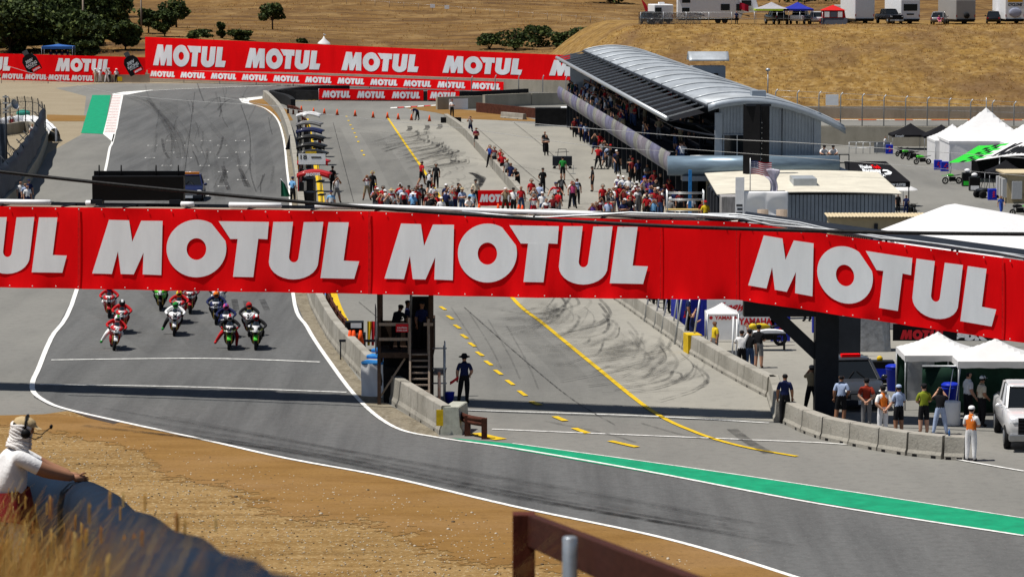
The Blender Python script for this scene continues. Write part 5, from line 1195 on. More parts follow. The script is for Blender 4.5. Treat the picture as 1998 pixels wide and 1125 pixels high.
# --- the pit lane: (x, feet y, pose, turn, shirt, legs, shorts, head, headcolour, bib, place)
fr = lambda px, py: G(px, py)
ROWS = [
 (571, 396, 'onearm', 2.6, 'light blue', 'black', 0, 'cap', 'navy', None, 'holding a green flag at the pit wall stands'),
 (588, 402, 'sit', .4, 'light blue', 'black', 0, 'headset', 'grey', 'white', 'seated beside the nearest red pit wall stand'),
 (590, 346, 'relaxed', .3, 'white', 'grey', 0, None, None, 'orange', 'leaning at the row of pit wall stands'),
 (624, 306, 'photo', 1.2, 'dark red', 'black', 0, None, None, None, 'facing the far pit wall stands'),
 (649, 373, 'stand', 2.8, 'black', 'black', 0, 'cap', 'black', None, 'behind a photographer at the left of the pit lane'),
 (657, 396, 'photo', .3, 'white', 'grey', 1, 'cap', 'black', None, 'photographing at the left of the pit lane'),
 (646, 426, 'stand', .2, 'light blue', 'navy', 0, 'cap', 'navy', 'white', 'half hidden low at the left of the pit lane'),
 (716, 391, 'photo', .1, 'maroon', 'khaki', 1, None, None, 'white', 'taking a picture with feet apart'),
 (727, 384, 'stand', .3, 'black', 'black', 0, 'headset', 'yellow', None, 'wearing yellow ear defenders behind the picture taker'),
 (737, 420, 'stand', .3, 'red', 'black', 0, 'cap', 'white', None, 'first of the crew line above the bridge'),
 (748, 416, 'folded', -.3, 'red', 'black', 0, 'headset', 'black', None, 'second of the crew line above the bridge'),
 (751, 424, 'stand', .5, 'khaki', 'black', 0, 'cap', 'white', 'white', 'in a white bib in the crew line'),
 (764, 422, 'stand', 3.0, 'red', 'black', 0, 'hat', 'tan', 'white', 'seen from behind, tan hat, in the crew line'),
 (776, 438, 'lean', .2, 'black', 'black', 0, None, None, 'white', 'stooping in the crew line above the bridge'),
 (788, 420, 'stand', .2, 'white', 'black', 0, 'headset', 'red', 'red', 'with a red headset in the crew line'),
 (798, 415, 'stand', -.2, 'red', 'navy', 0, 'cap', 'black', None, 'tallest in the crew line above the bridge'),
 (806, 430, 'stand', 2.9, 'light blue', 'navy', 0, 'hat', 'white', None, 'under a wide white sun hat in the crew line'),
 (812, 418, 'hips', .2, 'red', 'black', 0, 'headset', 'brown', None, 'with hands on hips in the crew line'),
 (823, 362, 'walk', 2.4, 'red', 'black', 1, 'headset', 'black', None, 'walking by the solid yellow line'),
 (838, 381, 'walk', 2.8, 'black', 'black', 1, 'headset', 'black', 'white', 'in a white bib crossing the yellow line'),
 (851, 367, 'stand', -.2, 'black', 'black', 0, 'headset', 'black', None, 'beside the walking man in red'),
 (835, 430, 'stand', .3, 'dark red', 'black', 0, None, None, None, 'at the foot of the yellow line'),
 (842, 434, 'photo', .2, 'red', 'black', 0, 'cap', 'red', 'white', 'in a bib at the foot of the yellow line'),
 (853, 432, 'folded', -.3, 'red', 'black', 0, 'cap', 'black', None, 'right of the people at the yellow line'),
 (861, 440, 'stand', .1, 'white', 'black', 0, 'cap', 'white', None, 'low above the bridge near an orange cone'),
 (874, 418, 'photo', .1, 'black', 'brown', 0, 'headset', 'black', 'grey', 'left of the rubber stained concrete'),
 (883, 414, 'stand', -.2, 'grey', 'brown', 0, None, None, None, 'left of the short red sign'),
 (902, 420, 'folded', .2, 'pale blue', 'jeans', 0, 'hat', 'tan', None, 'in a tan hat left of the short red sign'),
 (914, 434, 'lean', .2, 'white', 'navy', 0, 'cap', 'black', None, 'crouching in front of the short red sign'),
 (921, 424, 'stand', .2, 'light blue', 'navy', 0, 'cap', 'black', 'white', 'at the left end of the short red sign'),
 (928, 402, 'relaxed', .3, 'cream', 'black', 0, 'hat', 'black', None, 'in a cream jacket behind the short red sign'),
 (986, 420, 'photo', .2, 'khaki', 'brown', 0, 'cap', 'white', None, 'filming in front of the short red sign'),
 (1002, 420, 'stand', -.4, 'white', 'black', 0, 'cap', 'black', None, 'in a white shirt at the right end of the short red sign'),
 (956, 327, 'photo', -.2, 'blue', 'black', 0, 'headset', 'black', None, 'farthest of the crew standing along the pit wall'),
 (965, 330, 'stand', -.3, 'dark red', 'black', 0, 'headset', 'black', 'grey', 'in grey and dark red along the pit wall'),
 (977, 335, 'photo', -.2, 'red', 'black', 0, None, None, None, 'in red just behind the crew chief along the pit wall'),
 (980, 344, 'hips', -.1, 'red', 'black', 1, None, None, None, 'in red with black shorts along the pit wall'),
 (990, 357, 'stand', -.2, 'grey', 'black', 0, 'cap', 'tan', None, 'in grey behind the man in navy along the pit wall'),
 (997, 365, 'walk', -.2, 'navy', 'navy', 1, None, None, None, 'in shorts along the pit wall'),
 (1010, 373, 'lean', -.5, 'black', 'black', 0, 'headset', 'black', None, 'leaning forward at the near end of the crew by the pit wall'),
 (1037, 401, 'stand', .1, 'red', 'black', 0, 'headset', 'brown', None, 'with ear defenders on the apron'),
 (1041, 418, 'photo', .2, 'grey', 'navy', 0, None, None, 'white', 'close behind the kneeling photographer'),
 (1041, 432, 'photo', .2, 'red', 'red', 0, None, None, 'white', 'holding a camera up on the apron'),
 (1053, 409, 'stand', 2.8, 'pale blue', 'jeans', 0, None, None, None, 'in jeans on the apron'),
 (1059, 377, 'behind', .4, 'black', 'black', 0, 'cap', 'black', None, 'all in black alone on the apron'),
 (1066, 442, 'stand', .1, 'white', 'black', 0, None, None, 'dark red', 'partly hidden by the bridge on the apron'),
 (1084, 408, 'wide', .1, 'red', 'black', 1, 'cap', 'navy', 'white', 'with arms held out on the apron'),
 (1095, 393, 'walk', .6, 'black', 'black', 0, None, None, 'grey', 'with long hair walking on the apron'),
 (1116, 404, 'stand', .1, 'white', 'jeans', 0, None, None, None, 'behind the one in pink on the apron'),
 (1117, 407, 'photo', .1, 'pink', 'black', 0, 'headset', 'red', None, 'in a bright pink bib on the apron'),
 (1126, 399, 'stand', 3.0, 'black', 'black', 0, None, None, 'pale blue', 'seen from behind right of the pink bib'),
 (1156, 374, 'relaxed', -1.4, 'black', 'black', 1, 'cap', 'black', None, 'in black shorts carrying a bag on the apron'),
 (1098, 352, 'stand', 3.1, 'green', 'black', 1, 'cap', 'black', None, 'in green standing at the tool trolley'),
 (1063, 297, 'stand', .3, 'black', 'black', 0, None, None, None, 'farther of two in black on the empty apron'),
 (1066, 304, 'folded', .1, 'black', 'black', 0, None, None, None, 'nearer of two in black on the empty apron'),
 (1167, 329, 'photo', 2.9, 'red', 'black', 0, 'cap', 'black', None, 'beside the folded black stand in front of the garages'),
 (1188, 326, 'stand', .2, 'white', 'navy', 0, None, None, 'blue', 'in white and blue in front of the garages'),
 (1205, 341, 'relaxed', .1, 'black', 'black', 0, None, None, None, 'with bare arms in the shade of the balcony'),
 (1234, 356, 'stand', .2, 'dark red', 'black', 0, 'cap', 'dark red', None, 'in dark red in the garage shade'),
 (1245, 358, 'stand', .2, 'navy', 'black', 0, None, None, None, 'in navy in the garage shade'),
 (1206, 392, 'stand', .2, 'white', 'black', 0, 'cap', 'white', 'purple', 'leftmost of three in white and purple'),
 (1216, 394, 'hips', .1, 'white', 'navy', 0, 'cap', 'white', 'pale blue', 'middle of three in white and purple'),
 (1227, 396, 'hips', -.1, 'white', 'navy', 0, None, None, None, 'rightmost of three in white and purple'),
 (1257, 395, 'stand', .1, 'blue', 'navy', 0, 'cap', 'blue', None, 'in a blue cap at the back of the apron crowd'),
 (1266, 400, 'stand', .1, 'purple', 'navy', 0, None, None, None, 'in purple at the back of the apron crowd'),
 (1176, 413, 'stand', .2, 'red', 'black', 0, 'headset', 'black', None, 'at the left of the apron crowd'),
 (1188, 420, 'photo', .2, 'black', 'black', 0, None, None, 'grey', 'dark haired left in the apron crowd'),
 (1197, 418, 'stand', -1.2, 'white', 'grey', 1, None, None, None, 'in a white shirt and grey shorts in the apron crowd'),
 (1211, 412, 'stand', .2, 'red', 'black', 0, 'headset', 'black', None, 'beside the racing bike in the apron crowd'),
 (1223, 420, 'stand', 2.9, 'white', 'jeans', 0, None, None, 'blue', 'seen from behind in the apron crowd'),
 (1229, 424, 'lean', .2, 'red', 'red', 0, None, None, None, 'stooping over the racing bike'),
 (1244, 420, 'stand', .3, 'white', 'grey', 0, 'headset', 'red', 'grey', 'in a red headset in the apron crowd'),
 (1252, 416, 'stand', .3, 'black', 'black', 0, None, None, None, 'between bike and backpack in the apron crowd'),
 (1262, 424, 'stand', 3.0, 'cream', 'khaki', 0, 'headset', 'grey', 'navy', 'with a backpack in the apron crowd'),
 (1268, 414, 'stand', .3, 'blue', 'navy', 0, None, None, None, 'behind the backpack in the apron crowd'),
 (1277, 422, 'stand', .2, 'red', 'black', 0, None, None, None, 'right of the backpack in the apron crowd'),
 (1284, 419, 'stand', -.2, 'black', 'black', 0, 'cap', 'white', None, 'near the scaffold in the apron crowd'),
 (1292, 422, 'stand', 1.2, 'white', 'black', 0, None, None, None, 'bald headed beside the scaffold'),
 (1275, 444, 'photo', .1, 'light blue', 'navy', 0, None, None, None, 'in a light blue bib holding a camera in the apron crowd'),
 (1171, 440, 'photo', .3, 'white', 'black', 0, 'cap', 'black', 'maroon', 'in front at the left of the apron crowd'),
 (1156, 452, 'photo', .1, 'purple', 'black', 0, None, None, None, 'head just above the bridge on the apron'),
 (1163, 449, 'stand', .1, 'dark red', 'black', 0, None, None, None, 'right one of two heads just above the bridge'),
 (1317, 424, 'stand', .2, 'navy', 'black', 0, 'cap', 'navy', None, 'in navy behind the scaffold'),
 (1326, 426, 'stand', .2, 'dark red', 'black', 0, None, None, 'grey', 'in dark red behind the scaffold'),
 (1349, 436, 'stand', .2, 'white', 'black', 0, None, None, None, 'in white behind the right scaffold leg'),
 (1371, 446, 'stand', .2, 'dark red', 'black', 0, None, None, None, 'in dark red by the garage block'),
 (1376, 448, 'stand', .2, 'yellow', 'black', 0, 'cap', 'red', None, 'in a yellow shirt by the garage block'),
 (1135, 276, 'stand', .1, 'navy', 'black', 0, None, None, None, 'farthest one in the shade under the balcony'),
 (1143, 279, 'stand', .1, 'pale blue', 'navy', 0, None, None, None, 'in pale blue in the shade under the balcony'),
 (1154, 282, 'stand', .2, 'pale blue', 'blue', 0, 'cap', 'white', None, 'at the sunny edge of the balcony shade'),
 (1121, 268, 'stand', .2, 'dark red', 'black', 0, None, None, None, 'in dark red by the black enclosure'),
 (1170, 300, 'stand', .1, 'red', 'dark red', 0, None, None, None, 'in red deep in the balcony shade'),
 (1183, 303, 'relaxed', .1, 'dark red', 'black', 0, None, None, None, 'in dark red deep in the balcony shade'),
 (1127, 264, 'stand', -.2, 'navy', 'navy', 0, None, None, None, 'between the enclosure and the garages'),
 (918, 265, 'photo', -.3, 'grey', 'navy', 0, 'cap', 'black', None, 'filming beside the far end of the pit wall'),
 (929, 289, 'folded', .1, 'maroon', 'black', 1, None, None, None, 'with folded arms and black shorts by the pit wall'),
 (811, 235, 'bend', 0, 'navy', 'black', 0, 'cap', 'white', None, 'bending down over an orange cone'),
]
for (x, y, pn, rz, sh_, lg_, st_, hd, hc, bib, pl) in ROWS:
    q = {'sit': 'seated ', 'bend': 'stooping '}.get(pn, '')
    lab = f"person in {sh_}{' and ' + bib if bib else ''} {pl}"
    person(pn, fr(x, y), rz, sh_, lg_, st_, lab, hd, hc or 'black', bib, sleeve=False, skin=(x * 7 + y) % 3 == 0, hair='brown' if (x + y) % 2 else 'black', group='people in the pit lane')
person('folded', G(882, 240) + Vector((0, 0, .56)), .1, 'white', 'black', False, 'person in a white shirt standing on the padded end of the far pit wall', 'cap', 'maroon', group='people in the pit lane')
cw = random.Random(5)
for i in range(60):
    if i >= 34: x, y = cw.choice((cw.uniform(730, 905), cw.uniform(730, 905), cw.uniform(1005, 1160))), cw.uniform(410, 438)
    elif i < 22: x, y = cw.uniform(1180, 1312), cw.uniform(398, 446)
    else: x = cw.uniform(1130, 1290); y = 262 + (x - 1105) * .66 + cw.uniform(2, 12)
    a = cw.choice(('red', 'white', 'black', 'navy', 'grey', 'dark red', 'pale blue', 'black'))
    person(cw.choice(('stand', 'folded', 'photo', 'relaxed', 'hips')), G(x, y), cw.uniform(-.6, .6) + (3 if cw.random() < .25 else 0), a, cw.choice(('black', 'navy', 'grey', 'jeans')), cw.random() < .3,
        f"person in {a} top {'within the dense crowd on the near apron' if i < 22 else 'in deep shade along the garage fronts' if i < 34 else 'in the band of people just above the bridge'}", cw.choice((None, 'cap', 'headset')), cw.choice(('black', 'white', 'red')), skin=i % 3 == 0, group='dense crowd by the garages' if i < 34 else 'band of people above the bridge')
for i in range(7):
    x = 1215 + i * 17; a = ('black', 'navy', 'dark red', 'grey', 'black', 'brown', 'navy')[i]; person(('stand', 'photo', 'folded')[i % 3], Vector(((x + 12 - CX) / F * 160 + .3, 160 - i * 2.2, 0)), .5, a, 'black', 0, f'{ORD[i]} person from the far end under the long dark awning, in {a}', 'cap' if i % 2 else None, group='people under the long dark awning')
fl = G(566, 398); t = thing('marshal_flag', 'dark green flag held by the marshal at the pit wall stands', 'flag', fl + Vector((-.25, -.25, .95)))
MB().tube([(.35, 0, -.1), (-.35, 0, .75)], .015, 6).build('stick', M_steel, t)
MB().grid(lambda u, v: (-.33 + .62 * u * (.4 + .6 * v) , .06 * math.sin(u * 8), .72 - 1.15 * v * (1 - .25 * u) - .3 * u), 8, 10).build('cloth', cloth((.008, .10, .05)), t)
# left fence group, corner marshals
for i, (x, y, sh_, hc) in enumerate(((41, 405, 'white', None), (57, 402, 'navy', 'navy'), (50, 409, 'pale blue', None), (54, 414, 'white', None))):
    person('stand', G(x, y), .4, sh_, 'navy', 0, f"{'first second third fourth'.split()[i]} from the left of the people below the tarpaulin fence, in {sh_}", 'cap' if hc else None, hc or 'black', group='people by the left fence', cat='person')
MS = [(187, 161, 'cream', 'cream', 'stand'), (196, 161, 'white', 'white', 'stand'), (209, 161.5, 'white', 'white', 'photo'), (214, 161, 'white', 'black', 'stand'), (228, 161, 'white', 'black', 'stand'), (236, 157, 'black', 'black', 'stand'), (248, 158, 'blue', 'black', 'stand'), (256, 158, 'red', 'black', 'stand'), (265, 157, 'maroon', 'black', 'stand'), (279, 157, 'white', 'white', 'stand'), (287, 157, 'white', 'red', 'stand')]
for i, (x, y, a, b, pn) in enumerate(MS): person(pn, G(x, y) + Vector((0, 1.0 if y < 160 else -.4, 0)), .2, a, b, 0, f"{ORD[i]} from the left of the corner marshals between the banners, in {a}", 'cap' if i % 2 else 'hat', 'black' if i in (2, 3) else 'white', group='marshals at the last corner')
tag(MB().box(-.3, .3, -.03, .03, .2, .75, M=Matrix.Translation(G(234, 161.5))).build('marshal_sign', M_yel), 'yellow sign board leaning by the corner marshals', 'sign')
# people near the right end, mostly in the shade of the bridge
NR = [
 (1531, 826, 'stand', 3.0, 'navy', 'black', 0, None, None, None, 'person in a navy shirt with printed back at the gap in the pit wall', 1.03),
 (1583, 806, 'photo', 2.9, 'khaki', 'black', 0, 'cap', 'grey', None, 'person in khaki photographing against the dark bridge leg', 1.0),
 (1641, 826, 'relaxed', 3.0, 'pale blue', 'black', 1, None, None, None, 'person in a pale blue shirt and shorts in front of the grey car', 1.0),
 (1690, 832, 'behind', 3.05, 'rust', 'grey', 0, 'cap', 'black', None, 'person in a rust red shirt and cap in front of the grey car', .98),
 (1722, 850, 'behind', 3.4, 'white', 'white', 0, 'cap', 'black', 'orange', 'person in white overalls and orange tabard behind the concrete wall', 1.0),
 (1753, 846, 'folded', 3.5, 'pale blue', 'black', 1, 'cap', 'pale blue', None, 'person in a pale blue shirt, cap and black shorts behind the wall', .98),
 (1802, 846, 'folded', 3.3, 'dark lime', 'black', 1, 'cap', 'black', None, 'person in a yellow-green shirt and black shorts by the canopy', 1.0),
 (1834, 848, 'photo', 3.1, 'black', 'pale blue', 0, 'longhair', 'black', None, 'long haired person in black top and pale leggings taking a picture', .95),
 (1894, 899, 'folded', 2.7, 'white', 'white', 0, 'cap', 'white', 'orange', 'person in white overalls with orange back panel at the wall end', 1.04),
 (1888, 826, 'onearm', 2.0, 'white', 'black', 0, None, None, None, 'person in a white polo shirt holding the canopy leg', 1.06),
 (1915, 832, 'relaxed', 1.9, 'cream', 'black', 0, 'cap+headset', 'white', None, 'person in a cream shirt, cap and ear defenders by the white pickup', 1.03),
 (1447, 728, 'reach', 3.0, 'white', 'black', 0, None, None, None, 'person in a white shirt reaching up to the slim pole', 1.0),
 (1462, 728, 'stand', 3.0, 'black', 'jeans', 0, 'cap', 'black', None, 'person in black and jeans between white shirt and black cap', 1.0),
 (1480, 718, 'folded', 2.8, 'black', 'grey', 1, 'cap', 'black', None, 'person in a black cap and grey shorts at the pit wall', 1.0),
 (1395, 704, 'stand', -1.2, 'yellow', 'grey', 0, None, None, None, 'person in a yellow vest under the white valance canopy', .95),
 (1333, 680, 'stand', 1.6, 'navy', 'black', 0, 'cap', 'white', None, 'person in navy and white cap standing on the pit wall blocks', 1.0),
 (1350, 682, 'reach', 1.5, 'navy', 'navy', 0, None, None, None, 'person in navy with raised arm crouched at the blue canopy', .9),
 (906, 787, 'relaxed', 3.1, 'navy', 'black', 0, 'hat', 'black', None, 'marshal in navy and sun hat standing in the bridge shadow on pit lane', 1.05),
]
for (x, y, pn, rz, a, b, st_, hd, hc, bib, lab, h) in NR:
    p = G(x, y)
    if 'standing on the pit wall' in lab: p = p + Vector((.2, 0, .6))
    person(pn, p, rz, a, b, st_, lab, hd, hc or 'black', bib, hair='black', skin=x % 2, h=h, sub=2, shoes='black', group='people near the bridge')
tag(MB().grid(lambda u, v: (-.2 - .33 * u, -.25 + .05 * math.sin(u * 7), .95 + .12 * v - .22 * u), 6, 3).build('hand_flag', cloth((.5, .02, .03))), 'small red flag held by the marshal on the pit lane', 'flag')
for q in COL.objects:
    if q.name == 'hand_flag': q.location = q.location + G(906, 787)
tag(MB().lathe([(.035, 0), (.037, .14), (.015, .19), (.015, .22)], 10).build('water_bottle', mat('blue_bottle', (.05, .15, .4), .3)), 'small blue water bottle on top of the end wall block', 'bottle')
for q in COL.objects:
    if q.name == 'water_bottle': q.location = G(1853, 897) + Vector((0, .2, .785))
# crowd on the terrace: individuals in rows
cr = random.Random(21); cc = ['black'] * 6 + ['navy', 'grey', 'white', 'red', 'dark red', 'dark green', 'brown', 'pale blue', 'khaki', 'orange']
spots = []
for row in range(6):
    s = 14.0 + cr.random()
    while s < BL - 1:
        dens = .95 if s > 45 else .22
        if row > 3: dens *= .7
        if cr.random() < dens: spots.append((s, row))
        s += cr.uniform(1.6, 2.7) if row else cr.uniform(1.3, 2.2)
spots = spots[:]; cr.shuffle(spots); spots = spots[:128]
for s, row in spots:
    c_ = cr.choice(cc); pn = cr.choice(('stand', 'folded', 'photo', 'stand', 'relaxed', 'hips'))
    o = .35 if row == 0 else 1.2 + (row - 1) * .85 + .4; z = 2.82 if row == 0 else 3.0 + (row - 1) * .28
    person(pn, Bn + Bp(s, o, z), -1.2 + cr.uniform(-.6, .9), c_, cr.choice(('black', 'jeans', 'navy', 'grey', 'khaki')), cr.random() < .3,
           f"spectator in {c_} top {'at the railing' if row == 0 else 'on the lower rows' if row < 3 else 'on the upper rows'} of the shaded terrace", cr.choice((None, None, 'cap')), cr.choice(('white', 'black', 'red', 'navy')), skin=cr.random() < .4, hair=cr.choice(('black', 'brown')), group='spectators on the terrace')
person('photo', Bn + Bp(1.5, .35, 2.82), 2.9, 'white', 'jeans', 0, 'person in a white vest at the near end of the balcony', None, group='spectators on the terrace')
person('relaxed', Bn + Bp(2.2, .3, 2.82), 2.9, 'blue', 'jeans', 0, 'person in blue beside the white vest at the near balcony end', None, group='spectators on the terrace')
for i, o in enumerate((9.1, 9.8)): person('lean', Bn + Bp(-.4, o, 2.82), .2 - .4 * i, 'white', 'black', 0, ('left' if i == 0 else 'right') + ' person in white leaning on the side railing right of the gable', 'cap', 'black')
for x, y, a, b, lab, pn, rz in ((1953, 421, 'blue', 'blue', 'person in blue walking along the white line of the paddock road', 'walk', .3), (1727, 296, 'white', 'grey', 'person in white by the barriers at the far paddock road', 'stand', 1),
    (1731, 418, 'pale blue', 'navy', 'person in pale blue at the foot of the awning steps', 'stand', 2.9), (1768, 420, 'navy', 'navy', 'person in navy beside the motorcycle under the awning', 'relaxed', 2.8), (1752, 416, 'black', 'black', 'person in black in the awning shade', 'stand', .4)):
    person(pn, G(x, y, -6), rz, a, b, 0, lab, None, hair='brown')
# ================================================================ motorcycles and riders
def gloss(n): c = CLR[n]; return mat('gloss_' + n.replace(' ', '_'), [x * .6 for x in c] if n == 'black' else c, .5, var=.04, spec=.18, coat=.04)
CLR['kgreen'] = (.06, .50, .03); CLR['silver'] = (.55, .56, .58)
M_tyre = mat('tyre_rubber', (.014, .014, .015), .8, var=.15); M_alu = mat('brushed_alloy', (.35, .36, .37), .35, .8, var=.1)
M_fork = mat('gold_fork', (.5, .35, .1), .35, .8, var=.05)
def tor(mb, c, R, rx, rr, n=28, k=10, mi=0):
    vs = []
    for i in range(n):
        a = 2 * PI * i / n
        for j in range(k):
            b = 2 * PI * j / k; r = R + rr * math.cos(b); vs.append((c[0] + rx * math.sin(b), c[1] + r * math.cos(a), c[2] + r * math.sin(a)))
    fs = [(i * k + j, i * k + (j + 1) % k, ((i + 1) % n) * k + (j + 1) % k, ((i + 1) % n) * k + j) for i in range(n) for j in range(k)]
    mb.add(vs, fs, mi, None, True)
def wheel(root, c, R, wd, rim=True):
    b = MB(); tor(b, c, R - .055, wd / 2, .055); w_ = b.build('wheel', M_tyre, root)
    r = MB(); tor(r, c, R - .12, wd * .38, .02, 24, 6)
    for k in range(6):
        a = PI * k / 3; r.bar((c[0], c[1], c[2]), (c[0], c[1] + (R - .12) * math.cos(a), c[2] + (R - .12) * math.sin(a)), .03)
    r.build('rim', M_blk, w_); return w_
def ring(y, hw, z0, z1, sq=.75, n=16, dx=0):
    o = []
    for i in range(n):
        a = 2 * PI * i / n; c, s = math.cos(a), math.sin(a)
        o.append((dx + hw * math.copysign(abs(c) ** sq, c), y, (z0 + z1) / 2 + (z1 - z0) / 2 * math.copysign(abs(s) ** sq, s)))
    return o
def vring(y, hw, z0, z1, k=.35, n=18):
    """fairing section, broad at the top and keeled below"""
    return [((x - 0) * (k + (1 - k) * ((z - z0) / (z1 - z0)) ** .7), yy, z) for x, yy, z in ring(y, hw, z0, z1, .6, n)]
def race_bike(label, loc, rz, roll, p1, p2, p3, fender, num, numc='black', plate='white'):
    t = thing('racing_motorcycle', label, 'motorcycle', loc, 0, 'racing motorcycles on the straight'); t.rotation_euler = (0, roll, rz)
    wheel(t, (0, -.72, .30), .30, .125); wheel(t, (0, .70, .31), .31, .19)
    b = MB(); b.loft([vring(-.99, .10, .84, .92), vring(-.93, .21, .77, .99), vring(-.78, .29, .70, 1.05), vring(-.6, .32, .62, 1.07), vring(-.42, .335, .50, 1.02), vring(-.2, .33, .36, .95), vring(.1, .27, .28, .86), vring(.3, .17, .26, .7)])
    MB().box(-.17, .17, -.34, -.28, .3, .68).build('radiator', M_blk, t); MB().loft([vring(-.955, .07, .72, .80), vring(-.8, .12, .66, .80)]).build('air_intake', M_blk, t)
    b.build('upper_fairing', gloss(p1), t)
    b = MB(); b.loft([vring(-.34, .25, .22, .66, .55), vring(-.15, .27, .17, .62, .55), vring(.1, .25, .15, .56, .5), vring(.36, .16, .20, .5)]); b.build('belly_fairing', gloss(p2), t)
    # contrasting side flashes and headlamp stickers
    for s in (-1, 1):
        b = MB(); b.grid(lambda u, v: (s * (lerp(.17, .33, u) - .10 * (1 - v)), lerp(-.97, -.48, u) - .012, lerp(.72, .88, v) + .06 * u), 8, 4); b.build('side_flash', gloss(p3), t)
        b = MB(); b.ell((s * .17, -.925, .83), .06, .03, .025, 8, 6); b.build('headlight', M_blk if p1 == 'white' else gloss('silver'), t)
    pl = MB().grid(lambda u, v: (lerp(-.15, .15, u), -1.035 + .13 * v * v + .4 * (u - .5) ** 2, lerp(.80, 1.06, v)), 6, 4).build('number_plate', gloss(plate), t)
    if num:
        l = MB(); text(l, num, lambda a, c: (lerp(-.1, .1, a), -1.047 + .13 * lerp(.15, .85, c) ** 2 + .4 * (a * .67 - .33) ** 2, lerp(.84, 1.02, c)), 0, .1, .05); l.build('number', gloss(numc), pl)
    MB().grid(lambda u, v: (lerp(-.15, .15, u) * (1 - .25 * v), lerp(-.80, -.50, v) + .5 * (u - .5) ** 2, lerp(1.045, 1.20, v) - .25 * (u - .5) ** 2), 8, 5).build('windscreen', M_glass, t)
    b = MB(); b.loft([ring(-.72 + .355 * math.cos(a), .082, .30 + .345 * math.sin(a) - .02, .30 + .345 * math.sin(a) + .02) for a in [math.radians(q) for q in range(45, 160, 12)]]); b.build('front_mudguard', gloss(fender), t)
    f = MB()
    for s in (-1, 1): f.tube([(s * .1, -.72, .3), (s * .1, -.5, .82)], .03, 8)
    f.build('fork', M_fork, t)
    b = MB(); b.loft([ring(-.25, .13, .84, 1.02), ring(-.05, .17, .8, 1.06), ring(.15, .14, .8, 1.0), ring(.3, .1, .78, .9)]); b.build('tank', gloss(p1), t)
    b = MB(); b.loft([ring(.3, .1, .78, .86), ring(.55, .15, .82, .93), ring(.85, .1, .93, 1.02), ring(1.0, .04, .97, 1.02)]); b.build('tail', gloss(p2), t)
    b = MB(); b.tube([(-.3, -.52, .93), (-.13, -.5, .94), (.13, -.5, .94), (.3, -.52, .93)], .018, 8); b.tube([(-.36, -.6, .93), (-.28, -.53, .93)], .012, 6); b.build('handlebar', M_blk, t)
    b = MB(); b.bar((-.1, .7, .31), (-.09, .2, .4), .05, .09); b.bar((.1, .7, .31), (.09, .2, .4), .05, .09); b.box(-.14, .14, -.1, .3, .3, .7); b.build('frame', M_blk, t)
    MB().tube([(.16, .1, .32), (.2, .4, .42), (.2, .78, .55)], [.045, .06, .055], 10).build('exhaust', M_alu, t)
    return t
def rider(label, loc, rz, roll, pn, suit, lower, helm, bib, dz=0, gl='black', boots=None, hc2=None):
    o = person(pn, loc, rz, suit, lower, False, label, 'helmet+visor', helm, bib, sleeve=True, shoes=boots or lower, hair=helm, sub=2, group='riders on the straight', cat='rider', lower=lower)
    o.rotation_euler = (0, roll, rz)
    o.material_slots[0].material = cm(gl)
    if hc2: 
        for ch in o.children:
            if ch.name.startswith('helmet'):
                s = MB(); s.grid(lambda u, v: (lerp(-.05, .05, u), -.01 - .172 * math.cos(lerp(.45, 2.6, v)), .02 + .157 * math.sin(lerp(.45, 2.6, v)) - .6 * (lerp(-.05, .05, u)) ** 2), 4, 12)
                s.build('helmet_stripe', gloss(hc2), ch)
    return o
# x, y of the tyre contact, turn, roll, fairing, belly, flash, mudguard, number, suit, lower leg, helmet, bib, pose, words
BK = [
 (216, 684, .12, .16, 'red', 'red', 'white', 'white', '7', 'red', 'white', 'white', 'white', 'ride_foot', 'leading bike on the left, red with number 7', 'green', 'green'),
 (233, 652, .06, .04, 'red', 'orange', 'white', 'red', '2', 'red', 'dark red', 'black', 'red', 'ride', 'second bike of the left column, red and orange', 'red', 'silver'),
 (210, 621, .05, 0, 'red', 'red', 'white', 'red', '34', 'red', 'white', 'blue', 'red', 'ride', 'rear bike of the left column, red with blue helmeted rider', 'black', None),
 (311, 607, .02, 0, 'kgreen', 'black', 'kgreen', 'black', '11', 'black', 'black', 'black', 'green', 'ride', 'lone green and black bike at the back of the field', 'black', 'kgreen'),
 (337, 656, .03, .05, 'white', 'dark red', 'red', 'white', '36', 'white', 'black', 'green', 'grey', 'ride_foot', 'central white and red bike, rider in green helmet', 'green', None),
 (347, 632, .03, .0, 'red', 'red', 'white', 'white', '54', 'red', 'red', 'yellow', 'red', 'ride', 'red bike behind the green helmet, rider in yellow helmet', 'white', 'red'),
 (368, 613, .04, 0, 'dark red', 'dark red', 'white', 'red', '86', 'maroon', 'black', 'black', 'black', 'ride', 'dark red bike with broad white nose behind the centre pair', 'black', None),
 (424, 610, .0, 0, 'silver', 'black', 'white', 'black', '32', 'black', 'white', 'white', 'white', 'ride', 'black and silver bike half hidden behind the orange helmet', 'black', None),
 (420, 634, .0, 0, 'navy', 'black', 'blue', 'black', '50', 'navy', 'black', 'orange', 'black', 'ride', 'dark blue bike with rider in orange helmet', 'black', None),
 (439, 660, .02, 0, 'navy', 'black', 'blue', 'black', '60', 'navy', 'navy', 'pink', 'navy', 'ride', 'dark blue bike with rider in pink helmet', 'black', 'purple'),
 (444, 683, .02, .04, 'black', 'black', 'lime', 'kgreen', '66', 'black', 'red', 'white', 'black', 'ride_feet', 'black and green bike whose rider trails both red boots', 'red', 'red'),
 (484, 657, .02, 0, 'white', 'dark red', 'red', 'white', '21', 'black', 'black', 'red', 'lime', 'ride', 'white and red bike behind the right leader, red helmet', 'lime', None),
 (497, 683, .0, .02, 'black', 'black', 'lime', 'kgreen', '1', 'black', 'black', 'red', 'grey', 'ride', 'rightmost leading black and green bike with number 1', 'white', 'white'),
]
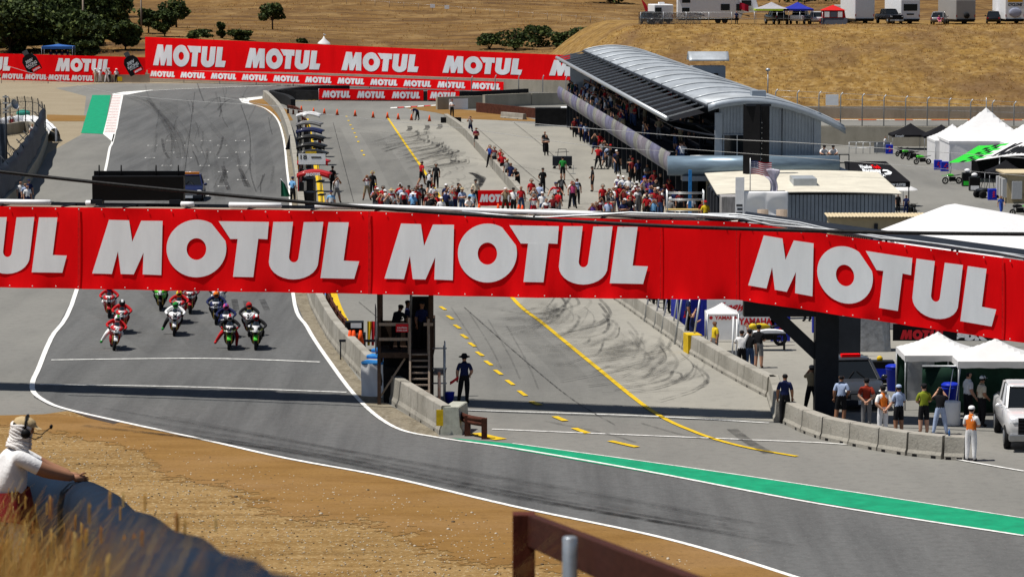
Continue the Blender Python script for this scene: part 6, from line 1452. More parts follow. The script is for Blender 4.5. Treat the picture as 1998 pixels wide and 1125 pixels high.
for (x, y, rz, roll, a, b, c, fd, num, su, lo, he, bb, pn, words, gl, h2) in BK:
    p = G(x, y) + Vector((0, .72, 0)); rz = rz + .05
    race_bike(f'{words}', p, rz, roll, a, b, c, fd, num)
    rider(f'rider crouched on the {words.split(", rider")[0].replace("whose rider trails both red boots", "trailing both red boots")}', p, rz, roll, pn, su, lo, he, bb, gl='red' if num == '66' else 'black', boots=gl if pn != 'ride' else None, hc2=h2)
# parked bikes, simpler naked road bikes
def road_bike(label, loc, rz, c1, c2='black', dirt=False):
    t = thing('parked_motorcycle', label, 'motorcycle', loc, rz, 'parked motorcycles')
    R = .34 if dirt else .31
    wheel(t, (0, -.72, R), R, .09 if dirt else .12); wheel(t, (0, .68, R), R, .11 if dirt else .18)
    b = MB(); b.loft([ring(-.55, .1, .8, .95), ring(-.3, .15, .72, 1.0), ring(0, .14, .75, .98), ring(.2, .1, .78, .88)]); b.build('tank', gloss(c1), t)
    b = MB(); b.loft([ring(.1, .1, .78, .86), ring(.5, .12, .82, .9), ring(.95, .06, .92, .97)]); b.build('seat', gloss(c2), t)
    b = MB(); b.box(-.16, .16, -.3, .3, .28, .7); b.bar((0, .68, R), (0, .1, .4), .1); b.build('engine', M_blk, t)
    b = MB()
    for s in (-1, 1): b.tube([(s * .1, -.72, R), (s * .09, -.45, .98)], .028, 6)
    b.build('fork', M_alu, t)
    b = MB(); b.tube([(-.38, -.38, 1.06), (-.1, -.45, 1.02), (.1, -.45, 1.02), (.38, -.38, 1.06)], .02, 6); b.build('handlebar', M_blk, t)
    if dirt: b = MB(); b.grid(lambda u, v: (lerp(-.07, .07, u), lerp(-1.1, -.45, v), .82 + .06 * v), 3, 5); b.build('front_mudguard', gloss(c1), t, solid=.02)
    else: b = MB(); b.loft([ring(-.72, .06, .8, .92), ring(-.6, .15, .74, 1.0), ring(-.4, .16, .7, .98)]); b.build('headlight_cowl', gloss(c1), t)
    return t
road_bike('bright green dirt bike parked in the open by the white road line', Gz(1858, 359), -1.35, 'kgreen', 'black', True)
road_bike('green sports bike nearest the marquee at the end of the parked row', Gz(1800, 321), -1.3, 'kgreen')
for i, (x, y) in enumerate(((1760, 305), (1770, 310), (1782, 312))): road_bike(f'{("leftmost", "middle", "rightmost")[i]} of three dark green bikes parked under the left black canopy', Gz(x, y), -.9, 'black' if i != 1 else 'kgreen', 'black')
road_bike('black motorcycle under the left black canopy roof', Gz(1772, 283), -1.4, 'black'); road_bike('black motorcycle on the dirt by the yellow hydrant', Gz(1711, 280), -.2, 'black'); road_bike('second black motorcycle beside the black canopy pole', Gz(1731, 281), -.2, 'black')
road_bike('dark green bike cut by the right edge below the tan hut', Gz(1990, 421), -1.2, 'black', 'kgreen'); road_bike('black motorcycle under the black sloping awning', Gz(1779, 420), .3, 'black')
road_bike('red and white racing bike among the apron crowd', G(1229, 432), -.4, 'red', 'white')
road_bike('yellow motorcycle under the bridge beside the work table', Vector(((1496 - CX) / F * 140.5, 140.5, 0)), -1.3, 'yellow')
# ================================================================ cars
M_tail = mat('tail_lamp', (.3, .01, .01), .3); M_lamp = mat('lamp_glass', (.6, .62, .64), .15)
def car(name, label, loc, rz, kind, paint, cat='car'):
    """front towards -Y"""
    t = thing(name, label, cat, loc, rz); m = mat('car_paint_' + paint, CLR[paint] if paint != 'graphite' else (.05, .055, .065), .28, .35, var=.03, coat=.5)
    pick = kind == 'pickup'; W_ = 1.0 if pick else .94; Lf, Lr = (-2.85, 2.9) if pick else (-2.35, 2.4); zb = .5 if pick else .34
    hood = 1.28 if pick else 1.02; R = .40 if pick else .36
    b = MB()
    if pick: rr = [ring(Lf, W_ * .84, zb + .1, hood - .18, .3), ring(Lf + .1, W_ * .95, zb, hood - .05, .3), ring(Lf + 1.3, W_, zb, hood, .3), ring(.4, W_, zb, hood, .3), ring(Lr - .1, W_, zb, hood, .3), ring(Lr, W_ * .97, zb + .05, hood - .03, .3)]
    else: rr = [ring(Lf, W_ * .7, zb + .12, hood - .30, .4), ring(Lf + .18, W_ * .92, zb, hood - .16, .4), ring(Lf + 1.2, W_, zb, hood + .02, .35), ring(.5, W_, zb, hood + .04, .35), ring(Lr - .3, W_ * .97, zb, hood, .35), ring(Lr, W_ * .85, zb + .15, hood - .15, .4)]
    b.loft(rr); b.build('body', m, t)
    # cabin as glass house with a roof
    if pick: c = [(-1.15, hood - .03, .86), (-.45, 1.93, .74), (.95, 1.93, .74), (1.2, hood - .03, .86)]
    else: c = [(-1.05, hood - .02, .84), (-.2, 1.64, .66), (1.2, 1.62, .66), (2.15, hood - .02, .78)]
    g = MB()
    (y0, z0, x0), (y1, z1, x1), (y2, z2, x2), (y3, z3, x3) = c
    g.add([(-x0, y0, z0), (x0, y0, z0), (x1, y1, z1), (-x1, y1, z1), (-x2, y2, z2), (x2, y2, z2), (x3, y3, z3), (-x3, y3, z3)], [(0, 1, 2, 3), (1, 6, 5, 2), (0, 3, 4, 7), (7, 4, 5, 6)])
    g.build('glasshouse', M_glass, t)
    r = MB(); r.loft([ring(y1 - .08, x1 * .9, z1 - .03, z1 + .02, .5), ring(y1 + .15, x1 + .02, z1 - .03, z1 + .07, .4), ring(y2 - .1, x2 + .02, z2 - .03, z2 + .07, .4), ring(y2 + .05, x2 * .93, z2 - .05, z2 + .02, .5)]); r.build('roof', m, t)
    p = MB()
    for s in (-1, 1):
        for q, r_, w_ in (((s * x0, y0, z0), (s * x1, y1, z1), .08), ((s * x3, y3, z3), (s * x2, y2, z2), .1), ((s * (x0 + .01), lerp(y0, y3, .5), z0), (s * (x1 + .01), lerp(y1, y2, .5), z1), .07)): MB().bar(q, r_, w_).build('pillar', m, t)
    for s in (-1, 1):
        for y in (Lf + .95, Lr - 1.0):
            w_ = MB().lathe([(R * .6, -.11), (R, -.1), (R, .1), (R * .6, .11)], 22, Matrix.Translation((s * (W_ - .1), y, R)) @ Matrix.Rotation(PI / 2, 4, 'Y')).build('wheel', M_tyre, t)
            MB().lathe([(R * .62, -.125), (R * .62, .125)], 16, Matrix.Translation((s * (W_ - .1), y, R)) @ Matrix.Rotation(PI / 2, 4, 'Y')).build('rim', M_alu, w_)
        h_ = MB(); h_.ell((s * W_ * .72, Lf + .10, hood - .28 if pick else hood - .30), .2, .12, .13 if pick else .07, 10, 6); h_.build('headlight', M_lamp, t)
        h_ = MB(); h_.ell((s * (W_ + .12), y0 + .15, z0 + .08), .12, .07, .09, 10, 6); h_.bar((s * (W_ - .05), y0 + .15, z0), (s * (W_ + .1), y0 + .15, z0 + .05), .04); h_.build('mirror', m, t)
        h_ = MB().box(s * W_ * .8 - .1, s * W_ * .8 + .1, Lr - .04, Lr + .02, hood - .3, hood - .1); h_.build('tail_light', M_tail, t)
    gz = (zb + .12, hood - .12) if pick else (zb + .08, hood - .36)
    gw = .62 if pick else .55
    gr = MB().box(-gw, gw, Lf - .06, Lf + .1, *gz).build('grille', M_blk, t); s_ = MB()
    for k in range(5): z = lerp(gz[0] + .05, gz[1] - .05, k / 4); s_.box(-gw * .95, gw * .95, Lf - .075, Lf - .06, z - .012, z + .012)
    s_.build('slat', M_alu if not pick else M_dsteel, gr)
    MB().box(-W_ * .92, W_ * .92, Lf - .1, Lf + .25, zb - .12, zb + .12).build('bumper', M_alu if pick else M_dsteel, t, bevel=.04)
    MB().box(-.26, .26, Lf - .12, Lf - .1, zb - .07, zb + .08).build('number_plate', M_wht, t)
    for s in (-1, 1): MB().bar((s * .35, y0 - .02, z0 + .03), (s * .05, lerp(y0, y1, .4) - .02, lerp(z0, z1, .4) + .02), .025).build('wiper', M_blk, t)
    if pick:
        MB().box(-W_ * .85, W_ * .85, 1.3, Lr - .1, hood + .001, hood + .03).build('bed_cover', M_blk, t); MB().box(-W_ * .8, W_ * .8, Lr, Lr + .05, zb + .25, hood - .05).build('tailgate', m, t)
    return t
t = car('parked_car', 'dark grey luxury car with a red light bar parked behind the bridge leg', G(1672, 802) + Vector((0, 2.3, 0)), .12, 'suv', 'graphite')
MB().box(-.35, .35, -.05, .25, 1.72, 1.82).build('light_bar', M_red, t)
car('pickup_truck', 'white pickup truck cut off by the right edge of the view', G(2022, 884) + Vector((.2, 3.0, 0)), -.06, 'pickup', 'white', 'pickup truck')
t = car('safety_car', 'dark safety car with an amber light bar behind the display board', G(365, 394) + Vector((0, 2.4, 0)), .05, 'suv', 'navy')
MB().box(-.6, .6, -.1, .2, 1.70, 1.83).build('light_bar', mat('amber_lens', (.8, .25, .02), .3), t)
car('pickup_truck', 'red pickup truck parked beyond the gable of the pit building', Gz(1604, 271), 1.35, 'pickup', 'red', 'pickup truck')
car('parked_car', 'red car roof just visible below the black awning', G(1738, 448, -3.2) + Vector((0, 0, -1.4)), 1.2, 'suv', 'red')
# quad bike and trolleys in the paddock
p = Gz(1926, 386); t = thing('quad_bike', 'dark grey utility quad parked beside the tan hut', 'quad bike', p, -1.2)
b = MB(); b.loft([ring(-1.0, .4, .6, .85), ring(-.5, .5, .55, .95), ring(.3, .5, .55, .85), ring(1.1, .45, .6, .9)]); b.build('body', M_dsteel, t)
for s in (-1, 1):
    for y in (-.75, .8): MB().lathe([(.2, -.14), (.36, -.12), (.36, .12), (.2, .14)], 16, Matrix.Translation((s * .55, y, .36)) @ Matrix.Rotation(PI / 2, 4, 'Y')).build('wheel', M_tyre, t)
b = MB()
for s in (-1, 1): b.tube([(s * .5, -.4, .9), (s * .48, -.1, 1.75), (s * .48, .8, 1.75), (s * .5, 1.0, .9)], .03, 6)
b.build('roll_cage', M_blk, t)
rr = random.Random(8)
for i, (x, y) in enumerate(((1735, 300), (1830, 331), (1843, 334), (1936, 390))):
    p = Gz(x, y); t = thing('sign_box', ('far blue box with printed marks beside the parked bikes', 'left of two blue printed boxes in front of the marquee', 'right of two blue printed boxes in front of the marquee', 'blue printed box in front of the quad')[i], 'box', p)
    MB().box(-.4, .4, -.3, .3, 0, 1.0).build('body', M_bin, t, bevel=.02); l = MB()
    for k in range(3): q = rr.uniform(-.2, .1); l.add([(q, -.31, .25 + k * .2), (q + .3, -.31, .3 + k * .2), (q + .15, -.31, .45 + k * .2)], [(0, 1, 2)])
    l.build('printed_mark', M_rdeco, t)
for i, (x, y) in enumerate(((1887, 363), (1901, 372))):
    t = thing('display_case', ('left' if i == 0 else 'right') + ' of two black display cases beside the green dirt bike', 'case', Gz(x, y)); MB().box(-.5, .5, -.4, .4, 0, 1.3).build('body', M_blk, t, bevel=.03)
    MB().box(-.4, .4, -.42, -.4, .1, .5).build('panel', M_kg if i == 0 else M_wht, t); MB().ell((0, 0, 1.5), .3, .25, .2).build('cover', M_wht, t)
# hydrant, barrier
t = thing('fire_hydrant', 'yellow fire hydrant on the dirt right of the gable roof', 'hydrant', Gz(1655, 274)); MB().lathe([(.2, 0), (.17, .1), (.15, .15), (.15, .6), (.2, .62), (.18, .8), (.05, .92)], 12).build('body', M_yel, t)
MB().tube([(-.3, 0, .5), (.3, 0, .5)], .08, 8).build('outlet', M_yel, t)
t = thing('crowd_barrier', 'steel crowd barrier with mesh at the far paddock road', 'barrier', Gz(1700, 300)); t.location.z = -6
railing(t, (-2.5, 0, 0), (2.2, 0, 0), 1.3, 6, M_steel); MB().box(.3, 2.1, -.02, .02, .1, 1.25).build('panel', mat('grey_mesh', (.2, .21, .22), .7), t)
# ================================================================ pit wall stands
SD = [(602, 270, 'white', 'white', 'white'), (603, 290, 'grey', 'navy', 'grey'), (604, 306, 'navy', 'navy', 'black'), (606, 322, 'black', 'black', 'black'), (607, 340, 'black', 'black', 'black'), (609, 356, 'black', 'yellow', 'black'), (611, 374, 'red', 'dark red', 'silver'), (612, 402, 'red', 'red', 'red')]
ST = ['farthest white pit wall stand with a porthole in its roof', 'grey and navy pit wall stand, second from the far end', 'navy pit wall stand with a round emblem, third from the far end', 'black pit wall stand, fourth from the far end', 'black pit wall stand with a slim roof, fifth from the far end', 'black pit wall stand with a yellow plate on its roof edge', 'pit wall stand with white roof board and dark red sides', 'nearest red pit wall stand with a white word on its roof']
for i, (x, y, c1, c2, c3) in enumerate(SD):
    p = G(x, y); t = thing('pit_wall_stand', ST[i], 'pit stand', p, -.08, 'pit wall stands')
    b = MB(); b.grid(lambda u, v: (lerp(-1.0, 1.15, u), lerp(-.75, .75, v), 2.02 + .32 * math.sin(PI * (.12 + .8 * u)) - .12 * v * 0), 14, 3); b.build('roof', gloss(c1), t, solid=.1)
    MB().grid(lambda u, v: (lerp(-1.0, 1.15, u), -.8, lerp(1.78, 2.0, v) + .32 * math.sin(PI * (.12 + .8 * u)) * 1), 14, 2).build('roof_front', gloss(c1), t, solid=.05)
    MB().box(-.95, -.85, -.7, .7, .1, 2.1).build('back_panel', gloss(c2), t); MB().box(-.75, .1, -.7, .7, .0, .95).build('console', gloss('black'), t, bevel=.05)
    MB().box(-.8, -.55, -.6, .6, 1.0, 1.6).build('monitor', M_glass, t)
    for s in (-.68, .68): MB().tube([(-.85, s, 0), (-.85, s, 2.1)], .04, 6).build('post', M_dsteel, t)
    for s in (-.35, .35):
        c = MB().box(.35, .75, s - .2, s + .2, .72, .8).build('stool', M_blk, t); MB().tube([(.55, s, 0), (.55, s, .72)], .03, 6).build('stem', M_steel, c)
    if i == 7:
        l = MB(); logo(l, lambda a, c: (-.42 + a / LOGO_W * 1.0, -.86, 2.02 + c * .2 + .06 * a / LOGO_W)); l.build('lettering', M_let, t)
    if i == 6:
        q = MB().box(-.9, 1.0, -.84, -.8, 1.95, 2.7).build('roof_board', M_wht, t); l = MB(); text(l, '18', rect_fn((-.75, -.85, 2.3), (.45, 0, 0), (0, 0, .32))); l.box(.0, .7, -.852, -.845, 2.4, 2.5); l.build('lettering', M_blk, q)
    if i == 5: MB().box(-.35, .45, -.87, -.83, 2.05, 2.3).build('roof_plate', M_yel, t)
    if i == 0: MB().lathe([(.2, 0), (.2, .04)], 14, Matrix.Translation((-.2, -.82, 2.1)) @ Matrix.Rotation(PI / 2, 4, 'X')).build('porthole', M_wht, t)
t = thing('pit_board_flag', 'black folded flag hanging on the track side of the pit wall stands', 'flag', G(566, 305)); MB().tube([(0, 0, 0), (0, 0, 1.9)], .02, 6).build('pole', M_steel, t); MB().grid(lambda u, v: (-.4 * u * v, .06 * math.sin(u * 8), 1.85 - 1.3 * v), 6, 8).build('cloth', M_bcan, t)
# short red sign on the pit wall
t = thing('sign_board', 'short red sign with a white word at the near end of the far pit wall', 'sign', G(966, 412)); t.location.z = .1
MB().box(-1.1, 1.15, -.04, .04, .25, 1.25).build('panel', M_red, t); l = MB(); logo(l, lambda a, c: (-1.0 + a / LOGO_W * 2.05, -.06, .5 + c * .5)); l.build('lettering', M_let, t)
for i, (x, y) in enumerate(((1008, 405), (1026, 410))): krail(G(x - 8, y), G(x + 14, y + 3), .7, .5, ('left' if i == 0 else 'right') + ' concrete block beside the short red sign', 'loose barrier blocks')
# cones
def cone(label, p, h=.7, group=None):
    t = thing('traffic_cone', label, 'traffic cone', p, 0, group)
    MB().lathe([(.19 * h / .7, .03), (.04, h)], 12).build('body', mat('cone_orange', (.75, .08, .01), .5), t); MB().box(-.2, .2, -.2, .2, 0, .035).build('base', M_blk, t)
    b = MB().lathe([(.135 * h / .7, h * .36), (.10 * h / .7, h * .56)], 12, cap=False); b.build('band', M_wht, t); return t
c0 = cone('first traffic cone from the left across the far pit lane', G(588, 218), .62, 'cones across the far pit lane')
for i, (x, y) in enumerate(((612, 222), (633, 223.5), (658, 225), (693, 227), (728, 230), (756, 231), (777, 233.5), (803, 235), (838, 237))): copy_tree(c0, loc=G(x, y), label=f'{ORD[i + 1]} traffic cone from the left across the far pit lane')
for i, (x, y) in enumerate(((769, 408), (862, 412), (935, 416), (972, 416), (1012, 418), (1019, 419))): copy_tree(c0, loc=G(x, y), label=f'{ORD[i]} traffic cone from the left along the top of the bridge', group='cones by the short red sign')
# tool trolley and folded stands on the apron
t = thing('tool_trolley', 'black tool trolley with raised frame on the apron', 'trolley', G(1097, 329))
b = MB(); b.box(-.75, .75, -.35, .35, .25, .95)
for s in (-1, 1): b.bar((s * .75, 0, .0), (s * .35, 0, .3), .06); b.bar((s * .35, 0, .95), (s * .3, .1, 1.5), .04)
b.bar((-.3, .1, 1.5), (.3, .1, 1.5), .04); b.bar((-.55, 0, 1.25), (.5, 0, 1.3), .04); b.build('body', M_dsteel, t)
for s in (-1, 1): MB().lathe([(.12, -.04), (.12, .04)], 10, Matrix.Translation((s * .6, -.3, .12)) @ Matrix.Rotation(PI / 2, 4, 'X')).build('wheel', M_rub, t)
t = thing('paddock_stand', 'black folded rack standing by the edge of the balcony shade', 'rack', G(1172, 331)); b = MB()
for k in range(5): b.bar((-.5 + k * .25, 0, .05), (-.2 + k * .25, 0, .75), .05)
b.bar((-.55, 0, .75), (.6, 0, .75), .05); b.bar((-.55, 0, .05), (.6, 0, .05), .05); b.build('frame', M_dsteel, t)
t = thing('paddock_stand', 'small silver bike stand lying on the apron', 'rack', G(1118, 340)); b = MB(); b.bar((-.2, 0, .05), (.2, 0, .05), .05); b.bar((0, 0, .05), (.05, 0, .7), .04); b.bar((-.15, 0, .4), (.15, 0, .45), .04); b.build('frame', M_steel, t)
# scaffold in front of the garage block
p = G(1335, 446); t = thing('scaffold', 'small steel scaffold with a plank platform at the near garages', 'scaffold', p)
b = MB()
for x in (-1.05, 1.15):
    for y in (-.5, .5): b.tube([(x, y, 0), (x, y, 2.35)], .035, 6)
for z in (1.1, 1.75, 2.15):
    for y in (-.5, .5): b.tube([(-1.05, y, z), (1.15, y, z)], .03, 6)
b.tube([(-1.05, -.5, 0), (0, -.5, 1.1)], .03, 6); b.build('frame', M_steel, t); MB().box(-1.1, 1.2, -.5, .5, 1.12, 1.18).build('plank', mat('yellow_plank', (.45, .32, .12), .8), t)
tag(MB().box(-.1, .1, -.1, .1, 0, 3.4, M=Matrix.Translation(G(1346, 440))).build('blue_post', M_blue), 'bright blue post behind the scaffold', 'post')

# ================================================================ flag tower under the bridge
p = G(800, 792) + Vector((0, .6, 0)); t = thing('flag_stand', 'dark wooden marshal tower with open stairs under the bridge', 'tower', p)
for x, y in ((-1.15, -.2), (-1.15, 1.9), (.75, -.2), (.75, 1.9)): MB().bar((x, y, 0), (x, y, 4.15), .13).build('post', M_dwood, t)
MB().box(-1.2, .85, -.25, 2.0, 1.75, 1.95).build('floor', M_dwood, t)
for z in (2.45, 3.0): MB().bar((-1.15, -.27, z), (-.05, -.27, z), .06, .11).build('rail', M_wood, t)
MB().bar((.5, -.27, 3.0), (.85, -.27, 3.0), .06, .11).build('rail', M_wood, t)
MB().bar((-.03, -.27, 1.9), (-.03, -.27, 3.25), .1).build('post', M_wood, t); MB().bar((.68, -.27, 1.9), (.68, -.27, 3.2), .1).build('post', M_wood, t)
MB().grid(lambda u, v: (-1.25 - .12 * u, lerp(-.3, 1.9, u), lerp(1.85, 3.55, v)), 3, 3).build('side_panel', mat('worn_plywood', (.19, .17, .17), .8, var=.3, scale=3), t, solid=.03)
MB().box(.82, .88, -.2, 1.9, 1.9, 3.1).build('side_panel', M_dwood, t)
MB().box(.0, .78, 1.0, 1.05, 1.96, 3.9).build('curtain', mat('black_cloth', (.01, .01, .011)), t); MB().box(-1.0, -.1, .3, 1.1, 0, 1.3).build('storage_box', mat('black_cloth', (.01, .01, .011)), t); MB().bar((-1.1, .0, .3), (-.2, .0, 1.7), .07).build('brace', M_wood, t); MB().box(-1.1, .7, 1.85, 1.9, 1.96, 2.9).build('rear_panel', M_dwood, t)
MB().box(-1.05, .8, 1.2, 1.25, 0, 1.7).build('back_panel', mat('black_cloth', (.01, .01, .011)), t)
sg = MB().box(-.52, -.06, -.34, -.31, 2.72, 3.02).build('warning_sign', M_rdeco, t); l = MB(); text(l, 'CAUTION', rect_fn((-.47, -.352, 2.85), (.36, 0, 0), (0, 0, .06))); text(l, 'STAND CLEAR', rect_fn((-.48, -.352, 2.76), (.38, 0, 0), (0, 0, .05))); l.build('lettering', M_wht, sg)
for x in (.02, .72): MB().bar((x, -1.15, -.02), (x - .02, -.27, 2.75), .07, .2).build('stringer', M_wood, t)
for k in range(9): MB().box(.06, .69, -1.2 + k * .092, -.95 + k * .092, .15 + k * .215, .20 + k * .215).build('step', M_wood, t)
sc_ = MB()
for x, y in ((1.25, -.2), (1.25, 1.4)): sc_.tube([(x, y, 0), (x, y, 2.2)], .035, 6)
for z in (.8, 1.35, 2.1): sc_.tube([(.8, -.2, z), (1.35, -.2, z)], .03, 6); sc_.tube([(1.25, -.2, z), (1.25, 1.4, z)], .03, 6)
sc_.build('pipe_frame', M_steel, t); MB().box(.85, 1.3, -.2, 1.3, 1.1, 1.15).build('shelf', M_wood, t)
MB().box(-.1, .35, 1.5, 1.9, 2.9, 3.7).build('signal_box', M_steel, t); MB().tube([(.0, 1.0, 1.9), (0, 1.0, 4.0), (-.1, .8, 4.15), (-.3, .6, 4.1)], .05, 8).build('bent_pipe', M_steel, t)
for i, (x, y, pn, lab) in enumerate(((-.55, .6, 'lean', 'marshal leaning on the rail of the dark tower under the bridge'), (-.15, 1.3, 'stand', 'marshal standing behind the leaning one on the dark tower'), (.4, .9, 'stand', 'marshal in dark clothes at the right of the tower platform'))):
    person(pn, p + Vector((x, y, 1.96)), 2.6 - i, 'navy' if i else 'black', 'black', 0, lab, 'cap', 'black', skin=1, hair='black')
# blue and white covered crash pads, flags and bins beside the tower
q = G(738, 772); t = thing('crash_pad', 'white faced crash pad with blue tarpaulin top beside the tower', 'crash pad', q, -.35)
b = MB(); b.grid(lambda u, v: (lerp(-.55, .35, u), -.35 + .03 * math.sin(u * 12 + v * 6), lerp(0, 1.25, v)), 14, 6); b.grid(lambda u, v: (.35 + .02 * math.sin(v * 9), lerp(-.35, .6, u), lerp(0, 1.25, v)), 6, 6); b.build('white_cover', M_wht, t)
for k in range(3): b = MB(); b.box(-.56, .36, -.36 + k * .5, .2 + k * .5, 1.2 + .18 * k, 1.34 + .18 * k); b.build('blue_cover', M_blue, t, bevel=.05)
q = G(705, 702); t = thing('flag_rack', 'rack with red and yellow marshal flags and orange cones behind the track wall', 'flag rack', q)
b = MB(); b.box(-.9, .7, -.05, .05, .75, .85)
for x in (-.85, .65): b.tube([(x, 0, 0), (x, 0, .8)], .03, 6)
b.build('frame', M_dsteel, t)
for k, (x, m) in enumerate(((.25, M_yel), (.42, M_rdeco), (.62, M_wht))): MB().grid(lambda u, v: (x + .2 * u * (1 - v * .5), .05 * math.sin(u * 7), 1.6 - v * 1.0), 4, 6).build('flag', m, t)
for k, x in enumerate((-.45, -.3, -.02)): MB().lathe([(.15, .7), (.05, 1.25)], 10, Matrix.Translation((x, -.2, 0))).build('orange_cone', mat('cone_orange', (.75, .08, .01)), t)
t = thing('equipment_crate', 'black stacked equipment crates behind the flag rack', 'crate', G(690, 684)); MB().box(-.5, .5, -.4, .4, 0, .75).build('lower_crate', M_blk, t, bevel=.03); MB().box(-.35, .42, -.3, .3, .76, 1.25).build('upper_crate', M_blk, t, bevel=.03); MB().box(-.1, .35, -.32, -.3, 1.0, 1.2).build('label_patch', M_wht, t)
t = thing('bucket', 'blue bucket at the foot of the pipe frame by the tower', 'bucket', G(877, 785)); MB().lathe([(.14, 0), (.19, .38), (.2, .4)], 14).build('body', M_bin, t)
tag(MB().lathe([(.06, 0), (.06, 1.0), (.045, 1.25)], 10, Matrix.Translation(G(857, 790))).build('striped_marker', mat('orange_white_marker', (.75, .2, .03), .6, c2=(.8, .75, .7), scale=1.2)), 'slim orange and white marker post beside the tower stairs', 'marker')
# folded red flags and rack in the paddock
t = thing('bike_trolley', 'red and white race bike parts on a trolley behind the dark grey car', 'trolley', G(1663, 692) + Vector((0, 6, 0)))
b = MB(); rr = random.Random(4)
for k in range(10): b.ell((rr.uniform(-.7, .7), rr.uniform(-.2, .2), rr.uniform(.5, 1.6)), rr.uniform(.12, .3), .1, rr.uniform(.12, .3), 8, 6, k % 2)
b.build('bodywork', [M_rdeco, M_wht], t); MB().box(-.8, .8, -.3, .3, .3, .42).build('tray', M_dsteel, t); MB().box(-1.1, -.2, .3, .6, .2, 2.0).build('cabinet', M_bin, t)
t = thing('covered_stack', 'tall stack of crates under a shiny grey sheet behind the red trolley', 'stack', Vector(((1702 - CX) / F * 139, 139, 0)))
MB().grid(lambda u, v: tuple((lambda c, s_: (.85 * math.copysign(abs(c) ** .4, c) * (1 - .15 * v) + .05 * math.sin(u * 57 + v * 3), .6 * math.copysign(abs(s_) ** .4, s_) * (1 - .15 * v), 2.0 * v + .12 * math.sin(u * 23) * v))(math.cos(2 * PI * u), math.sin(2 * PI * u))), 48, 10).build('sheet', mat('shiny_grey_sheet', (.28, .29, .31), .35, .3, var=.3, scale=3, bump=.5, bscale=5), t); MB().box(-.75, .75, -.5, .5, 1.9, 2.1).build('crate', M_blk, t)
t = thing('tyre_rack', 'black tyre rack with stacked tyres right of the covered stack', 'rack', Vector(((1642 - CX) / F * 137, 137, 0))); b = MB()
for k in range(6): b.lathe([(.14, -.1), (.3, -.1), (.3, .1), (.14, .1)], 14, Matrix.Translation((-.4 + .8 * (k % 2), 0, .3 + .45 * (k // 2))) @ Matrix.Rotation(PI / 2, 4, 'X'))
b.build('tyres', M_tyre, t); MB().box(-.85, .85, -.25, -.2, 0, 1.7).build('frame', M_dsteel, t)
for i, (px, Y, a, b_) in enumerate(((1612, 146, 'black', 'grey'), (1640, 143, 'red', 'black'), (1730, 147, 'navy', 'navy'), (1580, 150, 'white', 'black'))):
    person(('stand', 'folded', 'relaxed', 'hips')[i], Vector(((px - CX) / F * Y, Y, 0)), .4 - i, a, b_, 0, f'crew member in {a} among the equipment behind the bridge leg', 'cap' if i % 2 else None, group='crew behind the bridge leg')
t = thing('mesh_fence', 'grey mesh covered fence along the paddock behind the white canopies', 'fence', G(1760, 690) + Vector((2, 6, 0)))
MB().grid(lambda u, v: (lerp(-3, 6.5, u), lerp(3.5, -1, u), lerp(.05, 2.0, v)), 20, 4).build('mesh', mat('grey_mesh', (.2, .21, .22), .7), t)
for k in range(5): u = k / 4; x, y = lerp(-3, 6.5, u), lerp(3.5, -1, u) - .04; MB().tube([(x, y, 0), (x, y, 2.1)], .035, 6).build('post', M_steel, t)
q = D(1862, 652, 140); t = thing('race_banner', 'black banner with white and red lettering behind the white canopies', 'banner', (q.x, 140, 0)); MB().box(-2.6, 2.6, -.03, .03, .3, q.z + .45).build('panel', M_bcan, t)
l = MB(); text(l, 'sbk', rect_fn((.1, -.06, q.z - .25), (1.3, 0, 0), (0, 0, .5)), 0, 0, .06); text(l, 'WORLDSBK', rect_fn((.6, -.06, q.z - .62), (1.2, 0, 0), (0, 0, .16)), 0); l.build('lettering', M_wht, t)
l = MB(); logo(l, lambda a, c: (-2.3 + a / LOGO_W * 1.9, -.06, q.z - .2 + c * .4)); l.build('lettering', M_rdeco, t)
# ================================================================ left catch fence
M_tarp = mat('navy_tarpaulin', (.035, .05, .075), .6, var=.35, scale=2, bump=.6, bscale=4)
def mesh_mat():
    m, n, L, p = nodes_mat('chain_link')
    p.inputs['Base Color'].default_value = (.10, .11, .12, 1); p.inputs['Metallic'].default_value = .3; p.inputs['Roughness'].default_value = .5
    tc = n.new('ShaderNodeTexCoord'); w_ = n.new('ShaderNodeTexVoronoi'); w_.inputs['Scale'].default_value = 9; w_.feature = 'DISTANCE_TO_EDGE'
    L.new(tc.outputs['Object'], w_.inputs['Vector']); mr = n.new('ShaderNodeMath'); mr.operation = 'LESS_THAN'; mr.inputs[1].default_value = .06
    L.new(w_.outputs['Distance'], mr.inputs[0]); L.new(mr.outputs[0], p.inputs['Alpha']); return m
M_mesh = mesh_mat()
wp = [G(*q) for q in ((-60, 470), (0, 424), (35, 388), (56, 354), (73, 324), (89, 279))]
MB().wall(wp, 1.05, .4, sm=True).build('concrete_wall', M_wallp, label='concrete wall curving below the tarpaulin covered fence at the left edge', cat='wall')
t = thing('catch_fence', 'tall curved catch fence hung with navy tarpaulin at the left edge', 'fence', wp[3]); o = wp[3]
sp = spline([q - o for q in wp], 6)
b = MB()
def fsec(u, v, H=3.3):
    i = u * (len(sp) - 1); k = min(int(i), len(sp) - 2); p = sp[k].lerp(sp[k + 1], i - k)
    z = 1.0 + v * 2.1; return (p.x + (.0 if v < .8 else -(v - .8) * 1.2) + .06 * math.sin(u * 60 + v * 5), p.y + .05 * math.sin(u * 47), z)
b.grid(fsec, 60, 10); b.build('tarpaulin', M_tarp, t)
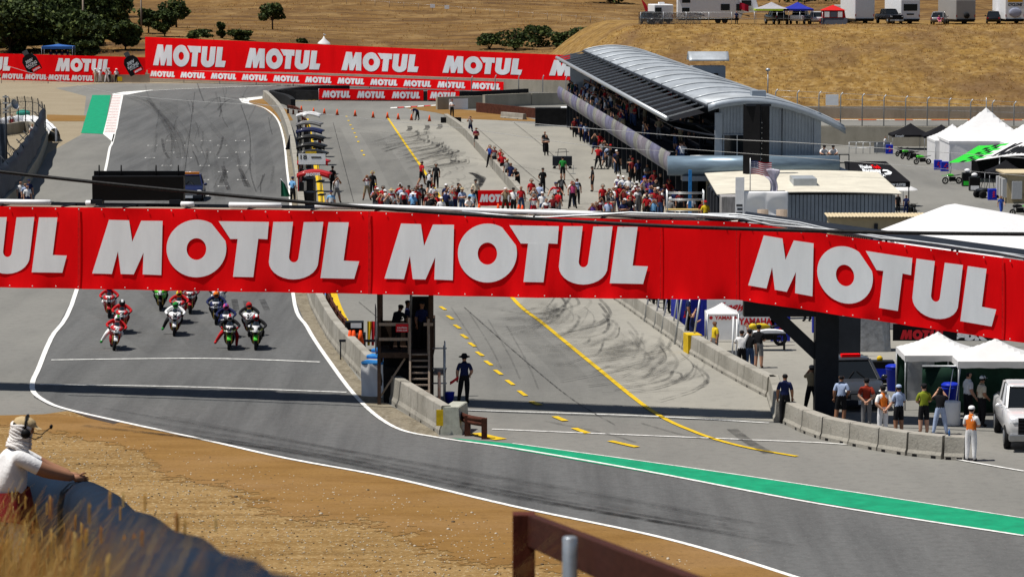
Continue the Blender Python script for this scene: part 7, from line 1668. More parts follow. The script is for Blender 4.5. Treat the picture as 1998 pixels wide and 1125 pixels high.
for i in range(14):
    p = sp[int(i / 13 * (len(sp) - 1))]; MB().tube([p + Vector((-.12, 0, 0)), p + Vector((-.12, 0, 2.9)), p + Vector((-.6, 0, 3.4))], .045, 6).build('post', M_dsteel, t)
    MB().tube([p + Vector((-.12, 0, 2.2)), p + Vector((-2.4, -.3, 0))], .035, 5).build('brace', M_dsteel, t)
# far returning arm with mesh only
q = [G(89, 279), G(76, 264), G(50, 258), (G(20, 262)), G(-20, 268), G(-80, 280)]
t = thing('catch_fence', 'bent topped wire catch fence curving behind the white covered barrier', 'fence', q[2]); o = q[2]; sp2 = spline([a - o for a in q], 6)
b = MB(); b.grid(lambda u, v: tuple(sp2[round(u * (len(sp2) - 1))] + Vector((0, -.5 * max(0, v - .8) / .2, .9 + 2.4 * v))), len(sp2) - 1, 6); b.build('mesh', M_mesh, t)
for i in range(11): p = sp2[round(i / 10 * (len(sp2) - 1))]; MB().tube([p + Vector((0, .1, 0)), p + Vector((0, .1, 2.8)), p + Vector((0, -.5, 3.35))], .05, 6).build('post', M_dsteel, t)
for z in (2.0, 2.85): MB().tube([p + Vector((0, .05, z)) for p in sp2], .025, 5).build('rail', M_dsteel, t)
MB().wall([a + Vector((0, .1, 0)) for a in q], 1.0, .4, sm=True).build('concrete_wall', M_wallp, label='concrete wall under the bent topped wire fence at the left edge', cat='wall')
t = thing('covered_barrier', 'white sheet covered foam barrier along the inside of the wire fence', 'barrier', G(60, 262)); o = G(60, 262)
pts = spline([G(*a) - o for a in ((-30, 262), (20, 252), (60, 250), (88, 258), (106, 276))], 6)
b = MB(); b.grid(lambda u, v: tuple(pts[round(u * (len(pts) - 1))] + Vector((.5 * math.cos(v * PI) , .35 * math.cos(v * PI), .2 + 1.0 * math.sin(v * PI) * (1 + .07 * math.sin(u * 60))))), len(pts) - 1, 8); b.grid(lambda u, v: tuple(pts[-1] + Vector((.15 + .07 * math.sin(u * 9), -.5 + u * .9, 1.15 * v))), 8, 6); b.build('sheet', M_wht, t)
tag(MB().ell((0, 0, .3), .7, .35, .35, 10, 6).build('green_bag', mat('sea_green_sheet', (.03, .33, .26), .6)), 'sea green bag lying at the wire fence by the white barrier', 'bag').location = G(45, 247) + Vector((0, .3, .9))
p = G(14, 395); t = thing('speaker_pole', 'pole carrying a grey horn loudspeaker at the left edge', 'loudspeaker', p); hz = D(14, 186, p.y).z
MB().tube([(0, 0, 0), (0, 0, hz)], .07, 8).build('pole', M_dsteel, t)
MB().lathe([(.06, -.35), (.1, -.1), (.18, .15), (.36, .4)], 16, Matrix.Translation((.35, -.2, hz - .7)) @ Matrix.Rotation(1.2, 4, 'Y') @ Matrix.Rotation(.5, 4, 'X'), cap=False).build('horn', M_steel, t)
for z in (.1, .5, .9, 1.1): MB().box(-.18, .18, -.14, .14, hz - z - .06, hz - z + .04).build('clamp', M_steel, t)
b = MB(); b.grid(lambda u, v: (lerp(-.9, -.05, u), .2 + .05 * math.sin(u * 15 + v * 3), lerp(hz - 5.4, hz - 1.9, v)), 10, 10); b.build('netting', M_tarp, t)
# guy wires
for k, (x, y) in enumerate(((62, 300), (56, 316), (50, 330), (44, 345), (36, 360))): tag(MB().tube([Vector((p.x, p.y, hz - 3.2 + .2 * k)), G(x - 8, y + 8)], .02, 5).build('guy_wire', M_dsteel), f'{ORD[k]} guy wire from the far end leaning from the loudspeaker pole', 'wire', 'guy wires at the left fence')
for i, (x, y) in enumerate(((17, 262), (57, 283))): person('stand', G(x, y) + Vector((0, 2, 0)), .5, 'white', 'red', 0, ('farther' if i == 0 else 'nearer') + ' person in white and red behind the tarpaulin fence', None, bib='red')
# ================================================================ right fences, kerb and camp on the embankment
MB().wall([Vector((14, 392, -6)), Vector((60, 387, -6)), Vector((100, 382, -6))], 2.3, .5).build('retaining_wall', M_wallp, label='pale concrete retaining wall behind the paddock tents', cat='wall')
zt = -3.75
structure('access_road', MB().sheet([(20, 393), (120, 384), (120, 402), (20, 405)], zt), M_run)
kb = MB()
for i in range(40): a, b_ = 20 + i * 2.2, 22.2 + i * 2.2; f = lambda x: 404.2 - (x - 20) * .03; kb.sheet([(a, f(a)), (b_, f(b_)), (b_, f(b_) + .9), (a, f(a) + .9)], zt + .05, i % 2)
structure('kerb', kb, [M_red_paint, M_white])
structure('verge', MB().sheet([(20, 405), (120, 402), (120, 409.5), (20, 409.5)], zt + .02), M_ochre)
MB().wall([Vector((24, 408.6, zt)), Vector((70, 407.2, zt)), Vector((110, 406, zt))], 1.5, .4).build('concrete_wall', M_wallp, label='long grey concrete wall at the foot of the grassy bank', cat='wall')
t = thing('catch_fence', 'wire fence with bent top posts in front of the grassy bank', 'fence', (50, 391, -3.8)); pv = []
for i in range(13):
    px = 1513 + 42.3 * i; X = (px - CX) / F * 391; top = D(px, 174 + 2.15 * i, 391).z + 3.8; pv.append((X - 50, top)); MB().tube([(X - 50, 0, 0), (X - 50, 0, top - .35), (X - 50 + .25, -.1, top)], .07, 6).build('post', M_steel, t)
for k in (.55, .8, .97): MB().tube([(x, 0, z * k) for x, z in pv], .02, 5).build('wire', M_steel, t)
tag(MB().box(-.75, .75, -.03, .03, 0, 1.3).build('blank_sign', M_wht), 'blank white sign on the wire fence in front of the grassy bank', 'sign').location = Vector(((1623 - CX) / F * 390.8, 390.7, D(1623, 206, 390.8).z))
for i, (x, yt, yb) in enumerate(((874, 152, 196), (921, 149, 196), (967, 147, 193), (1013, 146, 193), (1060, 147, 193), (1105, 149, 190))):
    q = G(x, yb); zz = D(x, yt, q.y).z; tag(MB().tube([(0, 0, 0), (0, 0, zz - .3), (.12, -.2, zz)], .06, 6).build('fence_post', M_steel), f'{ORD[i]} bent steel fence post from the left at the pit entry wall', 'post', 'fence posts at the pit entry').location = q
tag(MB().box(-.25, .25, -.05, .05, 0, .85).build('signal_light', M_blk), 'small dark signal board on the first fence post at the pit entry', 'signal').location = D(883, 190, G(874, 196).y - .2)
tag(MB().tube([(0, 0, 0), (0, 0, 2.6)], .05, 6).ell((0, 0, 2.7), .22, .22, .16, 8, 6).build('lamp_post', M_steel), 'slim pole with a white camera dome behind the pit building roof', 'pole').location = D(1498, 195, 300)
# RV camp
YR = 444; ZR = lambda px, py: D(px, py, YR)
def rv(name, label, px, py, Y, w_, L_, h, rz, paint, wins, dark=None, cat='camper'):
    p = D(px, py, Y); p.z = bank(p.x, p.y) ; t = thing(name, label, cat, p, rz, 'campers on the bank'); m = mat('rv_' + paint, {'white': (.72, .73, .75), 'grey': (.30, .29, .28), 'pale': (.60, .63, .66)}[paint], .4, var=.05)
    MB().box(-w_ / 2, w_ / 2, 0, L_, .55, h).build('body', m, t, bevel=.12)
    MB().box(-w_ / 2 + .1, w_ / 2 - .1, .1, L_ - .1, .3, .56).build('chassis', M_blk, t)
    for s in (-1, 1):
        for y in (L_ * .5, L_ * .5 + .9): MB().lathe([(.2, -.12), (.36, -.11), (.36, .11), (.2, .12)], 14, Matrix.Translation((s * (w_ / 2 - .15), y, .36)) @ Matrix.Rotation(PI / 2, 4, 'Y')).build('wheel', M_tyre, t)
    for x0, x1, z0, z1, mm in wins:
        f = MB().box(x0, x1, -.05, .02, z0, z1).build('window', M_blk if mm is None else mm, t, bevel=.03); 
        if mm is None: MB().box(x0 + .07, x1 - .07, -.065, -.05, z0 + .07, z1 - .07).build('pane', M_glass, f)
    MB().box(-.35, .35, L_ * .3, L_ * .3 + .7, h, h + .28).build('roof_unit', M_wht, t); MB().box(-w_ / 2 + .1, w_ / 2 - .1, -.15, -.02, .5, .68).build('bumper', M_blk, t)
    for s in (-1, 1): MB().box(s * (w_ / 2 - .12) - .06, s * (w_ / 2 - .12) + .06, -.04, .0, .95, 1.25).build('tail_light', M_tail, t)
    return t
# fifth wheel seen from its side
p = D(1398, 54, YR); p.z = bank(p.x, p.y); t = thing('caravan', 'long white fifth wheel caravan with an awning, largest on the bank', 'camper', p, 0, 'campers on the bank'); m = mat('rv_white', (.72, .73, .75), .4, var=.05)
b = MB(); pf = [(-5.2, .75), (3.3, .75), (3.5, 1.35), (5.2, 1.55), (5.55, 2.2), (5.2, 3.3), (4.6, 3.75), (-5.1, 3.75), (-5.2, 3.6)]
b.loft([[(x, y, z) for x, z in pf] for y in (0, 2.5)], smooth=False); b.build('body', m, t, bevel=.06)
for x0, x1, z0, z1 in ((-4.6, -3.5, 2.75, 3.35), (-4.6, -3.6, 1.55, 2.1), (.55, 1.75, 1.75, 2.6), (-.9 + 3.5, -.3 + 3.6, 1.7, 2.6), (3.3, 4.6, 2.35, 3.1)):
    f = MB().box(x0, x1, -.05, .02, z0, z1).build('window', M_blk, t, bevel=.04); MB().box(x0 + .08, x1 - .08, -.065, -.05, z0 + .08, z1 - .08).build('pane', M_glass, f)
MB().tube([(-5.1, -.12, 3.5), (2.9, -.12, 3.4)], .12, 8).build('awning_roll', M_wht, t)
for a, c in (((-3.4, 1.5), (-1.6, 1.0)), ((2.6, 1.6), (4.4, .9)), ((2.8, 3.0), (4.2, 2.2))): MB().add([(a[0], -.012, a[1]), (c[0], -.012, c[1]), (c[0], -.012, c[1] + .16), (a[0] + .6, -.012, lerp(a[1], c[1], .5) + .02)], [(0, 1, 2, 3)]).build('stripe', M_dsteel, t)
for x in (.2, 1.1): MB().lathe([(.2, -.12), (.4, -.11), (.4, .11), (.2, .12)], 16, Matrix.Translation((x, .15, .4)) @ Matrix.Rotation(PI / 2, 4, 'X')).build('wheel', M_tyre, t)
MB().box(-5, 3, .2, 2.3, .45, .76).build('chassis', M_blk, t)
W_ = lambda *a: a
rv('caravan', 'small white caravan with dark front at the left end of the bank', 1295, 50, YR, 2.6, 4.5, 2.6, .15, 'white', [(-1.2, -.3, 1.3, 2.2, None)])
rv('caravan', 'plain pale toy hauler with blank rear door', 1687, 54, YR, 2.75, 7, 3.35, .18, 'pale', [])
rv('caravan', 'white caravan with a wide dark rear window', 1776, 55, YR, 2.7, 7, 3.3, .2, 'white', [(-.95, .95, 1.75, 2.65, None), (-.5, .5, 1.2, 1.4, M_blk)])
t = rv('caravan', 'grey caravan with a spare wheel on its rear', 1884, 57, YR, 2.8, 7, 3.3, .22, 'grey', [])
MB().lathe([(.1, -.1), (.38, -.1), (.38, .1), (.1, .1)], 16, Matrix.Translation((.1, -.12, 1.15)) @ Matrix.Rotation(PI / 2, 4, 'X')).build('spare_wheel', M_tyre, t)
t = rv('caravan', 'white caravan nose with yellow graphics cut by the right edge', 1980, 58, YR - 2, 2.7, 7, 3.9, .1, 'white', [])
MB().box(-1.0, 1.0, -.04, .0, 2.9, 3.6).build('graphic', mat('amber_print', (.55, .3, .02), .5), t); l = MB(); text(l, 'CYCLONE', rect_fn((-.95, -.05, 2.35), (1.9, 0, 0), (0, 0, .4)), 0, .2, .04); l.build('lettering', M_blk, t)
MB().ell((0, -.15, 1.5), .85, .15, .65, 12, 8).build('nose_cover', mat('lilac_grey', (.30, .32, .42), .4), t)
def camp_can(label, px, py, w_, m, vm=None):
    p = D(px, py, YR - 1.5); p.z = bank(p.x, p.y); return canopy('canopy', label, p, w_, 3, 2.1, .9, m, valm=vm, group='canopies on the bank')
camp_can('grey peaked canopy with lime edge beside the long white caravan', 1505, 52, 4.4, mat('grey_canvas', (.34, .33, .36), .8), mat('lime_edge', (.45, .65, .05), .8))
camp_can('dark blue peaked canopy over the silver pickup', 1556, 52, 4.0, M_navy)
p = D(1625, 54, YR - 1.5); p.z = bank(p.x, p.y); t = thing('camping_tent', 'red topped cabin tent with white windows and grey skirt', 'tent', p)
b = MB(); b.grid(lambda u, v: (lerp(-1.6, 1.6, u) * (1.08 - .22 * v), -1.4 * (1.05 - .15 * v), 1.9 * v), 6, 4); b.grid(lambda u, v: (1.6 * (1.08 - .22 * v), lerp(-1.4, 1.4, u), 1.9 * v), 6, 4); b.grid(lambda u, v: (-1.6 * (1.08 - .22 * v), lerp(-1.4, 1.4, u), 1.9 * v), 6, 4); b.build('wall', mat('tent_red', (.48, .015, .015), .8), t)
b = MB(); b.grid(lambda u, v: (lerp(-1.75, 1.75, u) , -1.52 + .1 * v, .85 * v), 6, 2); b.build('skirt', mat('tent_grey', (.09, .10, .13), .8), t)
for x0, x1, mm in ((-1.25, -.6, M_wht), (-.5, .4, mat('tent_grey', (.09, .10, .13))), (.5, 1.1, M_wht)): MB().box(x0, x1, -1.48, -1.44, .95, 1.7).build('window', mm, t)
b = MB(); b.grid(lambda u, v: (lerp(-1.6, 1.6, u), lerp(-1.5, 1.5, v), 1.85 + .7 * (1 - max(abs(2 * u - 1), abs(2 * v - 1)))), 12, 12); b.build('roof', MATS['tent_red'], t)
def camp_car(kind, label, px, py, paint, rz): p = D(px, py, YR); p.z = bank(p.x, p.y); car('pickup_truck' if kind == 'pickup' else 'parked_car', label, p, rz, kind, paint, 'pickup truck' if kind == 'pickup' else 'car')
camp_car('pickup', 'dark pickup under the lime edged canopy on the bank', 1515, 52, 'black', PI + .2); camp_car('pickup', 'silver pickup under the dark blue canopy on the bank', 1562, 52, 'silver', PI - .3)
camp_car('suv', 'dark car behind the wire fence left of the long caravan', 1270, 50, 'black', .3)
rv('caravan', 'small grey van like camper between the red tent and the plain toy hauler', 1655, 50, YR + 9, 2.1, 5, 2.3, .1, 'grey', [(-.8, .8, 1.3, 2.0, None)])
camp_car('pickup', 'black pickup between the plain toy hauler and the white caravan', 1735, 52, 'black', .25); camp_car('suv', 'dark grey car right of the white caravan on the bank', 1832, 54, 'grey', 2.9); camp_car('suv', 'dark car in the shade between grey caravan and white nose', 1938, 55, 'black', 3.0); camp_car('suv', 'pale car beside the red topped tent', 1592, 51, 'silver', PI)
t = thing('feather_banner', 'red feather flag leaning at the left end of the camp', 'flag', D(1262, 30, YR)); MB().grid(lambda u, v: (-.8 * v + .5 * u * math.sin(v * PI), 0, 2.2 * v), 4, 10).build('cloth', M_rdeco, t)
t = thing('windsock_flag', 'dark red flag on the nose of the long white caravan', 'flag', D(1452, 18, YR - .5)); MB().grid(lambda u, v: (-.6 + 1.2 * u, .08 * math.sin(u * 8), .9 * v - .4 * u), 8, 4).build('cloth', cloth((.35, .01, .03)), t)
p = D(1918, 40, YR + 2); p.z = bank(p.x, p.y) + 1.6; tag(MB().grid(lambda u, v: (lerp(-1.4, 2.2, u), lerp(-.8, .8, v), 1.6 - 1.0 * u), 8, 3).build('side_awning', mat('grey_canvas', (.34, .33, .36))), 'grey awning sloping from the grey caravan', 'awning').location = p
for i, (px, py, sh_, lab) in enumerate(((1437, 53, 'navy', 'person in navy standing by the nose of the long white caravan'), (1832, 56, 'pink', 'person in pink sitting outside the white caravan'), (1873, 14, 'red', 'person in black and red on the roof of the grey caravan'))):
    p = D(px, py, YR - 3); p.z = bank(p.x, p.y) if i < 2 else bank(p.x, p.y) + 3.35
    if i == 2: p.y = YR + .6
    person('sit' if i else 'stand', p, .2, sh_, 'black' if i != 1 else 'pink', i == 1, lab, None)
t = thing('wire_fence', 'thin wire camp fence along the left crest of the bank', 'fence', D(1250, 54, YR - 3)); t.location.z = bank(t.location.x, YR - 3)
for k in range(9): MB().tube([(k * 3, 0, 0), (k * 3, 0, 1.7)], .04, 5).build('post', M_steel, t)
MB().box(-.3, 8, -.02, .02, .05, 1.65).build('mesh', M_mesh, t)
for z in (.85, 1.65): MB().tube([(0, 0, z), (24, 0, z)], .02, 5).build('wire', M_steel, t)
# ================================================================ trees and shrubs
M_lf = []
for k, c in enumerate(((.032, .050, .016), (.060, .080, .024), (.016, .026, .010))):
    M_lf.append(mat('oak_leaves_%d' % k, c, .7, var=.35, scale=1.2, trans=.12, c2=(c[0] * 1.6, c[1] * 1.5, c[2] * 1.3)))
M_bark = mat('oak_bark', (.06, .045, .035), .9, var=.3)
def tree(name, label, loc, w_, h, seed, trunk=.3, n=900, cat='tree', group=None, lobes=9, leaf=.32):
    r = random.Random(seed); t = thing(name, label, cat, loc, 0, group)
    b = MB(); top = Vector((r.uniform(-.2, .2) * w_, 0, h * .6))
    b.tube([(0, 0, -.3), (r.uniform(-.1, .1), 0, h * trunk), top], [.05 * h * .7, .04 * h * .7, .012 * h], 7)
    L_ = []
    for k in range(lobes):
        a = 2 * PI * k / lobes + r.uniform(-.4, .4); rad = r.uniform(.15, .38) * w_; z = lerp(h * (trunk + .12), h * .88, r.random() ** .9) 
        L_.append((Vector((rad * math.cos(a), rad * math.sin(a), z)), r.uniform(.17, .29) * w_, r.uniform(.13, .2) * h))
    L_.append((Vector((0, 0, h * .78)), .28 * w_, .2 * h))
    for c, rx, rz in L_: b.tube([(0, 0, h * trunk), (c * .5 + Vector((0, 0, h * trunk * .5))), c], [.022 * h, .014 * h, .006 * h], 5)
    b.build('trunk', M_bark, t)
    cr_ = MB()
    for k in range(n):
        c, rx, rz = L_[r.randrange(len(L_))]
        v = Vector((r.gauss(0, 1), r.gauss(0, 1), r.gauss(0, 1))).normalized() * r.uniform(.55, 1.05) ** .6
        p = c + Vector((v.x * rx, v.y * rx, v.z * rz)); s = leaf * r.uniform(.6, 1.5)
        a = Vector((r.gauss(0, 1), r.gauss(0, 1), r.gauss(0, .7))).normalized() * s; d = a.cross(Vector((r.gauss(0, 1), r.gauss(0, 1), r.gauss(0, 1)))).normalized() * s * .7
        cr_.add([p - a, p + d * .8, p + a * .9, p - d], [(0, 1, 2, 3)], r.choices((0, 1, 2), (5, 2, 4))[0])
    cr_.build('crown', M_lf, t); return t
def hill_pt(px, py):
    y = 446.
    while y < 1200:
        z = far_h((px - CX) / F * y, y)
        if D(px, py, y).z <= z: break
        y += 1.5
    p = D(px, py, y); p.z = far_h(p.x, y); return p
def ptree(label, px, py, wpx, hpx, seed, **k):
    p = hill_pt(px, py); s = F / p.y; return tree('oak_tree', label, p, wpx / s, hpx / s, seed, **k)
OK_ = [(20, 100, 120, 100, 'leftmost dark oak of the wood above the left banner'), (75, 78, 110, 100, 'tall dark oak second from the left in the wood'), (130, 98, 110, 72, 'broad dark oak right above the blue shelter'), (160, 62, 110, 90, 'dark oak behind the thin pole in the wood'), (40, 40, 130, 70, 'dark oak on the upper left of the wood'),
       (110, 30, 120, 60, 'dark oak at the top middle of the wood'), (200, 30, 90, 70, 'dark oak at the top right of the wood'), (220, 72, 52, 80, 'slim dark oak at the right edge of the wood'), (245, 95, 50, 48, 'low dark oak beside the left end of the huge banner'), (5, 66, 100, 80, 'dark oak cut by the left edge of the view'), (165, 108, 40, 26, 'bushy green oak under the big wood behind the left banner')]
for i, (x, y, a, b_, lab) in enumerate(OK_): ptree(lab, x, y + 4, a * 1.3, b_ * 1.15, 30 + i, trunk=.1, n=3200, lobes=15, group='oaks of the wood on the left', leaf=.4)
rr = random.Random(77)
for i in range(34):
    x = rr.uniform(-30, 200); ptree('dark oak deep inside the dense wood on the left', x, rr.uniform(12, 70) + (18 if x < 150 else -8), rr.uniform(90, 140), rr.uniform(55, 85), 300 + i, trunk=.05, n=1300, lobes=12, group='oaks deep in the wood', leaf=.55)
for i in range(14):
    p = hill_pt(rr.uniform(-30, 185), rr.uniform(88, 103)); s = F / p.y; tree('shrub', 'low dark bush along the foot of the wood behind the left banner', p, rr.uniform(45, 75) / s, rr.uniform(18, 32) / s, 400 + i, trunk=.02, n=700, cat='shrub', lobes=8, leaf=.32, group='bushes along the wood')
for i, (x, y, a, b_, lab, tr) in enumerate(((290, 66, 42, 48, 'round oak with a visible trunk left of the tallest pair', .28), (344, 54, 62, 58, 'round topped oak on the right of the small group', .22), (322, 72, 44, 50, 'lighter bushy oak between two round ones', .08), (532, 58, 50, 50, 'lone small oak with forked trunk on the dry hillside', .36))):
    ptree(lab, x, y, a, b_, 60 + i, trunk=tr, n=2000, leaf=.26)
for i, (x, y, a, b_, lab) in enumerate(((385, 79, 52, 20, 'dark shrub peeping over the huge banner by the small oaks'), (432, 76, 16, 30, 'narrow upright shrub above the huge banner'), (466, 79, 44, 20, 'green shrub right of the narrow one above the huge banner'), (590, 84, 20, 8, 'tiny shrub left of the white tent tip'), (955, 97, 60, 30, 'left shrub of the thicket above the right end of the banner'), (1005, 98, 76, 44, 'large shrub in the thicket above the right end of the banner'),
        (1050, 92, 60, 42, 'dark shrub in the middle of the thicket'), (1095, 96, 50, 32, 'olive shrub in the thicket near the roof'), (1140, 95, 60, 40, 'green shrub beside the foot of the grassy bank'), (1175, 84, 50, 30, 'rightmost shrub on the slope of the grassy bank'), (1035, 60, 26, 10, 'small low shrub above the thicket'))):
    p = hill_pt(x, y); s = F / p.y; tree('shrub', lab, p, a / s, b_ / s, 80 + i, trunk=.02, n=1200, cat='shrub', lobes=9, leaf=.24)
for i, (x, a, lab) in enumerate(((1570, 260, 'dark crown of trees at the top edge behind the canopies'), (1190, 90, 'dark tree shadowing the top edge above the ploughed slope'))):
    p = hill_pt(x, 8); s = F / p.y; tree('oak_tree', lab, p, a / s, 40 / s, 95 + i, trunk=.1, n=1200, lobes=10, leaf=.4)
for i, (x, y0, y1, lab) in enumerate(((163, 50, -30, 'thin pale pole in the wood above the left banner'), (276, 30, -30, 'thin pole above the round oaks at the top edge'))):
    p = hill_pt(x, y0 + 40); q = D(x, y1, p.y); tag(MB().tube([(0, 0, 0), (0, 0, q.z - p.z)], .14, 7).build('utility_pole', M_wood), lab, 'pole').location = p
q = hill_pt(114, 106); q = D(114, 118, 446); q.z = max(0, q.z - .3); t = canopy('shelter', 'long low blue shelter with people under it behind the left banner', q, 4.2, 2.6, 2.2, .3, mat('blue_canvas', (.03, .10, .32), .7), cat='shelter', val=.35)
for i in range(4): person('stand', q + Vector((-1.0 + i * .75, 0, 0)), .3, 'navy', 'black', 0, f'{ORD[i]} dark figure from the left under the blue shelter', None, group='people under the blue shelter')
p = hill_pt(632, 86); t = thing('tent_top', 'small white pointed tent with a pennant behind the huge banner', 'tent', p); s = F / p.y
MB().lathe([(20 / s, -1), (11 / s, 3 / s), (3 / s, 10 / s), (.05, 15 / s)], 8).build('roof', M_wcloth, t); MB().tube([(0, 0, 14 / s), (0, 0, 20 / s)], .04, 5).build('pole', M_steel, t); MB().add([(0, 0, 20 / s), (5 / s, 0, 18 / s), (0, 0, 16 / s)], [(0, 1, 2)]).build('pennant', M_wht, t)
t = thing('wire_fence', 'thin wire fence with posts and small white signs across the dry hillside', 'fence', hill_pt(740, 12))
prev = None
for k in range(22):
    p = hill_pt(620 + k * 28, 4 + k * 2.2) - t.location; MB().tube([p, p + Vector((0, 0, 1.4))], .05, 5).build('post', M_wood, t)
    if prev is not None: MB().tube([prev + Vector((0, 0, 1.2)), p + Vector((0, 0, 1.2))], .015, 4).build('wire', M_steel, t)
    if k in (8, 9): MB().box(p.x - .5, p.x + .5, p.y - .1, p.y - .05, .6 + p.z, 1.4 + p.z).build('sign', M_wht, t)
    prev = p
# dry grass tufts on the bank and the hill
def tufts(name, fn, n, seed, h0, h1, mats_):
    r = random.Random(seed); b = MB()
    for i in range(n):
        x, y, z = fn(r)
        for k in range(3):
            h = r.uniform(h0, h1); a = r.uniform(0, 2 * PI); dx, dy = math.cos(a), math.sin(a); w_ = h * .28; ox, oy = r.uniform(-.3, .3), r.uniform(-.3, .3)
            b.add([(x + ox - dy * w_, y + oy + dx * w_, z - .05), (x + ox + dy * w_, y + oy - dx * w_, z - .05), (x + ox + dx * h * .5 + r.uniform(-.1, .1), y + oy + dy * h * .5, z + h)], [(0, 1, 2)], r.randrange(len(mats_)))
    b.build(name, mats_, kind='stuff')
GM = [mat('straw_a', (.44, .24, .06), .9, var=.2, trans=.3), mat('straw_b', (.30, .17, .04), .9, var=.2, trans=.3), mat('straw_c', (.50, .35, .13), .9, var=.2, trans=.3), mat('straw_dark', (.30, .12, .03), .9, var=.2, trans=.3)]
def bp_(r): x, y = r.uniform(10, 78), r.uniform(410, 442); return x, y, bank(x, y)
tufts('dry_grass', bp_, 5200, 3, .06, .24, GM)
def hp_(r): x, y = r.uniform(-75, 45), r.uniform(452, 800) if r.random() < .7 else r.uniform(452, 560); return x, y, far_h(x, y)
tufts('dry_grass', hp_, 4200, 4, .1, .35, GM)
# ================================================================ near foreground
t = thing('timber_fence', 'reddish brown timber fence post with a sloping top rail at the bottom', 'fence', (D(1022, 998, 14).x, 14, near_h(0, 14)))
M_rw = mat('red_brown_stain', (.085, .022, .013), .6, var=.35, scale=6, stretch=(9, 9, 1), bump=.2)
M_rw2 = mat('red_brown_stain_rail', (.05, .014, .009), .6, var=.35, scale=6, stretch=(1, 2, 9), bump=.2)
zt_ = D(1022, 1000, 14).z - t.location.z
MB().box(-.048, .048, -.045, .045, -.2, zt_).build('post', M_rw, t, bevel=.004)
a = Vector((.035, .0, zt_ - .075)); e = D(1420, 1153, 9.3) - t.location - Vector((0, 0, .06))
MB().bar(a, e, .045, .135).build('rail', M_rw2, t, bevel=.004)
MB().bar(e + Vector((.03, 0, -.2)), e + Vector((.03, 0, -1.2)), .09).build('post', M_rw, t)
q = D(1112, 1048, 12); q0 = near_h(0, 12); tag(MB().lathe([(.0275, -.2), (.0275, q.z - q0), (.022, q.z - q0 + .004)], 20).build('steel_pipe', mat('grey_steel_pipe', (.26, .29, .32), .4, .55, var=.2, scale=12)), 'upright grey steel pipe standing in front of the brown timber rail', 'pipe').location = (q.x, 12, q0 - .2)
# navy covered barrier running down the bank
bl = [D(-260, 860, 37.5), D(-60, 898, 36), D(162, 939, 33.0), D(221, 980, 22), D(300, 1026, 12), D(383, 1078, 6.8), D(469, 1124, 4.7), D(560, 1180, 3.7)]
sp3 = spline(bl, 6); t = thing('padded_barrier', 'dark blue padded barrier sloping down from the marshal to the bottom edge', 'barrier', bl[3] - Vector((0, 0, 1.1))); o = t.location.copy(); rings = []
for i, p in enumerate(sp3):
    d = (sp3[min(i + 1, len(sp3) - 1)] - sp3[max(i - 1, 0)]); d.z = 0; d.normalize(); n_ = Vector((d.y, -d.x, 0))
    rings.append([p - o + n_ * x + Vector((0, 0, z + .012 * math.sin(i * 1.3 + x * 9))) for x, z in [(.2, -1.6), (.21, -.25), (.18, -.1), (.1, -.02), (0, 0), (-.1, -.02), (-.18, -.1), (-.21, -.25), (-.2, -1.6)]])
MB().loft(rings, smooth=True).build('cover', mat('navy_cover', (.0035, .011, .026), .8, var=.3, scale=1.3, bump=.25, bscale=3), t)
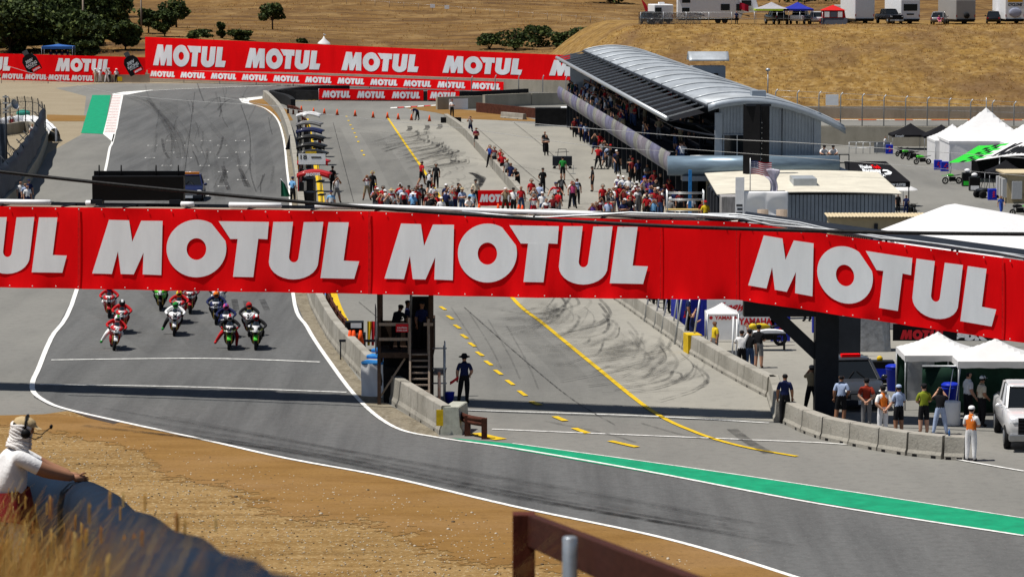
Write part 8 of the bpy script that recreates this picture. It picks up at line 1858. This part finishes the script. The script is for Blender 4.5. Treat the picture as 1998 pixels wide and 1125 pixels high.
# the marshal
POSES['marshal'] = pose(pelvis=(0, 0, .93, .15), spine=(.02, -.02, 1.12, .15), chest=(.06, -.03, 1.30, .165), nb=(.1, -.02, 1.44, .08), nk=(.125, -.02, 1.5, .06), h0=(.165, -.02, 1.56, .08), h1=(.185, -.02, 1.625, .1), h2=(.18, -.01, 1.70, .08),
    sr=(.14, -.17, 1.37, .078), er=(.40, -.12, 1.21, .056), wr=(.68, .02, 1.12, .036), sl=(.06, .17, 1.36, .075), el=(.36, .22, 1.2, .052), wl=(.62, .2, 1.12, .034))
me, Mx0 = None, None
def marshal():
    mp = D(16, 1125, 33.0); ft = D(30, 820, 33.0).z - 1.70; loc = Vector((mp.x, 33.0, ft))
    J = POSES['marshal']; me, Mx = person_mesh('marshal', 2)
    o = person('marshal', loc, 0, 'white', 'white', 0, 'race marshal in white with headset and neck scarf leaning on the blue barrier', None, bib='white', skin=1, sub=2, hair='white')
    h1 = Vector(J['h1'][:3])
    T = Matrix.Translation(h1) @ Matrix.Rotation(PI / 2, 4, 'Z') @ Matrix.Rotation(.18, 4, 'X')          # looking along +x and down
    def kid(name, mb, m): k = mb.build(name, m, o); k.matrix_local = T; return k
    b = MB(); b.lathe([(.118, .03), (.116, .055), (.10, .09), (.06, .112), (.0, .12)], 18, cap=False); b.grid(lambda u, v: (lerp(-.075, .075, u), -.108 - .07 * v * math.sin(PI * (.15 + .7 * u)), .042 - .02 * v), 8, 3); kid('cap', b, cloth(CLR['tan']))
    b = MB()                                                                  # scarf: folds round head and neck
    for k in range(9):
        z = .025 - .027 * k; r0 = .110 + .006 * max(0, k - 5)
        pts = [(r0 * math.sin(a) * 1.0, .01 - r0 * math.cos(a) * 1.02, z + .012 * math.sin(a * 3 + k)) for a in [lerp(.75, 2 * PI - .75, i / 16) for i in range(17)]]
        b.tube(pts, [.019 + .003 * math.sin(i * .9 + k * 2) for i in range(17)], 7)
    kid('scarf', b, mat('pale_scarf', (.66, .64, .63), .9, var=.05, scale=6, bump=.3, bscale=60))
    b = MB(); b.tube([(.125, -.03, -.02), (.12, -.02, .07), (.06, -.01, .13), (-.06, -.01, .13), (-.12, -.02, .07), (-.125, -.03, -.02)], .012, 8); b.tube([(.12, -.02, .03), (.07, .1, .04), (-.07, .1, .04), (-.12, -.02, .03)], .013, 8)
    for s in (-1, 1): b.lathe([(.042, -.025), (.05, 0), (.04, .03)], 14, Matrix.Translation((s * .125, -.04, -.03)) @ Matrix.Rotation(PI / 2, 4, 'Y'))
    b.tube([(-.13, -.06, -.05), (-.12, -.14, -.07), (-.08, -.20, -.03)], .006, 6); b.tube([(.13, -.06, -.05), (.13, -.17, -.05), (.12, -.24, .03)], .006, 6); b.ell((.12, -.25, .045), .017, .017, .026, 8, 6); kid('headset', b, M_blk)
    b = MB(); b.tube([(.115, -.07, -.06), (.12, -.06, -.13), (.1, -.04, -.2)], .004, 5); kid('headset_cable', b, M_blk)
    b = MB(); b.grid(lambda u, v: ((.2 + .1 * (1 - v) + .03 * math.sin(u * 19)) * math.cos(lerp(-3.0, 1.2, u)), (.2 + .07 * (1 - v)) * math.sin(lerp(-3.0, 1.2, u)), lerp(.62 + .1 * math.sin(u * 5), .98 + .06 * u, v)), 24, 8); k = b.build('red_apron', cloth((.20, .015, .018)), o)
    b = MB(); b.tube([(.155, -.10, 1.475), (.215, -.05, 1.46), (.21, .05, 1.46)], .014, 6); b.build('collar', cloth(CLR['orange']), o)
marshal()
# dry grass right in front of the lens
r = random.Random(17); b = MB()
def blade(base, L_, lean, wd, mi):
    pts = [base + Vector((lean.x * t * t, lean.y * t * t, L_ * t - .15 * L_ * t * t)) for t in [i / 6 for i in range(7)]]
    vs = []
    for i, p in enumerate(pts): w_ = wd * (1 - .85 * i / 6); vs += [p + Vector((-w_, 0, 0)), p + Vector((w_, 0, 0))]
    b.add(vs, [(2 * i, 2 * i + 1, 2 * i + 3, 2 * i + 2) for i in range(6)], mi)
    if r.random() < .25 and base.y > 9:
        for k in range(5): q = pts[-1] - Vector((0, 0, .012 * k)); b.add([q, q + Vector((.012, 0, .01)), q + Vector((.003, .006, .022))], [(0, 1, 2)], mi)
for i in range(9000):
    y = r.uniform(2.6, 9.0) if r.random() < .6 else r.uniform(9, 31)
    u = r.random() ** 1.5; px = lerp(-190, 170, u); g = near_h(0, y)
    base = Vector(((px - CX) / F * y, y, g - .05)); vis = D(px, lerp(985, 1150, u * .9 + .1 * r.random()) + r.gauss(12, 42), y).z
    L_ = max(.3, min(1.7, (vis - g) * 1.12))
    L_ *= 1.05 if px < 40 else .97; blade(base, L_, Vector((r.gauss(.05, .22) * L_, r.uniform(-.3, .3) * L_, 0)), r.uniform(.0006, .0016) if y < 10 else r.uniform(.002, .0042), r.randrange(4))
for px, y, top, lx in ((150, 14, 965, .3), (250, 13, 1018, .42), (200, 12, 1010, .5)):
    g = near_h(0, y); v_ = D(px, top, y).z; base = Vector(((px - 60 - CX) / F * y, y, g)); blade(base, (v_ - g) * 1.17, Vector((lx, 0, 0)), .0035, 2)
b.build('dry_grass', GM, kind='stuff')
